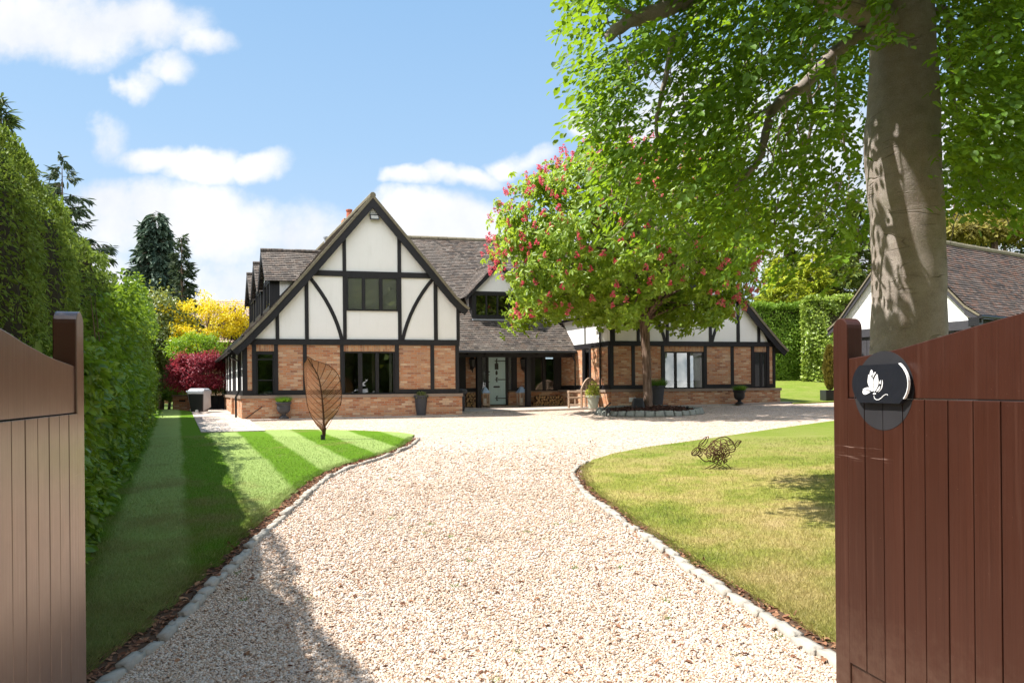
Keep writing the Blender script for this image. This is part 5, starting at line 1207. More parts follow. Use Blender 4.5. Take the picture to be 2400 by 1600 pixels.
# ---- the hedge down the left side
HD = nrm(np.array([[-.4825, 1.0]]))[0]; HN = np.array([HD[1], -HD[0]])
def hedge(name, label, y0, y1, zt, mat, n, L0, Wd0, depth=1.5, bulge=.22, period=2.1, core=True, round_top=.25, lean=.03, cat='hedge', front_off=0., zlo=.05, down=.6):
    """clipped conifer hedge; leaf sprays over front, top and the near end, dark twigs inside"""
    mid = (y0 + y1) / 2; base = Vector((hedge_x(mid), mid, gz(hedge_x(mid), mid))); root = thing(name, label, cat, base)
    def surf(y, z, extra=0.0):
        zz = np.asarray(z); h = zz / zt
        b = bulge * np.abs(np.sin(np.pi * (y + .4 * np.sin(y)) / period)) ** .6 - lean * zz + .10 * np.sin(y * 3.1 + zz * 1.7) * .5
        b = b - np.clip(h - (1 - round_top), 0, 1) ** 2 * 3.2 * round_top
        off = front_off + b + extra
        return np.stack([hedge_x(y) + HN[0] * off, y + HN[1] * off], -1)
    nf = int(n * .72); y = 1 / rng.uniform(1 / y1, 1 / y0, nf); z = zt * rng.uniform(0, 1, nf) ** .9; z = np.maximum(z, zlo)
    ztl = zt * (1 + .015 * np.sin(y * 1.3) + .01 * np.sin(y * 4.1)); z = z / zt * ztl
    xy = surf(y, z, rng.uniform(-.10, .03, nf)); P = np.stack([xy[:, 0], xy[:, 1], g(xy[:, 0], xy[:, 1]) + z], 1)
    D = rng.normal(0, .55, (nf, 3)); D[:, :2] += HN * .55; D[:, 2] -= down; N3 = rng.normal(0, .45, (nf, 3)); N3[:, :2] += HN; N3[:, 2] += .4
    nt = n - nf; yt = 1 / rng.uniform(1 / y1, 1 / y0, nt); dt = rng.uniform(-.55, depth, nt); zt_ = zt * (1 + .015 * np.sin(yt * 1.3) + .01 * np.sin(yt * 4.1)) - np.clip(-dt, 0, 1) * .25
    xyt = surf(yt, np.full(nt, zt * .8)) - HN * np.maximum(dt, .05)[:, None]; Pt = np.stack([xyt[:, 0], xyt[:, 1], g(xyt[:, 0], xyt[:, 1]) + zt_ + rng.uniform(-.12, .0, nt)], 1)
    Dt = rng.normal(0, .5, (nt, 3)); Dt[:, 2] += .9; Nt = rng.normal(0, .6, (nt, 3)); Nt[:, :2] += HN * .4
    P = np.concatenate([P, Pt]); D = np.concatenate([D, Dt]); N3 = np.concatenate([N3, Nt])
    sc = np.clip(P[:, 1], 2.5, 40) ** .55
    V, F = leaf_geo(P, D, N3, rng.uniform(.6, 1.3, len(P)) * L0 * sc, rng.uniform(.6, 1.2, len(P)) * Wd0 * sc)
    np_mesh('foliage', V, F, mat, root)
    if core:
        m = MB(); ys = np.linspace(y0, y1, int((y1 - y0) / .35) + 2); zs = np.linspace(-.1, zt - .02, 10)
        G = [[None] * len(zs) for _ in ys]
        for i, yy in enumerate(ys):
            for j, zz in enumerate(zs):
                q = surf(yy, max(zz, 0), -.17); G[i][j] = (float(q[0]), float(q[1]), gz(q[0], q[1]) + zz)
        for i in range(len(ys) - 1):
            for j in range(len(zs) - 1): m.poly([G[i][j], G[i + 1][j], G[i + 1][j + 1], G[i][j + 1]])
            a, b = G[i][-1], G[i + 1][-1]; dp_ = -HN * depth
            m.poly([a, b, (b[0] + dp_[0], b[1] + dp_[1], b[2]), (a[0] + dp_[0], a[1] + dp_[1], a[2])])
            m.poly([(a[0] + dp_[0], a[1] + dp_[1], a[2]), (b[0] + dp_[0], b[1] + dp_[1], b[2]), (b[0] + dp_[0], b[1] + dp_[1], 0), (a[0] + dp_[0], a[1] + dp_[1], 0)])
        for e in (0, -1):
            L_ = G[e]; dp_ = -HN * depth; m.poly([*L_, (L_[-1][0] + dp_[0], L_[-1][1] + dp_[1], L_[-1][2]), (L_[0][0] + dp_[0], L_[0][1] + dp_[1], L_[0][2])])
        m.build('inner_twigs', CORE, root)
    return root
hedge('conifer_hedge', 'tall dark clipped conifer hedge running along the left of the striped lawn', .9, 23.0, 3.42, LF['cypress'], 170000, .021, .0090, period=2.3)
hedge('conifer_hedge', 'rounded lighter conifer hedge at the far end of the striped lawn', 24.5, 32., 3.5, LF['privet'], 14000, .022, .012, bulge=.1, round_top=.5, depth=2.2)
# broad-leaved hedge growing through the front of it
n = 30000
y = 1 / rng.uniform(1 / 23.2, 1 / 4.4, n * 3); z = rng.uniform(.02, 3.7, n * 3)
lim = np.interp(y, [4, 7, 8.5, 10, 12, 14, 23], [1.2, 1.5, 1.9, 2.2, 2.9, 3.45, 3.6]) + .35 * np.sin(y * 3.3) + .25 * np.sin(y * 7.7)
P0_ = np.stack([hedge_x(y), y, z], 1); cl = snoise(P0_, 2.6, 3.) 
kp = (z < lim) & (cl + rng.normal(0, .25, n * 3) > -.42); y, z = y[kp][:n], z[kp][:n]; m_ = len(y)
off = .16 + .30 * np.clip(snoise(np.stack([y, z, y * 0], 1), 1.9, 1.), -1, 1) + rng.uniform(-.12, .26, m_) + .10 * np.exp(-z)
X = hedge_x(y) + HN[0] * off; Yh = y + HN[1] * off
P = np.stack([X, Yh, g(X, Yh) + z], 1); D = rng.normal(0, .5, (m_, 3)); D[:, :2] += HN * .6; D[:, 2] -= .35; N3 = rng.normal(0, .42, (m_, 3)); N3[:, :2] += HN * .5; N3[:, 2] += .75
V, F = leaf_geo(P, D, N3, rng.uniform(.055, .125, m_), rng.uniform(.04, .085, m_), .12, .2)
hb = thing('leafy_hedge', 'bright green broad leaved hedge growing up the front of the dark conifer hedge', 'hedge', (hedge_x(12.), 12., gz(hedge_x(12), 12)))
np_mesh('foliage', V, F, LF['hornbeam'], hb)
m = MB()
for i in range(40):
    yy = 4.6 + i * .46; x0 = hedge_x(yy) + .12; zt = 1.4 if yy < 9 else 2.6; m.tube([(x0, yy, gz(x0, yy)), (x0 + .1, yy + .1, gz(x0, yy) + zt * .5), (x0 + .05, yy - .05, gz(x0, yy) + zt)], [.016, .012, .004], 5)
m.build('stem', MT['bark'], hb)

# ---- trees on the left
def base_at(px, Y): p = at(px, 900, Y); return (p.x, p.y, gz(p.x, p.y))
def h_to(px, py, Y): return at(px, py, Y).z - gz(*base_at(px, Y)[:2])
conifer('conifer_tree', 'feathery pale green conifer rising just behind the near end of the hedge', base_at(8, 13.5), h_to(8, 222, 13.5), 1.2, LF['cedar'], 130, 110, .24, .045, droop=.28, power=.75, weep=.15, tip=.2, h0=.3, spread=.16)
conifer('conifer_tree', 'tall gappy spruce with drooping boughs behind the hedge', base_at(150, 40), h_to(150, 362, 40), 5.4, LF['spruce'], 84, 150, .50, .13, droop=.30, power=.85, weep=.30, tip=.22, h0=.15, spread=.17, asc=.05)
conifer('conifer_tree', 'dense blue green conifer with a broad rounded top beyond the garden', base_at(368, 45), h_to(368, 493, 45), 2.3, LF['bluecon'], 190, 90, .55, .20, droop=.5, power=.42, weep=.5, tip=.05, h0=.25, spread=.3)
conifer('conifer_tree', 'smaller olive green spruce beside the dense blue green conifer', base_at(428, 42), h_to(428, 550, 42), 2.0, LF['spruce'], 110, 95, .42, .12, droop=.34, power=.8, weep=.2, tip=.15, h0=.2, spread=.25)
conifer('conifer_tree', 'low cedar boughs showing over the top of the hedge', base_at(105, 17), h_to(105, 425, 17), 1.7, LF['cedar'], 60, 100, .25, .05, droop=.24, power=.7, weep=.12, tip=.15, h0=.35, spread=.16, side=0.3)
bush('laurel_bush', 'tall grey green evergreen bush between the hedge and the golden tree', 'shrub', at(375, 800, 33), (2.3, 1.6, 2.9), LF['olive'], 11000, .17, .085, clumps=70, lump=.22)
bush('evergreen_shrub', 'dark glossy shrub in the shade at the end of the hedge', 'shrub', at(395, 905, 33), (1.0, .9, 1.5), LF['olive'], 3000, .15, .08, clumps=30)
bush('golden_tree', 'spreading tree with golden yellow leaves left of the house', 'tree', at(487, 752, 32.5), (2.25, 1.8, 1.35), LF['gold'], 5600, .12, .058, clumps=95, lump=.13, flat=.6, shell=.3, trunk=.09)
bush('golden_tree', 'small golden yellow sapling at the foot of the spreading golden tree', 'tree', at(432, 815, 31.8), (.85, .7, .8), LF['gold'], 600, .12, .06, clumps=22, lump=.14, trunk=.04)
bush('purple_tree', 'dark purple leaved tree behind the golden tree', 'tree', at(560, 775, 35.5), (1.2, 1.1, 1.2), LF['purple'], 2200, .16, .1, clumps=30)
bush('lime_acer', 'low domed lime green maple between the golden tree and the red maple', 'shrub', at(465, 818, 30.5), (1.5, 1.0, .8), LF['lime'], 5000, .09, .05, clumps=60, flat=.5, lump=.2)
bush('red_acer', 'rounded deep red maple behind the low brick wall', 'shrub', at(462, 872, 29.6), (1.42, 1.0, 1.05), LF['red'], 9500, .10, .052, clumps=90, lump=.17, flat=.85)
bush('low_shrub', 'straggly grey green shrub above the low brick wall beside the house', 'shrub', at(505, 912, 30.6), (.95, .5, .38), LF['olive'], 1500, .09, .03, clumps=26)
bush('low_shrub', 'small green shrub in the corner between hedge and low brick wall', 'shrub', at(410, 928, 30.8), (.55, .5, .55), LF['hornbeam'], 1300, .10, .06, clumps=24)

# ---- red chestnut
CT = ground_at(1520, 968); CT.z += .08
ct = thing('chestnut_tree', 'red flowering chestnut tree with a round crown in the ringed bark bed', 'tree', CT)
m = MB(); fk = at(1512, 752, CT.y); dk = at(1516, 850, CT.y)
tp = [(CT.x + .02, CT.y, CT.z - .3), (CT.x, CT.y, CT.z), (CT.x - .02, CT.y, CT.z + .3), (dk.x, CT.y, dk.z), (fk.x, CT.y + .05, fk.z - .3), (fk.x, CT.y + .1, fk.z + .3), (fk.x, CT.y + .2, fk.z + 1.3), (fk.x - .1, CT.y + .1, fk.z + 2.6)]
tpf = []
for p, q in zip(tp, tp[1:]):
    for k in range(5): tpf.append(tuple(Vector(p).lerp(Vector(q), k / 5) + Vector((random.uniform(-.012, .012), random.uniform(-.012, .012), 0))))
rad_ = [.24, .22, .205, .195, .185, .178, .17, .165, .16, .157, .155, .152, .15, .149, .148, .148, .149, .15, .152, .156, .165, .17, .165, .155, .15, .14, .125, .11, .10, .09, .08, .07, .06, .05, .04]
m.tube(tpf, rad_, 14)
CC = at(1462, 595, CT.y); CR = np.array([4.75, 4.2, 3.62])
nc = 300
Uc = rand_unit(nc); Uc[:, 2] = np.where(Uc[:, 2] < -.56, -.56 + rng.uniform(-.16, .16, nc), Uc[:, 2])
rr_ = rng.uniform(.35, 1, (nc, 1)) ** .42 * .95; Cc = Uc * rr_
und = Cc[:, 2] < 0; 
Cc = Cc * CR + np.array(CC)
side_dip = .9 * np.clip(-(Cc[:, 0] - CC.x) / CR[0] - .2, 0, 1); Cc[:, 2] -= side_dip * .5 * (Cc[:, 2] < CC.z + 1)
pxc, pyc = project(Cc); keep_ = ~((pxc < 1215) & (pyc > 655)) & ~((pxc < 1165) & (pyc > 600)); Cc = Cc[keep_]; nc = len(Cc)     # the boughs stop short of the dormer
for i in range(0, nc, 3):
    q = Vector(Cc[i]); s0 = Vector((fk.x, CT.y + .1, fk.z + random.choice((.0, .3, .9, 1.6)))); mid = s0.lerp(q, .5) + Vector((0, 0, .25))
    m.tube([tuple(s0), tuple(s0.lerp(mid, .5) + Vector((0, 0, .05))), tuple(mid), tuple(q)], [.075, .055, .035, .008], 5)
m.build('trunk', MT['bark'], ct, smooth=True)
ncl = 11500
k = rng.integers(0, nc, ncl); P = Cc[k] + np.clip(rng.normal(0, 1, (ncl, 3)), -2, 2) * np.array([.33, .33, .23])
out = nrm((P - np.array(CC)) / CR ** 1.0)
kp = snoise(P, 1.5, 5.) + rng.normal(0, .3, ncl) > -.62
P, out = P[kp], out[kp]; ncl = len(P)
ax_ = nrm(out * .8 + rand_unit(ncl) * .5 + np.array([0, 0, .35])); e1 = nrm(np.cross(ax_, rand_unit(ncl))); e2 = np.cross(ax_, e1)
PP, DD, NN, LL, WW = [], [], [], [], []
sz = rng.uniform(.75, 1.25, ncl)
for j in range(5):
    t = 2 * np.pi * j / 6.2 + rng.normal(0, .12, ncl); d = e1 * np.cos(t)[:, None] + e2 * np.sin(t)[:, None] + ax_ * .1 - np.array([0, 0, .45])
    PP.append(P); DD.append(d); NN.append(ax_ + np.array([0, 0, .5])); LL.append(.175 * sz); WW.append(.085 * sz)
V, F = leaf_geo(np.concatenate(PP), np.concatenate(DD), np.concatenate(NN), np.concatenate(LL), np.concatenate(WW), .12, .3)
np_mesh('crown', V, F, LF['chestnut'], ct)
# blossom candles: the 100 that show largest as parts, the rest as one part
def candle_geo(P, n, h, r, tiltv):
    t = rng.uniform(0, 1, n); a = rng.uniform(0, 2 * np.pi, n); rr = r * (1 - t * .75)
    up = nrm(np.array([tiltv]))[0]; x = nrm(np.cross([up], [[.3, .8, .1]]))[0]; yv = np.cross(up, x)
    rad = np.cos(a)[:, None] * x + np.sin(a)[:, None] * yv
    q = P + up * (t * h)[:, None] + rad * rr[:, None] * .4
    return leaf_geo(q, rad + up * .3 + rng.normal(0, .3, (n, 3)), np.tile(up, (n, 1)) + rng.normal(0, .4, (n, 3)), rr * 1.0 + .02, rng.uniform(.03, .05, n), .2, .2)
sel = []
for tries in range(6000):
    u = rand_unit(1)[0]
    if u[1] > .25 or u[2] < -.62: continue
    wgt = .5 + .5 * (u[0] < .1)
    if random.random() > wgt: continue
    q = np.array(CC) + u * CR * random.uniform(.89, 1.0); q[2] -= .45 * max(0, -(u[0]) - .2) * (u[2] < .3)
    pq_ = project(q[None]); 
    if (pq_[0][0] < 1200 and pq_[1][0] > 655) or (pq_[0][0] < 1150 and pq_[1][0] > 600): continue
    if all(np.linalg.norm(q - s) > .20 for s, _ in sel): sel.append((q, u))
    if len(sel) >= 420: break
sel.sort(key=lambda e: e[0][1] + .6 * e[0][0])
VB_, FB_ = candle_geo(np.zeros(3), 40, .19, .065, np.array([0, 0, 1.]))
cm = None
for q, u in sel[:100]:
    if cm is None:
        o = np_mesh('blossom', VB_, FB_, LF['bloom']); cm = o.data; o.parent = ct
    else:
        o = bpy.data.objects.new('blossom', cm); COL.objects.link(o); o.parent = ct
    o.location = Vector(q) - CT; o.rotation_euler = (random.uniform(-.7, .2) + (.5 if False else 0), u[0] * .7 + random.uniform(-.3, .3), random.uniform(0, 6)); s = random.uniform(.65, 1.2); o.scale = (s, s, s)
VV, FF, nv = [], [], 0
for q, u in sel[100:]:
    s = random.uniform(.75, 1.3); v, f = candle_geo(q, 36, .19 * s, .065 * s, np.array([u[0] * .7, u[1] * .5, 1.])); VV.append(v); FF.append(f + nv); nv += len(v)
o = np_mesh('blossoms', np.concatenate(VV), np.concatenate(FF), LF['bloom'], ct); o['kind'] = 'stuff'

# ---- the great beech
ZB = 9.3
bx = at(2132, 900, ZB); BB = Vector((bx.x, ZB, gz(bx.x, ZB)))
bt = thing('beech_tree', 'huge beech with a smooth grey trunk behind the sunlit gate', 'tree', BB)
m = MB(); tp, rd = [], []
ctrl = [(2136, 1120, 128), (2136, 1040, 106), (2134, 960, 94), (2132, 880, 85), (2132, 800, 80), (2132, 700, 77.5), (2131, 600, 77), (2126, 500, 77), (2117, 420, 78), (2112, 345, 80), (2114, 270, 77), (2114, 150, 70), (2112, 40, 68), (2112, -100, 66), (2120, -300, 60), (2130, -600, 46), (2120, -1000, 30), (2100, -1300, 14)]
for i in range(len(ctrl) - 1):
    for k in range(6):
        a, b = ctrl[i], ctrl[i + 1]; t = k / 6; t = t * t * (3 - 2 * t) * .5 + t * .5
        p = at(a[0] + (b[0] - a[0]) * t, a[1] + (b[1] - a[1]) * t, ZB); tp.append(tuple(p)); rd.append((a[2] + (b[2] - a[2]) * t) / FPX * ZB * (1 + .008 * math.sin(i * 6 + k * 1.1)))
m.tube(tp, rd, 40)
# gentle lobes in the trunk
for i, v in enumerate(m.v):
    ring, kk_ = divmod(i, 40)
    c = Vector(tp[min(ring, len(tp) - 1)]); d = Vector(v) - c; a = 2 * math.pi * kk_ / 40
    f = 1 + .022 * math.sin(3 * a + ring * .07) + .014 * math.sin(5 * a - ring * .13) + .008 * math.sin(9 * a + ring * .4) + .10 * math.exp(-((ring - 6) / 7.) ** 2) * math.sin(5 * a) * .5
    m.v[i] = tuple(c + d * f)
def limb(pts, r):
    P = [at(x, y, Y) for x, y, Y in pts]; out = []; rr = []
    n = len(P)
    for i in range(n - 1):
        p0, p1, p2, p3 = P[max(i - 1, 0)], P[i], P[i + 1], P[min(i + 2, n - 1)]
        for k in range(5):
            t = k / 5; q = .5 * ((2 * p1) + (-p0 + p2) * t + (2 * p0 - 5 * p1 + 4 * p2 - p3) * t * t + (-p0 + 3 * p1 - 3 * p2 + p3) * t ** 3)
            s = (i + t) / (n - 1); out.append(tuple(q + Vector((random.gauss(0, 1), random.gauss(0, 1), random.gauss(0, 1))) * .006)); rr.append(r[0] * (1 - s) + r[1] * s)
    out.append(tuple(P[-1])); rr.append(r[1]); m.tube(out, rr, 9)
limb([(2100, 70, 9.2), (2030, 30, 9.0), (1950, -5, 8.7), (1840, -60, 8.3), (1720, -60, 7.9), (1620, -8, 7.6), (1540, 28, 7.4), (1480, 48, 7.3), (1425, 88, 7.2)], (.2, .055))
limb([(1490, 45, 7.3), (1465, 25, 7.2), (1430, 2, 7.1), (1390, -40, 7.0)], (.035, .02))
limb([(2090, 40, 9.3), (2010, 85, 9.1), (1950, 130, 9.0), (1890, 195, 8.9), (1820, 245, 8.7), (1795, 310, 8.6), (1780, 370, 8.5), (1740, 420, 8.4), (1700, 480, 8.3)], (.11, .02))
limb([(1820, 245, 8.7), (1770, 275, 8.5), (1720, 330, 8.3)], (.035, .008)); limb([(1580, 70, 7.6), (1560, 180, 7.7), (1540, 270, 7.8), (1535, 360, 7.9), (1470, 400, 7.8), (1440, 470, 7.8)], (.035, .008))
limb([(1950, 130, 9.0), (1960, 210, 9.1), (1975, 300, 9.3), (1990, 420, 9.5)], (.035, .008)); limb([(1890, 195, 8.9), (1905, 280, 9.1), (1880, 380, 9.2), (1870, 480, 9.2)], (.035, .008))
limb([(2150, 60, 9.4), (2210, 20, 9.3), (2222, 60, 9.2), (2228, 160, 9.2), (2240, 260, 9.3)], (.06, .012)); limb([(2130, -20, 9.3), (2300, -80, 9.), (2500, -60, 8.7), (2620, 60, 8.5)], (.13, .04))
limb([(2110, 60, 9.3), (2040, -20, 11.), (1960, -10, 12.5), (1900, 150, 13.), (1880, 330, 13.2)], (.12, .02)); limb([(2110, -200, 9.3), (1900, -420, 8.), (1650, -420, 7.2), (1450, -250, 7.)], (.16, .03)); limb([(2110, -260, 9.3), (2000, -600, 10.5), (1800, -700, 11.)], (.15, .03))
for _ in range(150):
    x, y, Y = random.uniform(1420, 2360), random.uniform(-20, 480), random.uniform(7, 11.)
    if 2000 < x < 2240: continue
    limb([(x, y, Y), (x + random.uniform(-40, 30), y + 50, Y), (x + random.uniform(-70, 40), y + random.uniform(90, 150), Y)], (.012, .004))
m.build('trunk', MT['beechbark'], bt, smooth=True)

CROWN = [(1700, -1000), (1420, -500), (1335, -150), (1332, 60), (1348, 240), (1385, 330), (1392, 450), (1440, 540), (1500, 560), (1560, 540), (1620, 530), (1690, 570), (1760, 615), (1880, 595), (1960, 605), (2050, 590), (2085, 510), (2200, 500), (2250, 455), (2300, 490), (2420, 520), (2600, 470), (2700, -300), (2400, -1000)]
def beech_sprays(n, ylo, yhi, nl, Lf, dlo=6.3, dhi=11.5):
    x = rng.uniform(1300, 2700, n * 4); yy = rng.uniform(ylo, yhi, n * 4); Y = rng.uniform(dlo, dhi, n * 4)
    jit = 38 * np.sin(x * .021 + Y * 2.) + 25 * np.sin(x * .05 + yy * .03)
    kp = in_poly(x + rng.normal(0, 10, n * 4) + .5 * jit, yy + jit + rng.normal(0, 12, n * 4), CROWN)
    kp &= ~((x > 2000) & (x < 2235) & (Y < 10.2) & ~((yy < 105) & (Y < 9) & (x < 2120)))
    kp &= ~((x < 1640) & (Y > 9.2)) & ~((yy > 380) & (x < 1600) & (rng.uniform(0, 1, n * 4) < .35))
    P = np.stack([(x - CX) / FPX * Y, Y, EYE + (CY - yy) / FPX * Y], 1)
    thr = np.interp(yy, [-200, 250, 480, 650], [-.75, -.55, -.30, -.05])
    kp &= snoise(P, 1.55, 2.) + .6 * snoise(P, 3.9, 8.) + rng.normal(0, .18, n * 4) > thr
    for LB_ in (((2100, 70, 9.2), (2030, 30, 9.0), (1950, -5, 8.7)), ((1620, -8, 7.6), (1540, 28, 7.4), (1480, 48, 7.3), (1425, 88, 7.2)), ((2010, 85, 9.1), (1950, 130, 9.0), (1890, 195, 8.9), (1820, 245, 8.7), (1795, 310, 8.6), (1780, 370, 8.5)), ((1560, 180, 7.7), (1540, 270, 7.8), (1535, 360, 7.9))):
        for (x0, y0, q0), (x1, y1, q1) in zip(LB_, LB_[1:]):        # boughs stand clear of the leaves in front of them
            t_ = np.clip(((x - x0) * (x1 - x0) + (yy - y0) * (y1 - y0)) / ((x1 - x0) ** 2 + (y1 - y0) ** 2), 0, 1); dd_ = np.hypot(x - x0 - t_ * (x1 - x0), yy - y0 - t_ * (y1 - y0))
            kp &= ~((dd_ < 30) & (Y < q0 + .3) & (rng.uniform(0, 1, len(Y)) < .85))
    zh = P[:, 2] - (BB.x - P[:, 0]) * math.tan(R(SUN_EL)); gap = (zh > 1.6) & (zh < 4.5) & (np.abs(P[:, 1] - ZB) < .75) & (P[:, 0] < BB.x)
    kp &= ~(gap & (rng.uniform(0, 1, len(P)) < .93))     # a gap in the boughs lets the sun reach the lower trunk
    P = P[kp][:n]; n = len(P)
    c = np.array(BB); d = P - c; d[:, 2] = 0; d = nrm(d); ang = rng.normal(0, .7, n); d = np.stack([d[:, 0] * np.cos(ang) - d[:, 1] * np.sin(ang), d[:, 0] * np.sin(ang) + d[:, 1] * np.cos(ang), rng.uniform(-.75, .02, n)], 1); d = nrm(d)
    up = rng.normal(0, .28, (n, 3)); up[:, 2] += 1; s = nrm(np.cross(d, up)); up = np.cross(s, d)
    PP, DD, NN = [], [], []
    for j in range(nl):
        t = (j + .5) / nl; sg = 1 if j % 2 else -1
        p = P + d * (t - .5) * .50 + s * (sg * .012) - np.array([0, 0, 1.]) * (.10 * t * t) + rng.normal(0, .02, (n, 3))
        dd = d * .75 + s * sg * (.75 - .4 * t) + rng.normal(0, .16, (n, 3)) - np.array([0, 0, .22]); PP.append(p); DD.append(dd); NN.append(up + rng.normal(0, .24, (n, 3)))
    P, D, N3 = np.concatenate(PP), np.concatenate(DD), np.concatenate(NN)
    return leaf_geo(P, D, N3, rng.uniform(.55, 1.3, len(P)) * Lf, rng.uniform(.7, 1.2, len(P)) * Lf * .64, .10, .15)
v1, f1 = beech_sprays(4300, -140, 700, 11, .094)
v2, f2 = beech_sprays(3000, -1000, -130, 9, .17)
np_mesh('crown', np.concatenate([v1, v2]), np.concatenate([f1, f2 + len(v1)]), LF['beech'], bt)

# ---- right-hand background
def hedge_block(name, label, px0, px1, pyt, Y, depth, mat, n, L, Wd, bulge=.3, dY=0., cat='hedge'):
    a, b = at(px0, pyt, Y), at(px1, pyt, Y + dY); d = np.array([b.x - a.x, b.y - a.y]); ln = np.linalg.norm(d); d /= ln; nn = np.array([d[1], -d[0]])
    root = thing(name, label, cat, ((a.x + b.x) / 2, (a.y + b.y) / 2, gz((a.x + b.x) / 2, (a.y + b.y) / 2)))
    nf = int(n * .7); s = rng.uniform(0, ln, nf); z = rng.uniform(0, 1, nf); x0 = a.x + d[0] * s; y0 = a.y + d[1] * s; gg = g(x0, y0); zz = gg + z * (a.z - gg)
    o_ = bulge * snoise(np.stack([s, zz, s * 0], 1), 1.3, 2.) - .5 * z ** 6 + rng.uniform(-.2, .1, nf)
    P = np.stack([x0 + nn[0] * o_, y0 + nn[1] * o_, zz], 1); D = rng.normal(0, .6, (nf, 3)); D[:, :2] += nn * .5; D[:, 2] -= .3; N3 = rng.normal(0, .5, (nf, 3)); N3[:, :2] += nn * .8; N3[:, 2] += .5
    nt = n - nf; s = rng.uniform(0, ln, nt); q = rng.uniform(0, depth, nt); Pt = np.stack([a.x + d[0] * s - nn[0] * q, a.y + d[1] * s - nn[1] * q, a.z + .3 * snoise(np.stack([s, q, s * 0], 1), 1.5, 7.) + rng.uniform(-.25, .05, nt)], 1)
    Dt = rng.normal(0, .6, (nt, 3)); Dt[:, 2] += .6; Nt = rng.normal(0, .5, (nt, 3)); Nt[:, 2] += .6
    # left end
    ne = nt // 2; q = rng.uniform(0, depth, ne); zz = rng.uniform(0, 1, ne); Pe = np.stack([a.x - nn[0] * q + rng.uniform(-.2, .1, ne), a.y - nn[1] * q, gz(a.x, a.y) + zz * (a.z - gz(a.x, a.y))], 1); De = rng.normal(0, .6, (ne, 3)); De[:, :2] -= d * .5; Ne = rng.normal(0, .5, (ne, 3)); Ne[:, :2] -= d
    P = np.concatenate([P, Pt, Pe]); V, F = leaf_geo(P, np.concatenate([D, Dt, De]), np.concatenate([N3, Nt, Ne]), rng.uniform(.6, 1.3, len(P)) * L, rng.uniform(.6, 1.2, len(P)) * Wd)
    np_mesh('foliage', V, F, mat, root)
    m = MB(); q0 = (a.x + nn[0] * -.25 + d[0] * .25, a.y + nn[1] * -.25 + d[1] * .25); q1 = (b.x + nn[0] * -.25 - d[0] * .1, b.y + nn[1] * -.25 - d[1] * .1); zt = a.z - .3
    q2 = (q1[0] - nn[0] * depth, q1[1] - nn[1] * depth); q3 = (q0[0] - nn[0] * depth, q0[1] - nn[1] * depth)
    for u_, v_ in ((q0, q1), (q1, q2), (q2, q3), (q3, q0)): m.poly([(*u_, 0), (*v_, 0), (*v_, zt), (*u_, zt)])
    m.poly([(*q0, zt), (*q1, zt), (*q2, zt), (*q3, zt)]); m.build('inner_twigs', CORE, root); return root
hedge_block('clipped_hedge', 'tall clipped green conifer hedge behind the right end of the house', 1760, 1892, 716, 37, 2.0, LF['privet'], 16000, .16, .07, .15)
hedge_block('ivy_hedge', 'high ivy covered bank of foliage between the clipped hedge and the garage', 1888, 2090, 702, 36.2, 2.5, LF['ivy'], 17000, .17, .12, .55, dY=-1.5)
for px, py, r, Y, lb, mt in ((1825, 672, 1.5, 40.5, 'bright yellow conifer above the clipped hedge', 'yconifer'), (1905, 655, 1.7, 41., 'pale yellow green conifer left of the garage gable', 'yconifer'), (1975, 640, 1.9, 41.5, 'olive conifer close to the garage gable', 'dconifer')):
    q = at(px, py, Y); conifer('garden_conifer', lb, (q.x, q.y, gz(q.x, q.y)), q.z - gz(q.x, q.y) + 1.6, r * 1.5, LF[mt], 130, 70, .38, .13, droop=.1, power=.6, weep=.05, tip=.1, h0=.15, spread=.35, asc=.25)
for px, py, r, Y, lb, mt in ((1840, 560, 2.6, 47, 'tall dark conifer behind the chestnut crown', 'dconifer'), (1935, 470, 2.8, 46, 'tall dark green conifer showing left of the beech trunk', 'dconifer'), (2010, 440, 2.7, 45, 'tall olive conifer tucked against the beech trunk', 'dconifer')):
    q = at(px, py, Y); conifer('tall_conifer', lb, (q.x, q.y, gz(q.x, q.y)), q.z - gz(q.x, q.y), r * 1.35, LF[mt], 150, 75, .5, .17, droop=.25, power=.6, weep=.2, tip=.1, h0=.1, spread=.3)
for px, py, r, Y, lb in ((2235, 360, 2.6, 48, 'pine with bare lower stem behind the garage, nearest the beech trunk'), (2290, 300, 2.8, 50, 'tall pine in the middle of the row behind the garage'), (2352, 330, 2.8, 48, 'pine behind the garage with reddish stem'), (2420, 280, 3.0, 50, 'outermost pine of the row behind the garage')):
    q = at(px, py, Y); conifer('pine_tree', lb, (q.x, q.y, gz(q.x, q.y)), q.z - gz(q.x, q.y), r * 1.2, LF['pine'], 55, 60, .5, .16, droop=.1, power=.35, weep=.05, tip=.1, h0=.42, spread=.3, group='pines behind the garage', trunk_r=.2, asc=.2)
bush('orange_green_shrub', 'russet and green shrubs showing over the garage ridge', 'shrub', at(2330, 545, 42), (5.0, 1.8, 1.6), LF['brownish'], 5000, .3, .14, clumps=60)
# tree belt behind the viewpoint: the windows mirror it
VV, FF, nv = [], [], 0
for i in range(20):
    c = np.array([-34 + i * 3.5 + random.uniform(-1, 1), -15 + random.uniform(-4, 3), random.uniform(6.5, 8.5)]); n = 3400
    P = c + rand_unit(n) * rng.uniform(.5, 1, (n, 1)) * np.array([3.2, 2.8, random.uniform(7, 9.5)]); P[:, 2] = np.maximum(P[:, 2], .1); v, f = leaf_geo(P, rand_unit(n), rand_unit(n), .85, .65); VV.append(v); FF.append(f + nv); nv += len(v)
tag(np_mesh('woodland', np.concatenate(VV), np.concatenate(FF), LF['dconifer']), 'belt of dark green trees mirrored in the house windows', 'trees', kind='stuff')
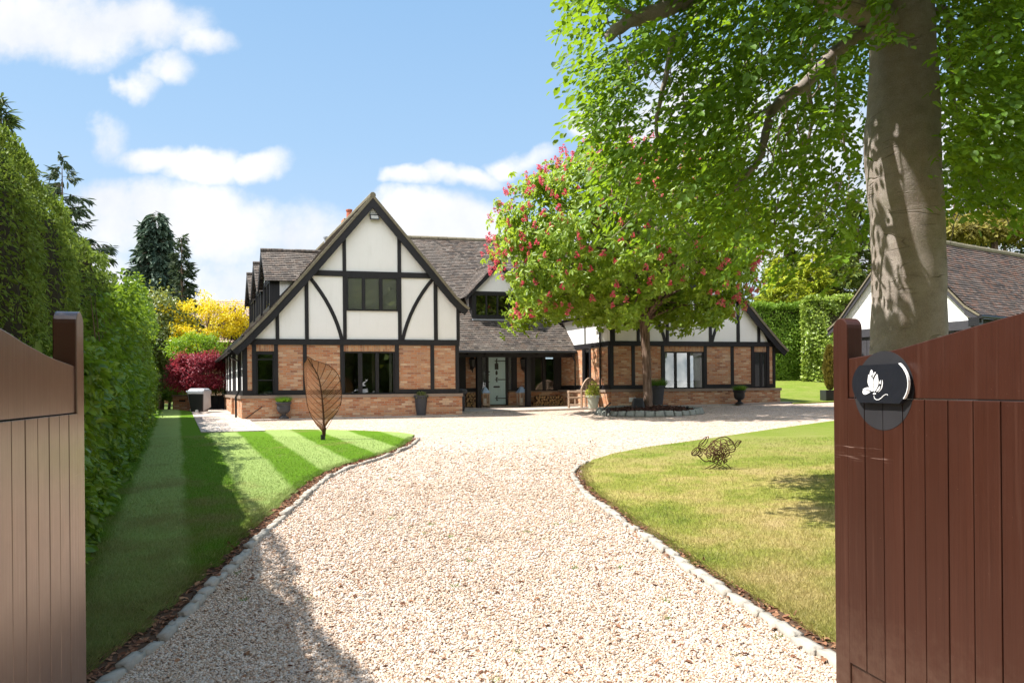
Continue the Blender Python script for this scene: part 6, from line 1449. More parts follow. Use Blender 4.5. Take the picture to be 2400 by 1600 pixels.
# ------------------------------------------------------------------ garage
PR = at(2305, 737, 19.2); PL = at(1946, 771, 23.4); PL.z = PR.z = (PR.z + PL.z) / 2
ev = Vector((PL.x - PR.x, PL.y - PR.y)); GW = ev.length; ev.normalize(); rv = Vector((-ev.y, ev.x)); rv = rv if rv.x > 0 else -rv
GG = gz(PR.x, PR.y)
garage = thing('garage', 'white gabled garage with brown tiled roof behind the beech trunk', 'garage', (PR.x, PR.y, GG))
GT = lambda s, q, z: (PR.x + ev.x * s + rv.x * q, PR.y + ev.y * s + rv.y * q, z)
zap = at(2110, 552, (PR.y + PL.y) / 2).z; zev = PR.z; hw = GW / 2; GL = 8.5
m = MB(GT)
for s0, s1 in ((-.0, hw), (GW, hw)):
    sg = 1 if s1 > s0 else -1; k1 = s0 + sg * .45; zk = zev + .36
    courses(m, (s0, -.14, zev), (s0, GL, zev), (k1, -.14, zk), (k1, GL, zk)); courses(m, (k1, -.14, zk), (k1, GL, zk), (hw, -.14, zap), (hw, GL, zap), uv0=(0, .54))
ro = m.build('roof', MT['gtile'], garage)
m = MB(GT); ridge(m, (hw, -.14, zap + .03), (hw, GL, zap + .03), .1); m.build('ridge_tile', MT['verge'], ro)
m = MB(GT); b2 = MB(GT)
for s in (0, 1):
    f = lambda x: x if not s else GW - x
    L1 = [(f(-.02), zev - .03), (f(.45), zev + .33), (hw, zap - .02)]
    for (a0, z0), (a1, z1) in zip(L1, L1[1:]):
        m.prism([(a0, z0), (a1, z1), (a1, z1 - .07), (a0, z0 - .06)], -.15, -.02); b2.prism([(a0, z0 - .06), (a1, z1 - .07), (a1, z1 - .27), (a0, z0 - .2)], -.12, -.07)
m.build('verge', MT['verge'], ro); b2.build('bargeboard', MT['bargew'], ro)
m = MB(GT); wz = zev - .12
m.prism([(.25, wz), (GW - .25, wz), (GW - .25, zev + .05), (hw, zap - .15), (.25, zev + .05)], 0, .15); m.build('plaster_gable', MT['plaster'], garage)
m = MB(GT); m.box(.2, GW - .2, -.06, .1, wz - .26, wz); m.box(.22, .4, -.04, .12, GG - .2, wz - .26); m.box(GW - .4, GW - .22, -.04, .12, GG - .2, wz - .26); m.build('timber_frame', MT['bargew'], garage)
m = MB(GT); nn = 22
for i in range(nn): m.box(.41 + (GW - .82) * i / nn, .41 + (GW - .82) * (i + .92) / nn, .0, .05, GG - .2, wz - .27)
m.box(.41, GW - .41, .051, .08, GG - .2, wz - .27); m.build('garage_door', MT['bargew'], garage)
m = MB(GT); m.box(.26, .4, .15, GL - .2, GG - .3, zev - .06); m.box(GW - .4, GW - .26, .15, GL - .2, GG - .3, zev - .06); m.box(.41, GW - .41, GL - .3, GL - .2, GG - .3, zev); m.build('side_wall', MT['timber'], garage)
m = MB(GT); m.tube([(-.04, -.25, zev - .06), (-.04, GL, zev - .06)], .055, 8); m.box(.02, .3, -.2, .02, zev - .3, zev - .06); m.build('gutter', MT['black'], garage)

# neighbour's house
p0, p1 = at(400, 790, 46), at(640, 790, 47.5); NB = gz(p0.x, p0.y)
nh = thing('neighbour_house', 'pale tiled roof of a neighbouring house beyond the golden tree', 'house', ((p0.x + p1.x) / 2, 47, NB))
zt = at(520, 700, 49).z; ze = at(520, 800, 46).z
m = MB(); courses(m, (p0.x, p0.y, ze), (p1.x, p1.y, ze), (p0.x, p0.y + 3.2, zt), (p1.x, p1.y + 3.2, zt), gauge=.22, seg=1.2); courses(m, (p0.x, p0.y + 6.4, ze), (p1.x, p1.y + 6.4, ze), (p0.x, p0.y + 3.2, zt), (p1.x, p1.y + 3.2, zt), gauge=.22, seg=1.2); m.build('roof', MT['ntile'], nh)
m = MB(); m.box(p0.x + .3, p1.x - .3, p0.y + 1.6, p0.y + 5.9, NB - .3, ze + .05); m.prism([(0, 0)], 0, 0) if False else None; m.build('wall', MT['brick'], nh)
q = at(380, 690, 47); m = MB(); zc = at(380, 674, 47).z; m.box(q.x - .33, q.x + .33, 46.8, 47.5, NB, zc); m.box(q.x - .38, q.x + .38, 46.75, 47.55, zc, zc + .12); ch = m.build('chimney', MT['oldwall'], nh)
m = MB(); m.lathe([(.12, .12), (.10, .35), (.0, .36)], 10, (q.x, 47.1, zc)); m.build('chimney_pot', MT['coping'], ch)

# low brick wall at the back
w0, w1 = ground_at(407, 964), at(528, 900, 30.2); w0 = at(407, 900, 30.2); gb = gz(w0.x, 30.2)
lw_ = thing('garden_wall', 'low weathered brick wall under the red maple', 'wall', ((w0.x + w1.x) / 2, 30.2, gb))
zt = at(460, 928, 30.2).z
m = MB(); m.box(w0.x, w1.x - .75, 30.1, 30.35, gb - .2, zt); m.build('brickwork', MT['oldwall'], lw_)
m = MB(); m.box(w0.x - .03, w1.x - .7, 30.06, 30.39, zt, zt + .06); m.build('coping', MT['coping'], lw_)
m = MB(); m.box(w1.x - 2.0, w1.x - 1.72, 30.09, 30.11, zt - .24, zt - .16); m.build('vent', MT['black'], lw_)
m = MB(); m.box(w1.x - .74, w1.x + .1, 30.12, 30.2, gb - .1, zt + .02)
for i in range(5): m.box(w1.x - .72 + i * .16, w1.x - .58 + i * .16, 30.09, 30.12, gb - .1, zt + .01)
tag(m.build('wooden_gate', MT['timber']), 'low black wooden gate between the brick wall and the house', 'gate')

# covered barbecue
q = ground_at(468, 966); bq = thing('barbecue', 'barbecue under a grey and black fitted cover on the patio corner', 'barbecue', q)
s = q.y / FPX; hB = 56 * s; w = 19 * s
m = MB(); X, Y, Z = q
def frus(m, z0, z1, a, b, c, d):   # half widths and depths at bottom/top
    P = [(X - a, Y - c, Z + z0), (X + a, Y - c, Z + z0), (X + a, Y + c, Z + z0), (X - a, Y + c, Z + z0)]; T_ = [(X - b, Y - d, Z + z1), (X + b, Y - d, Z + z1), (X + b, Y + d, Z + z1), (X - b, Y + d, Z + z1)]
    for i in range(4): j = (i + 1) % 4; m.poly([P[i], P[j], T_[j], T_[i]])
    m.poly(T_); m.poly(P)
frus(m, .03, hB * .76, w * .72, w * .93, .26, .34); m.build('black_front', MT['blackpl'], bq, bevel=.03)
m = MB(); frus(m, hB * .762, hB * .90, w * 1.04, w * 1.02, .37, .36); frus(m, hB * .90, hB, w * 1.02, w * .84, .36, .22); m.build('cover_top', MT['cover'], bq, bevel=.04)
m = MB()
for sgn in (-1, 1):
    m.poly([(X + sgn * w * .74, Y - .20, Z + .05), (X + sgn * w * .98, Y - .34, Z + hB * .76), (X + sgn * w * 1.05, Y - .36, Z + hB * .88), (X + sgn * w * 1.08, Y + .2, Z + hB * .86), (X + sgn * w * 1.12, Y + .2, Z + .2)])
m.build('cover_side', MT['cover'], bq)
m = MB(); m.tube([(X + .02, Y - .30, Z + .06), (X + .02, Y - .26, Z + .06)], .06, 12); m.build('wheel_cap', MT['white'], bq)

# ------------------------------------------------------------------ pots
def tuft(P, n, h, spread, mat, parent, name='grass_tuft', w=.012):
    a = rng.uniform(0, 2 * np.pi, n); r = spread * np.sqrt(rng.uniform(0, 1, n)) * .8
    B = np.stack([P[0] + r * np.cos(a), P[1] + r * np.sin(a), np.full(n, P[2])], 1); D = np.stack([np.cos(a) * r / spread * .8, np.sin(a) * r / spread * .8, np.full(n, 1.)], 1) + rng.normal(0, .2, (n, 3))
    V, F = blade_geo(B, D, rng.uniform(.6, 1.1, n) * h, w); np_mesh(name, V, F, mat, parent)
def shrublet(P, n, rad, mat, parent, L, Wd, name='foliage', stems=7):
    u = rand_unit(n); u[:, 2] = np.abs(u[:, 2]) * .98 - .05; Q = np.array(P) + u * rng.uniform(.35, 1, (n, 1)) * np.array(rad)
    V, F = leaf_geo(Q, u + rand_unit(n) * .7, rand_unit(n) + np.array([0, 0, .8]), rng.uniform(.7, 1.2, n) * L, rng.uniform(.7, 1.2, n) * Wd); np_mesh(name, V, F, mat, parent)
    m = MB()
    for i in range(stems): q = Q[i]; m.tube([(P[0], P[1], P[2] - .02), tuple((np.array(P) + q) / 2 + np.array([0, 0, .03])), tuple(q)], [.01, .007, .003], 4)
    m.build('stem', MT['bark'], parent)
URN = [(.0, 0), (.155, 0), (.155, .045), (.10, .07), (.065, .12), (.075, .155), (.15, .19), (.195, .25), (.21, .34), (.205, .42), (.225, .47), (.25, .50), (.25, .53), (.215, .53), (.20, .48), (.0, .47)]
BUCK = [(.0, 0), (.145, 0), (.205, .56), (.235, .57), (.235, .63), (.205, .63), (.20, .57), (.0, .56)]
def pot_at(name, label, px, py, prof, scale, mat, Y=None):
    q = ground_at(px, py) if Y is None else Vector((*at(px, py, Y)[:2], 0))
    if Y is not None: q.z = gz(q.x, q.y)
    q.z += .055; r = thing(name, label, 'plant pot', q)
    m = MB(lambda x, y, z: (q.x + x * scale, q.y + y * scale, q.z + z * scale)); m.lathe(prof, 24); m.build('pot', mat, r, smooth=False); return r, q
ua = FA(665, 970, -.36)[0]; HU = Vector(HT(ua, -.36, 0))
r, q = pot_at('planted_urn', 'grey pedestal urn of clipped green grass under the left front window', 665, 981, URN, 1.0, MT['pot'], HU.y); tuft((q.x, q.y, q.z + .5), 900, .24, .22, MT['green_grass'], r); 
r, q = pot_at('planted_pot', 'tall grey tapered pot with a grey green mound beside the porch', 987, 976, BUCK, 1.06, MT['pot']); shrublet((q.x, q.y, q.z + .6), 700, (.25, .25, .2), LF['olive'], r, .05, .02)
r, q = pot_at('planted_pot', 'tall grey tapered pot of bushy green grass behind the chestnut trunk', 1541, 957, BUCK, 1.28, MT['pot']); tuft((q.x, q.y, q.z + .74), 900, .36, .34, MT['green_grass'], r)
r, q = pot_at('planted_urn', 'black pedestal urn of green grass under the right wing end wall', 1733, 950, URN, 1.0, MT['black']); tuft((q.x, q.y, q.z + .5), 900, .25, .22, MT['green_grass'], r)
r, q = pot_at('planted_pot', 'pale sage pot with a yellow variegated shrub beside the bench', 1390, 960, [(0, 0), (.17, 0), (.235, .42), (.265, .43), (.27, .5), (.24, .5), (.235, .44), (.0, .44)], .98, MT['palepot'])
shrublet((q.x, q.y, q.z + .45), 520, (.26, .26, .62), LF['varieg'], r, .085, .045)
r, q = pot_at('planted_pot', 'grey pot of feathery green shrub between the log pile and the bench', 1337, 951, BUCK, .95, MT['pot']); shrublet((q.x - .15, q.y, q.z + .5), 1500, (.55, .45, .75), LF['hornbeam'], r, .09, .028)
r, q = pot_at('planter', 'square black planter holding a tall thin cypress by the gate post', 1945, 941, [(0, 0)], 1, MT['black'])
m = MB(); m.box(q.x - .28, q.x + .28, q.y - .28, q.y + .28, q.z - .05, q.z + .42); m.build('box', MT['black'], r, bevel=.01)
n = 2600; t = rng.uniform(0, 1, n); a = rng.uniform(0, 2 * np.pi, n); rr = .24 * np.sin(np.pi * np.clip(t * .9 + .08, 0, 1)) ** .7 * rng.uniform(.4, 1, n); P = np.stack([q.x + rr * np.cos(a), q.y + rr * np.sin(a), q.z + .42 + t * 1.75], 1); D = np.stack([np.cos(a) * .3, np.sin(a) * .3, np.ones(n)], 1) + rng.normal(0, .2, (n, 3))
V, F = leaf_geo(P, D, rand_unit(n), .16, .035); np_mesh('foliage', V, F, LF['brownish'], r); m = MB(); m.tube([(q.x, q.y, q.z + .4), (q.x, q.y, q.z + 2.)], [.03, .008], 6); m.build('trunk', MT['bark'], r)
# tall dark urn at the end of the plinth
r, q = pot_at('tall_urn', 'tall narrow dark stone urn at the corner of the porch', 1083, 966, [(0, 0), (.09, 0), (.12, .5), (.11, .58), (.19, .66), (.20, .74), (.16, .80), (.0, .82)], 1.0, MT['pot'])

# ------------------------------------------------------------------ lanterns by the door, logs, bench
def floor_lantern(px, label, lid_candle):
    a = pa(px, 1390, 4.45); p = HT(a, 4.45, 0); z0 = pzv(1386) - .038; r = thing('floor_lantern', label, 'lantern', (p[0], p[1], z0), 'lanterns by the front door')
    T = lambda x, y, z: HT(a + x, 4.45 + y, z0 + z)
    w = .125; H = .52
    m = MB(T)
    for sx in (-1, 1):
        for sy in (-1, 1): m.box(sx * w - .02, sx * w + .02, sy * w - .02, sy * w + .02, 0, H)
    m.box(-w - .03, w + .03, -w - .03, w + .03, 0, .035)
    for z in (.06, H - .05):
        m.box(-w + .02, w - .02, -w - .012, -w + .012, z, z + .04); m.box(-w - .012, -w + .012, -w + .02, w - .02, z, z + .04); m.box(-w + .02, w - .02, w - .012, w + .012, z, z + .04); m.box(w - .012, w + .012, -w + .02, w - .02, z, z + .04)
    for x in (-.04, .04): m.box(x - .007, x + .007, -w - .006, -w + .006, .1, H - .05)
    m.build('wooden_frame', MT['palewood'], r)
    m = MB(T); m.box(-w - .045, w + .045, -w - .045, w + .045, H, H + .025)
    P = [(-w - .03, -w - .03, H + .025), (w + .03, -w - .03, H + .025), (w + .03, w + .03, H + .025), (-w - .03, w + .03, H + .025)]; Q = [(-.04, -.04, H + .24), (.04, -.04, H + .24), (.04, .04, H + .24), (-.04, .04, H + .24)]
    for i in range(4): j = (i + 1) % 4; m.poly([P[i], P[j], Q[j], Q[i]])
    m.poly(Q); m.tube([(-.03, 0, H + .24), (-.02, 0, H + .29), (.02, 0, H + .29), (.03, 0, H + .24)], .006, 5); m.build('tin_roof', MT['blue'], r)
    m = MB(T); m.lathe([(0, .036), (.05, .036), (.05, .3), (.0, .3)], 12); m.build('candle', MT['white'], r)
floor_lantern(330, 'wooden lantern with blue pointed tin roof left of the front door', 1); floor_lantern(622, 'wooden lantern with blue pointed tin roof right of the front door', 1)
LOGS = []
for k in range(4):
    bm = bmesh.new(); rr = random.Random(k); nseg = rr.choice((4, 5, 6)); arc = rr.choice((1.6, 2.2, 3.2, 6.28)); P = []
    if arc < 6: P = [(0, 0)] + [(.1 * math.cos(arc * i / nseg), .1 * math.sin(arc * i / nseg)) for i in range(nseg + 1)]
    else: P = [(.062 * math.cos(6.28 * i / 8), .062 * math.sin(6.28 * i / 8)) for i in range(8)]
    cx = sum(p[0] for p in P) / len(P); cz = sum(p[1] for p in P) / len(P)
    f0 = [bm.verts.new((x - cx, -.14, z - cz)) for x, z in P]; f1 = [bm.verts.new((x - cx, .16, z - cz)) for x, z in P]
    bm.faces.new(f0); bm.faces.new(list(reversed(f1)))
    for i in range(len(P)): j = (i + 1) % len(P); f = bm.faces.new([f0[j], f0[i], f1[i], f1[j]]); f.material_index = 1
    bmesh.ops.recalc_face_normals(bm, faces=bm.faces); me = bpy.data.meshes.new('split_log'); bm.to_mesh(me); bm.free(); me.materials.append(MT['cutlog']); me.materials.append(MT['bark']); LOGS.append(me)
def logs(x0, x1, rows, label, group, prof):
    a0, a1 = pa(x0, 1400, 4.7), pa(x1, 1400, 4.7)
    for rw_ in range(rows):
        n = int((a1 - a0) / .115)
        for i in range(n):
            a = a0 + (a1 - a0) * (i + .5 + .35 * (rw_ % 2)) / n
            if rw_ > prof((a - a0) / (a1 - a0)) : continue
            p = HT(a, 4.68 + random.uniform(-.03, .03), gz(0, 27) + .12 + rw_ * .098 + random.uniform(-.02, .02)); o = bpy.data.objects.new('split_log', random.choice(LOGS)); COL.objects.link(o); o.location = p; s = random.uniform(.75, 1.05); o.scale = (s, 1, s); o.rotation_euler = (0, random.uniform(0, 6.28), R(12)); tag(o, label, 'log', group)
logs(172, 268, 7, 'split log in the tall stack left of the front door', 'logs stacked left of the door', lambda t: 6.2 - 3 * abs(t - .45) if t > .1 else 3)
logs(698, 980, 4, 'split log in the long low stack under the porch window', 'logs stacked under the porch window', lambda t: 3.2 if .12 < t < .93 else 1.5)

# bench, back towards us
b0 = ground_at(1364, 959); b1 = Vector((-.93, .36)); b1.normalize(); b2 = Vector((.62, .78)); b2.normalize(); z0 = b0.z + .05
bench = thing('garden_bench', 'weathered teak garden bench with a curved high back beside the wing wall', 'bench', (b0.x, b0.y, z0))
T = lambda s, q, z: (b0.x + b2.x * s + b1.x * q, b0.y + b2.y * s + b1.y * q, z0 + z)     # s along the bench, q towards its front
LN, DP = 1.25, .56
for s in (0, LN - .06):
    m = MB(T); m.box(s, s + .06, 0, .06, 0, .74); m.build('leg', MT['teak'], bench)
    m = MB(T); m.box(s, s + .06, DP - .06, DP, 0, .62); m.build('leg', MT['teak'], bench)
for s in (0, LN - .06):
    m = MB(T); m.box(s + .003, s + .057, .06, DP - .06, .60, .655); m.tube([(s + .0, DP - .02, .62), (s + .06, DP - .02, .62)], .05, 10); m.box(s + .01, s + .05, .06, DP - .06, .36, .43); m.box(s + .01, s + .05, .06, DP - .06, .10, .155); m.box(s + .012, s + .048, DP / 2 - .02, DP / 2 + .02, .155, .36); m.build('arm', MT['teak'], bench)
m = MB(T)
for i in range(6): m.box(.0, LN, .06 + i * .082, .06 + i * .082 + .066, .40, .425)
m.build('seat', MT['teak'], bench)
m = MB(T); zc = lambda t: .70 + .42 * math.sin(math.pi * t) ** .8
m.ribbon([(.03 + (LN - .06) * i / 16, zc(i / 16)) for i in range(17)], .075, .008, .05)
for i, z in enumerate(np.arange(.50, 1.06, .085)):
    ts = [t for t in np.linspace(0, 1, 60) if zc(t) > z + .02]
    if ts: m.box(.03 + (LN - .06) * ts[0], .03 + (LN - .06) * ts[-1], .014, .04, z, z + .04)
for t in (.3, .5, .7): m.box(LN * t - .02, LN * t + .02, .011, .043, .43, zc(t))
m.build('backrest', MT['teak'], bench)
# chair inside the left window
a = ga(352, 1290, .7); p = HT(a, .8, .75); tc_ = thing('tub_chair', 'round backed teal chair seen through the narrow left window', 'chair', p)
m = MB(); 
for z0_, z1_, r_ in ((.0, .75, .26),): m.lathe([(0, .05), (.22, .05), (.27, .5), (.25, .74), (.2, .76), (.18, .5), (.0, .42)], 18, p)
m.build('shell', MT['teal'], tc_); m = MB(); m.lathe([(.272, .46), (.285, .5), (.268, .72), (.262, .7)], 18, p); m.build('rim', MT['white'], tc_)
# plants along the wing window sill
a0, a1 = wa(800), wa(1105); r = thing('window_plant', 'low green plants in a trough behind the three paned window', 'plant', HT((a0 + a1) / 2, BW + .28, wc1))
n = 2600; Q = np.array([HT(a0 + (a1 - a0) * random.random(), BW + .22 + random.random() * .2, wc1 + .03 + random.random() * (.2 + .05 * math.sin(i * .7))) for i in range(n)])
V, F = leaf_geo(Q, rand_unit(n) + np.array([0, 0, .6]), rand_unit(n), .06, .03); np_mesh('foliage', V, F, LF['lime'], r)
m = MB(HT); m.box(a0, a1, BW + .2, BW + .44, wc1 - .05, wc1 + .03); m.build('trough', MT['black'], r)

# ------------------------------------------------------------------ bark bed round the chestnut
bc = Vector((CT.x - .0, CT.y)); RB_ = 1.62
m = MB(); N_ = 48
def bz(x, y, d): return gz(x, y) + .03 + .17 * max(0, 1 - (d / RB_) ** 2) ** .7
rings = [0, .3, .6, .9, 1.2, 1.45, RB_]
for i in range(len(rings) - 1):
    for k in range(N_):
        q = []
        for rr, kk_ in ((rings[i], k), (rings[i + 1], k), (rings[i + 1], k + 1), (rings[i], k + 1)):
            t = 2 * math.pi * kk_ / N_; x, y = bc.x + rr * math.cos(t), bc.y + rr * math.sin(t); q.append((x, y, bz(x, y, rr)))
        m.poly(q)
o = m.build('bark_bed', MT['mulch']); o['kind'] = 'structure'
n = 9000; rr = RB_ * np.sqrt(rng.uniform(0, 1, n)) * .98; t = rng.uniform(0, 2 * np.pi, n); x = bc.x + rr * np.cos(t); y = bc.y + rr * np.sin(t); z = g(x, y) + .045 + .17 * np.clip(1 - (rr / RB_) ** 2, 0, 1) ** .7
D = rng.normal(0, 1, (n, 3)); D[:, 2] *= .45; V, F = leaf_geo(np.stack([x, y, z], 1), D, rng.normal(0, .5, (n, 3)) + np.array([0, 0, 1]), rng.uniform(.04, .11, n), rng.uniform(.02, .04, n)); tag(np_mesh('bark_chips', V, F, MT['chip']), 'dark bark chips spread round the chestnut trunk', 'bark chips', kind='stuff')
ROCK = [rough_block(.27, .17, .20, 40 + i, 'edging_stone', MT['rock']) for i in range(5)]
ring = [Vector((bc.x + (RB_ + .07) * math.cos(2 * math.pi * i / 36), bc.y + (RB_ + .07) * math.sin(2 * math.pi * i / 36))) for i in range(36)]
for i, p in enumerate(ring):
    o = bpy.data.objects.new('edging_stone', random.choice(ROCK)); COL.objects.link(o); o.location = (p.x, p.y, gz(p.x, p.y) + .05 + random.uniform(-.015, .015)); o.rotation_euler = (-.45, 0, 2 * math.pi * i / 36 + math.pi / 2); s = random.uniform(.88, 1.1); o.scale = (s, s, s); tag(o, 'grey green stone block in the ring round the chestnut bed', 'stone', 'stones ringing the chestnut bed')
# solar spotlights and the black lamp box
def spot(px, py, label, ang):
    q = ground_at(px, py); r = thing('solar_spotlight', label, 'garden light', q); m = MB(); m.tube([(q.x, q.y, q.z - .1), (q.x, q.y, q.z + .27)], .014, 6); m.build('stake', MT['black'], r)
    m = MB(); c, s = math.cos(ang), math.sin(ang); T = lambda x, y, z: (q.x + x * c - z * s, q.y + y, q.z + .33 + x * s + z * c); m.T = T; m.box(-.17, .17, -.09, .09, -.012, .012); m.build('solar_panel', MT['slate'], r)
    m = MB(); m.tube([(q.x + .04, q.y - .02, q.z + .12), (q.x + .09, q.y - .02, q.z + .24)], .045, 8); m.build('lamp_head', MT['black'], r)
spot(1422, 976, 'solar garden spotlight with tilted panel at the left edge of the bark bed', .72)
q = ground_at(1611, 968); q.z += .02; r = thing('garden_spike_light', 'small black spike light at the right edge of the bark bed', 'garden light', q); m = MB(); m.tube([(q.x, q.y, q.z), (q.x, q.y, q.z + .13)], .014, 6); m.build('stake', MT['black'], r); m = MB(); m.tube([(q.x, q.y + .02, q.z + .13), (q.x, q.y - .02, q.z + .2)], [.04, .045], 8); m.build('lamp_head', MT['black'], r)
q = Vector((CT.x - .40, CT.y - .25, 0)); q.z = gz(q.x, q.y) + .17
sb = thing('garden_speaker', 'black wedge shaped box leaning against the chestnut trunk', 'box', q)
m = MB(); 
P = [(-.24, -.16, 0), (.2, -.16, 0), (.2, .16, 0), (-.24, .16, 0)]; Q = [(-.13, -.02, .36), (.18, -.02, .36), (.18, .13, .36), (-.13, .13, .36)]
P = [tuple(q + Vector(p)) for p in P]; Q = [tuple(q + Vector(p)) for p in Q]
for i in range(4): j = (i + 1) % 4; m.poly([P[i], P[j], Q[j], Q[i]])
m.poly(P); m.poly(Q); m.build('case', MT['blackpl'], sb, bevel=.015)
m = MB(); F_ = lambda u, v, d: tuple(Vector(P[0]).lerp(Vector(P[1]), u).lerp(Vector(Q[0]).lerp(Vector(Q[1]), u), v) + Vector((0, -d, d * .3))); 
for v in np.linspace(.12, .88, 12): m.tube([F_(.1, v, .004), F_(.9, v, .004)], .006, 4)
m.build('grille', MT['black'], sb)

# ------------------------------------------------------------------ leaf sculpture
LB = ground_at(757, 1035); LB.z += .03
lf = thing('leaf_sculpture', 'tall rusty wire mesh leaf sculpture standing on the striped lawn', 'sculpture', LB)
ks = LB.y / FPX; ZL = lambda x, y: (680 + x / 6.82, 820 + y / 6.82)
def lp2(x, y, off=0.0): p = at(*ZL(x, y), LB.y); return Vector((p.x, p.y + off, p.z))
m = MB(); m.lathe([(0, -.08), (.05, -.08), (.05, .13), (.0, .13)], 14, (LB.x, LB.y, LB.z)); m.build('base', MT['black'], lf)
MID = [(540, 1375), (538, 1300), (537, 1200), (535, 1100), (530, 1000), (522, 900), (513, 800), (503, 700), (490, 600), (470, 500), (440, 400), (400, 320), (350, 240), (300, 165), (262, 100)]
LEFT = [(532, 1340), (480, 1240), (410, 1170), (345, 1090), (300, 990), (262, 880), (245, 760), (230, 640), (215, 520), (205, 400), (203, 290), (215, 215), (250, 175), (270, 150), (262, 100)]
RIGHT = [(548, 1340), (560, 1230), (625, 1120), (690, 1060), (750, 980), (790, 880), (806, 760), (805, 640), (790, 520), (760, 410), (700, 320), (610, 245), (500, 200), (380, 165), (270, 98)]
def ysur(x, mx): return .0012 * abs(x - mx) * ks * 160 * .9     # the leaf cups gently
m = MB()
def wire(pts, r): m.tube(pts, r, 4)
def L3(p, mx): q = lp2(*p); q.y += ((p[0] - mx) / 6.82 * ks) ** 2 * .55 * (1 if p[0] > mx else .8); return q
mid3 = [lp2(*p) for p in MID]; m.tube([tuple(p) for p in mid3], [.030, .028, .026, .024, .022, .02, .018, .017, .016, .014, .012, .011, .010, .009, .008], 6)
m.tube([tuple(lp2(540, 1375)), tuple(lp2(540, 1250)), tuple(lp2(536, 1190))], [.035, .05, .02], 8)
m.build('midrib', MT['rust'], lf)
m = MB()
for E in (LEFT, RIGHT): wire([tuple(L3(p, MID[i][0])) for i, p in enumerate(E)], .008)
def interp(E, t): f = t * (len(E) - 1); i = min(int(f), len(E) - 2); f -= i; return (E[i][0] + (E[i + 1][0] - E[i][0]) * f, E[i][1] + (E[i + 1][1] - E[i][1]) * f)
for E in (LEFT, RIGHT):
    for t in np.linspace(.06, .8, 11):
        a = interp(MID, t); b = interp(E, min(.98, t + .16)); pts = []
        for k in range(7):
            u = k / 6; p = (a[0] + (b[0] - a[0]) * u, a[1] + (b[1] - a[1]) * u + 18 * math.sin(math.pi * u)); pts.append(tuple(L3(p, a[0])))
        wire(pts, .0065)
m.build('vein', MT['rust'], lf)
m = MB()
for E in (LEFT, RIGHT):
    for fam, n_, sh, r_ in ((0, 58, .17, .0038), (1, 58, -.14, .0038), (2, 14, 0, .003)):
        for i in range(n_):
            pts = []
            if fam < 2:
                t0 = i / n_ * (1.0 + abs(sh)) - (abs(sh) if sh > 0 else 0)
                for k in range(9):
                    u = k / 8; t = t0 + sh * u + (-sh if sh < 0 else 0) * 0
                    if not 0.02 <= t <= .985: continue
                    a = interp(MID, t); b = interp(E, t); p = (a[0] + (b[0] - a[0]) * u, a[1] + (b[1] - a[1]) * u); pts.append(tuple(L3(p, a[0])))
            else:
                u = (i + 1) / (n_ + 1)
                for k in range(24):
                    t = .03 + .94 * k / 23; a = interp(MID, t); b = interp(E, t); pts.append(tuple(L3((a[0] + (b[0] - a[0]) * u, a[1] + (b[1] - a[1]) * u), a[0])))
            if len(pts) > 1: m.tube(pts, r_, 3, cap=False)
m.build('mesh_blade', MT['copper'], lf)

# ------------------------------------------------------------------ running hare of bent wire
HB = ground_at(1668, 1104); HB.z += .03; hs = HB.y / FPX
hare = thing('hare_sculpture', 'running hare sculpture of bent rusty wire on the dry lawn', 'sculpture', HB)
ZH = lambda x, y: (1580 + x / 10.455, 980 + y / 10.455)
def hp(x, y, o=0.0): p = at(*ZH(x, y), HB.y); return Vector((p.x, p.y + o, p.z))
def sp_curve(pts, nn=6, closed=False):
    P = [Vector(p) for p in pts]; n = len(P); out = []
    for i in range(n if closed else n - 1):
        g_ = lambda k: P[(i + k) % n] if closed else P[min(max(i + k, 0), n - 1)]
        p0, p1, p2, p3 = g_(-1), g_(0), g_(1), g_(2)
        for j in range(nn): t = j / nn; out.append(tuple(.5 * ((2 * p1) + (-p0 + p2) * t + (2 * p0 - 5 * p1 + 4 * p2 - p3) * t * t + (-p0 + 3 * p1 - 3 * p2 + p3) * t ** 3)))
    if not closed: out.append(tuple(P[-1]))
    return out
def hw(pts, r=.0058, closed=False): m.tube(sp_curve([hp(*p) for p in pts], 6, closed), r, 5, closed=closed)
m = MB()
# outline of the back, haunch, belly and chest
hw([(770, 770), (880, 650), (1000, 540), (1130, 470), (1260, 455), (1370, 510), (1450, 600), (1490, 690), (1500, 740), (1470, 800), (1380, 830), (1280, 860)], .008)
hw([(630, 710), (700, 765), (770, 770)], .007)
hw([(560, 890), (640, 960), (720, 1035), (800, 1060), (870, 1035), (960, 1075), (1080, 1130), (1150, 1150)], .008)
hw([(1280, 860), (1250, 950), (1240, 1040), (1230, 1110)], .007); hw([(1500, 740), (1400, 770), (1300, 790), (1220, 880), (1180, 1010), (1130, 1120)], .0065)
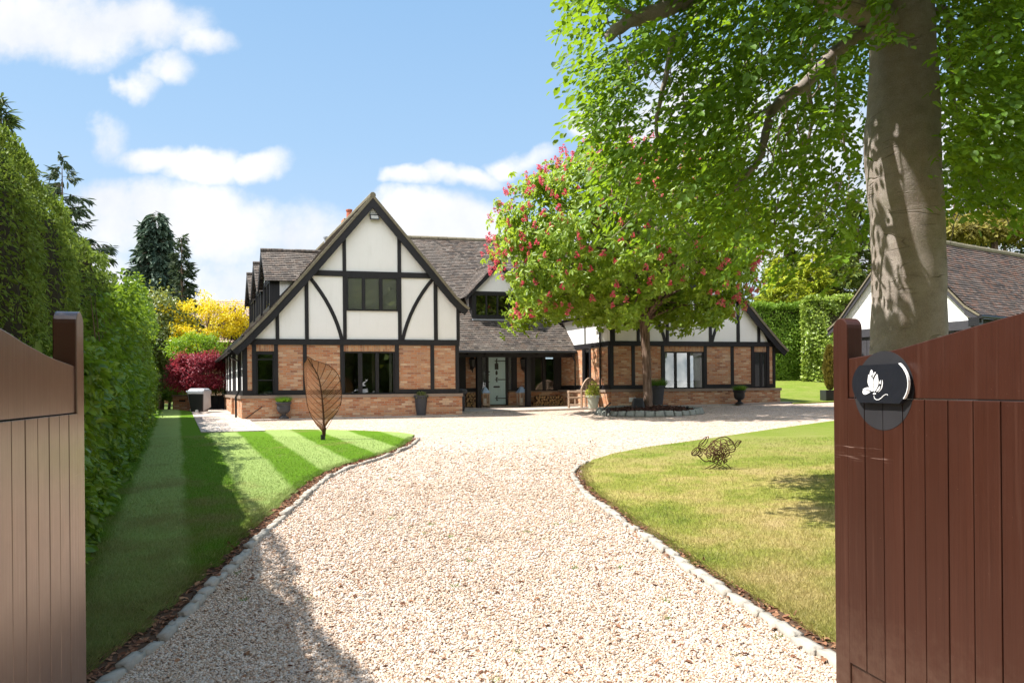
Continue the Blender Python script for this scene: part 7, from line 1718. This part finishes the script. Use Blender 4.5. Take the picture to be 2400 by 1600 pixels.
# bent loops round the barrel of the body, on both flanks
def flank(x, y):     # half thickness of the body
    d = ((x - 1180) / 330) ** 2 + ((y - 740) / 290) ** 2; d2 = ((x - 860) / 240) ** 2 + ((y - 880) / 190) ** 2
    return .135 * math.sqrt(max(0, 1 - min(1, min(d, d2)))) + .01
rh = random.Random(4); tries = 0; cnt = 0
while cnt < 44 and tries < 3000:
    tries += 1; cx, cy = rh.uniform(640, 1480), rh.uniform(480, 1080); f = flank(cx, cy)
    if f < .05: continue
    sd = rh.choice((-1, -1, 1)); r = rh.uniform(45, 115); e = rh.uniform(.5, 1); a0 = rh.uniform(0, 6.28); pts = []
    for k in range(8):
        t = 2 * math.pi * k / 8 + rh.uniform(-.2, .2); x = cx + r * (math.cos(t) * math.cos(a0) - e * math.sin(t) * math.sin(a0)); y = cy + r * (math.cos(t) * math.sin(a0) + e * math.sin(t) * math.cos(a0)); pts.append((x, y, sd * flank(x, y)))
    if any(abs(p[2]) < .02 for p in pts) : continue
    hw(pts, .0042, True); cnt += 1
for i in range(16):
    x0, y0 = rh.uniform(880, 1300), rh.uniform(800, 1000); x1, y1 = x0 + rh.uniform(-200, 260), y0 + rh.uniform(60, 220); y1 = min(y1, 1120); x1 = min(max(x1, 760), 1260); o1, o2 = rh.uniform(-.08, .08), rh.uniform(-.06, .06)
    hw([(x0, y0, o1), ((x0 + x1) / 2 + rh.uniform(-40, 40), (y0 + y1) / 2 + rh.uniform(-40, 40), (o1 + o2) / 2 + rh.uniform(-.04, .04)), (x1, y1, o2)], .0055)
m.build('body', MT['rust'], hare)
m = MB()
for o in (-.05, .05): hw([(560, 715, o * .6), (490, 780, o), (435, 850, o * .5), (460, 905, o * .5), (540, 895, o), (600, 860, o), (640, 800, o), (620, 740, o), (580, 712, o * .7)], .0065)
hw([(430, 850), (500, 860), (560, 850)], .005); hw([(590, 715), (640, 790), (690, 880), (640, 930), (600, 900)], .006)
for o in (-.052, .052): hw([(520, 800, o), (555, 785, o), (570, 810, o), (540, 830, o)], .005, True); hw([(590, 800, o), (640, 820, o), (600, 870, o)], .005)
m.build('head', MT['rust'], hare)
for o, pts in ((-.03, [(580, 705), (600, 620), (660, 540), (740, 465), (775, 460), (765, 510), (700, 580), (620, 640), (590, 705)]), (.04, [(650, 700), (700, 650), (760, 560), (810, 470), (855, 450), (860, 475), (820, 590), (760, 665), (690, 705)])):
    m = MB(); hw([(x, y, o) for x, y in pts], .0058); m.build('ear', MT['rust'], hare)
m = MB()
hw([(1490, 650), (1540, 560), (1600, 545), (1645, 560), (1600, 620), (1560, 680), (1500, 700)], .0065); hw([(1490, 620), (1560, 590), (1640, 565)], .005); hw([(1500, 680, .03), (1570, 640, .03), (1640, 565)], .005); m.build('tail', MT['rust'], hare)
for o, pts in ((-.05, [(960, 1095), (830, 1170), (740, 1215), (712, 1255), (760, 1290), (830, 1230), (930, 1190), (1080, 1130)]), (.04, [(1070, 1130), (960, 1210), (900, 1270), (900, 1305), (950, 1300), (1050, 1240), (1200, 1170)]),
               (-.06, [(1230, 1085), (1300, 1140), (1345, 1200), (1345, 1250), (1310, 1262), (1260, 1210), (1140, 1130)]), (.06, [(1230, 1080), (1260, 1030), (1310, 1020), (1335, 1040), (1300, 1070), (1240, 1085)])):
    m = MB(); hw([(x, y + 10, o) for x, y in pts], .0062); m.build('leg', MT['rust'], hare)
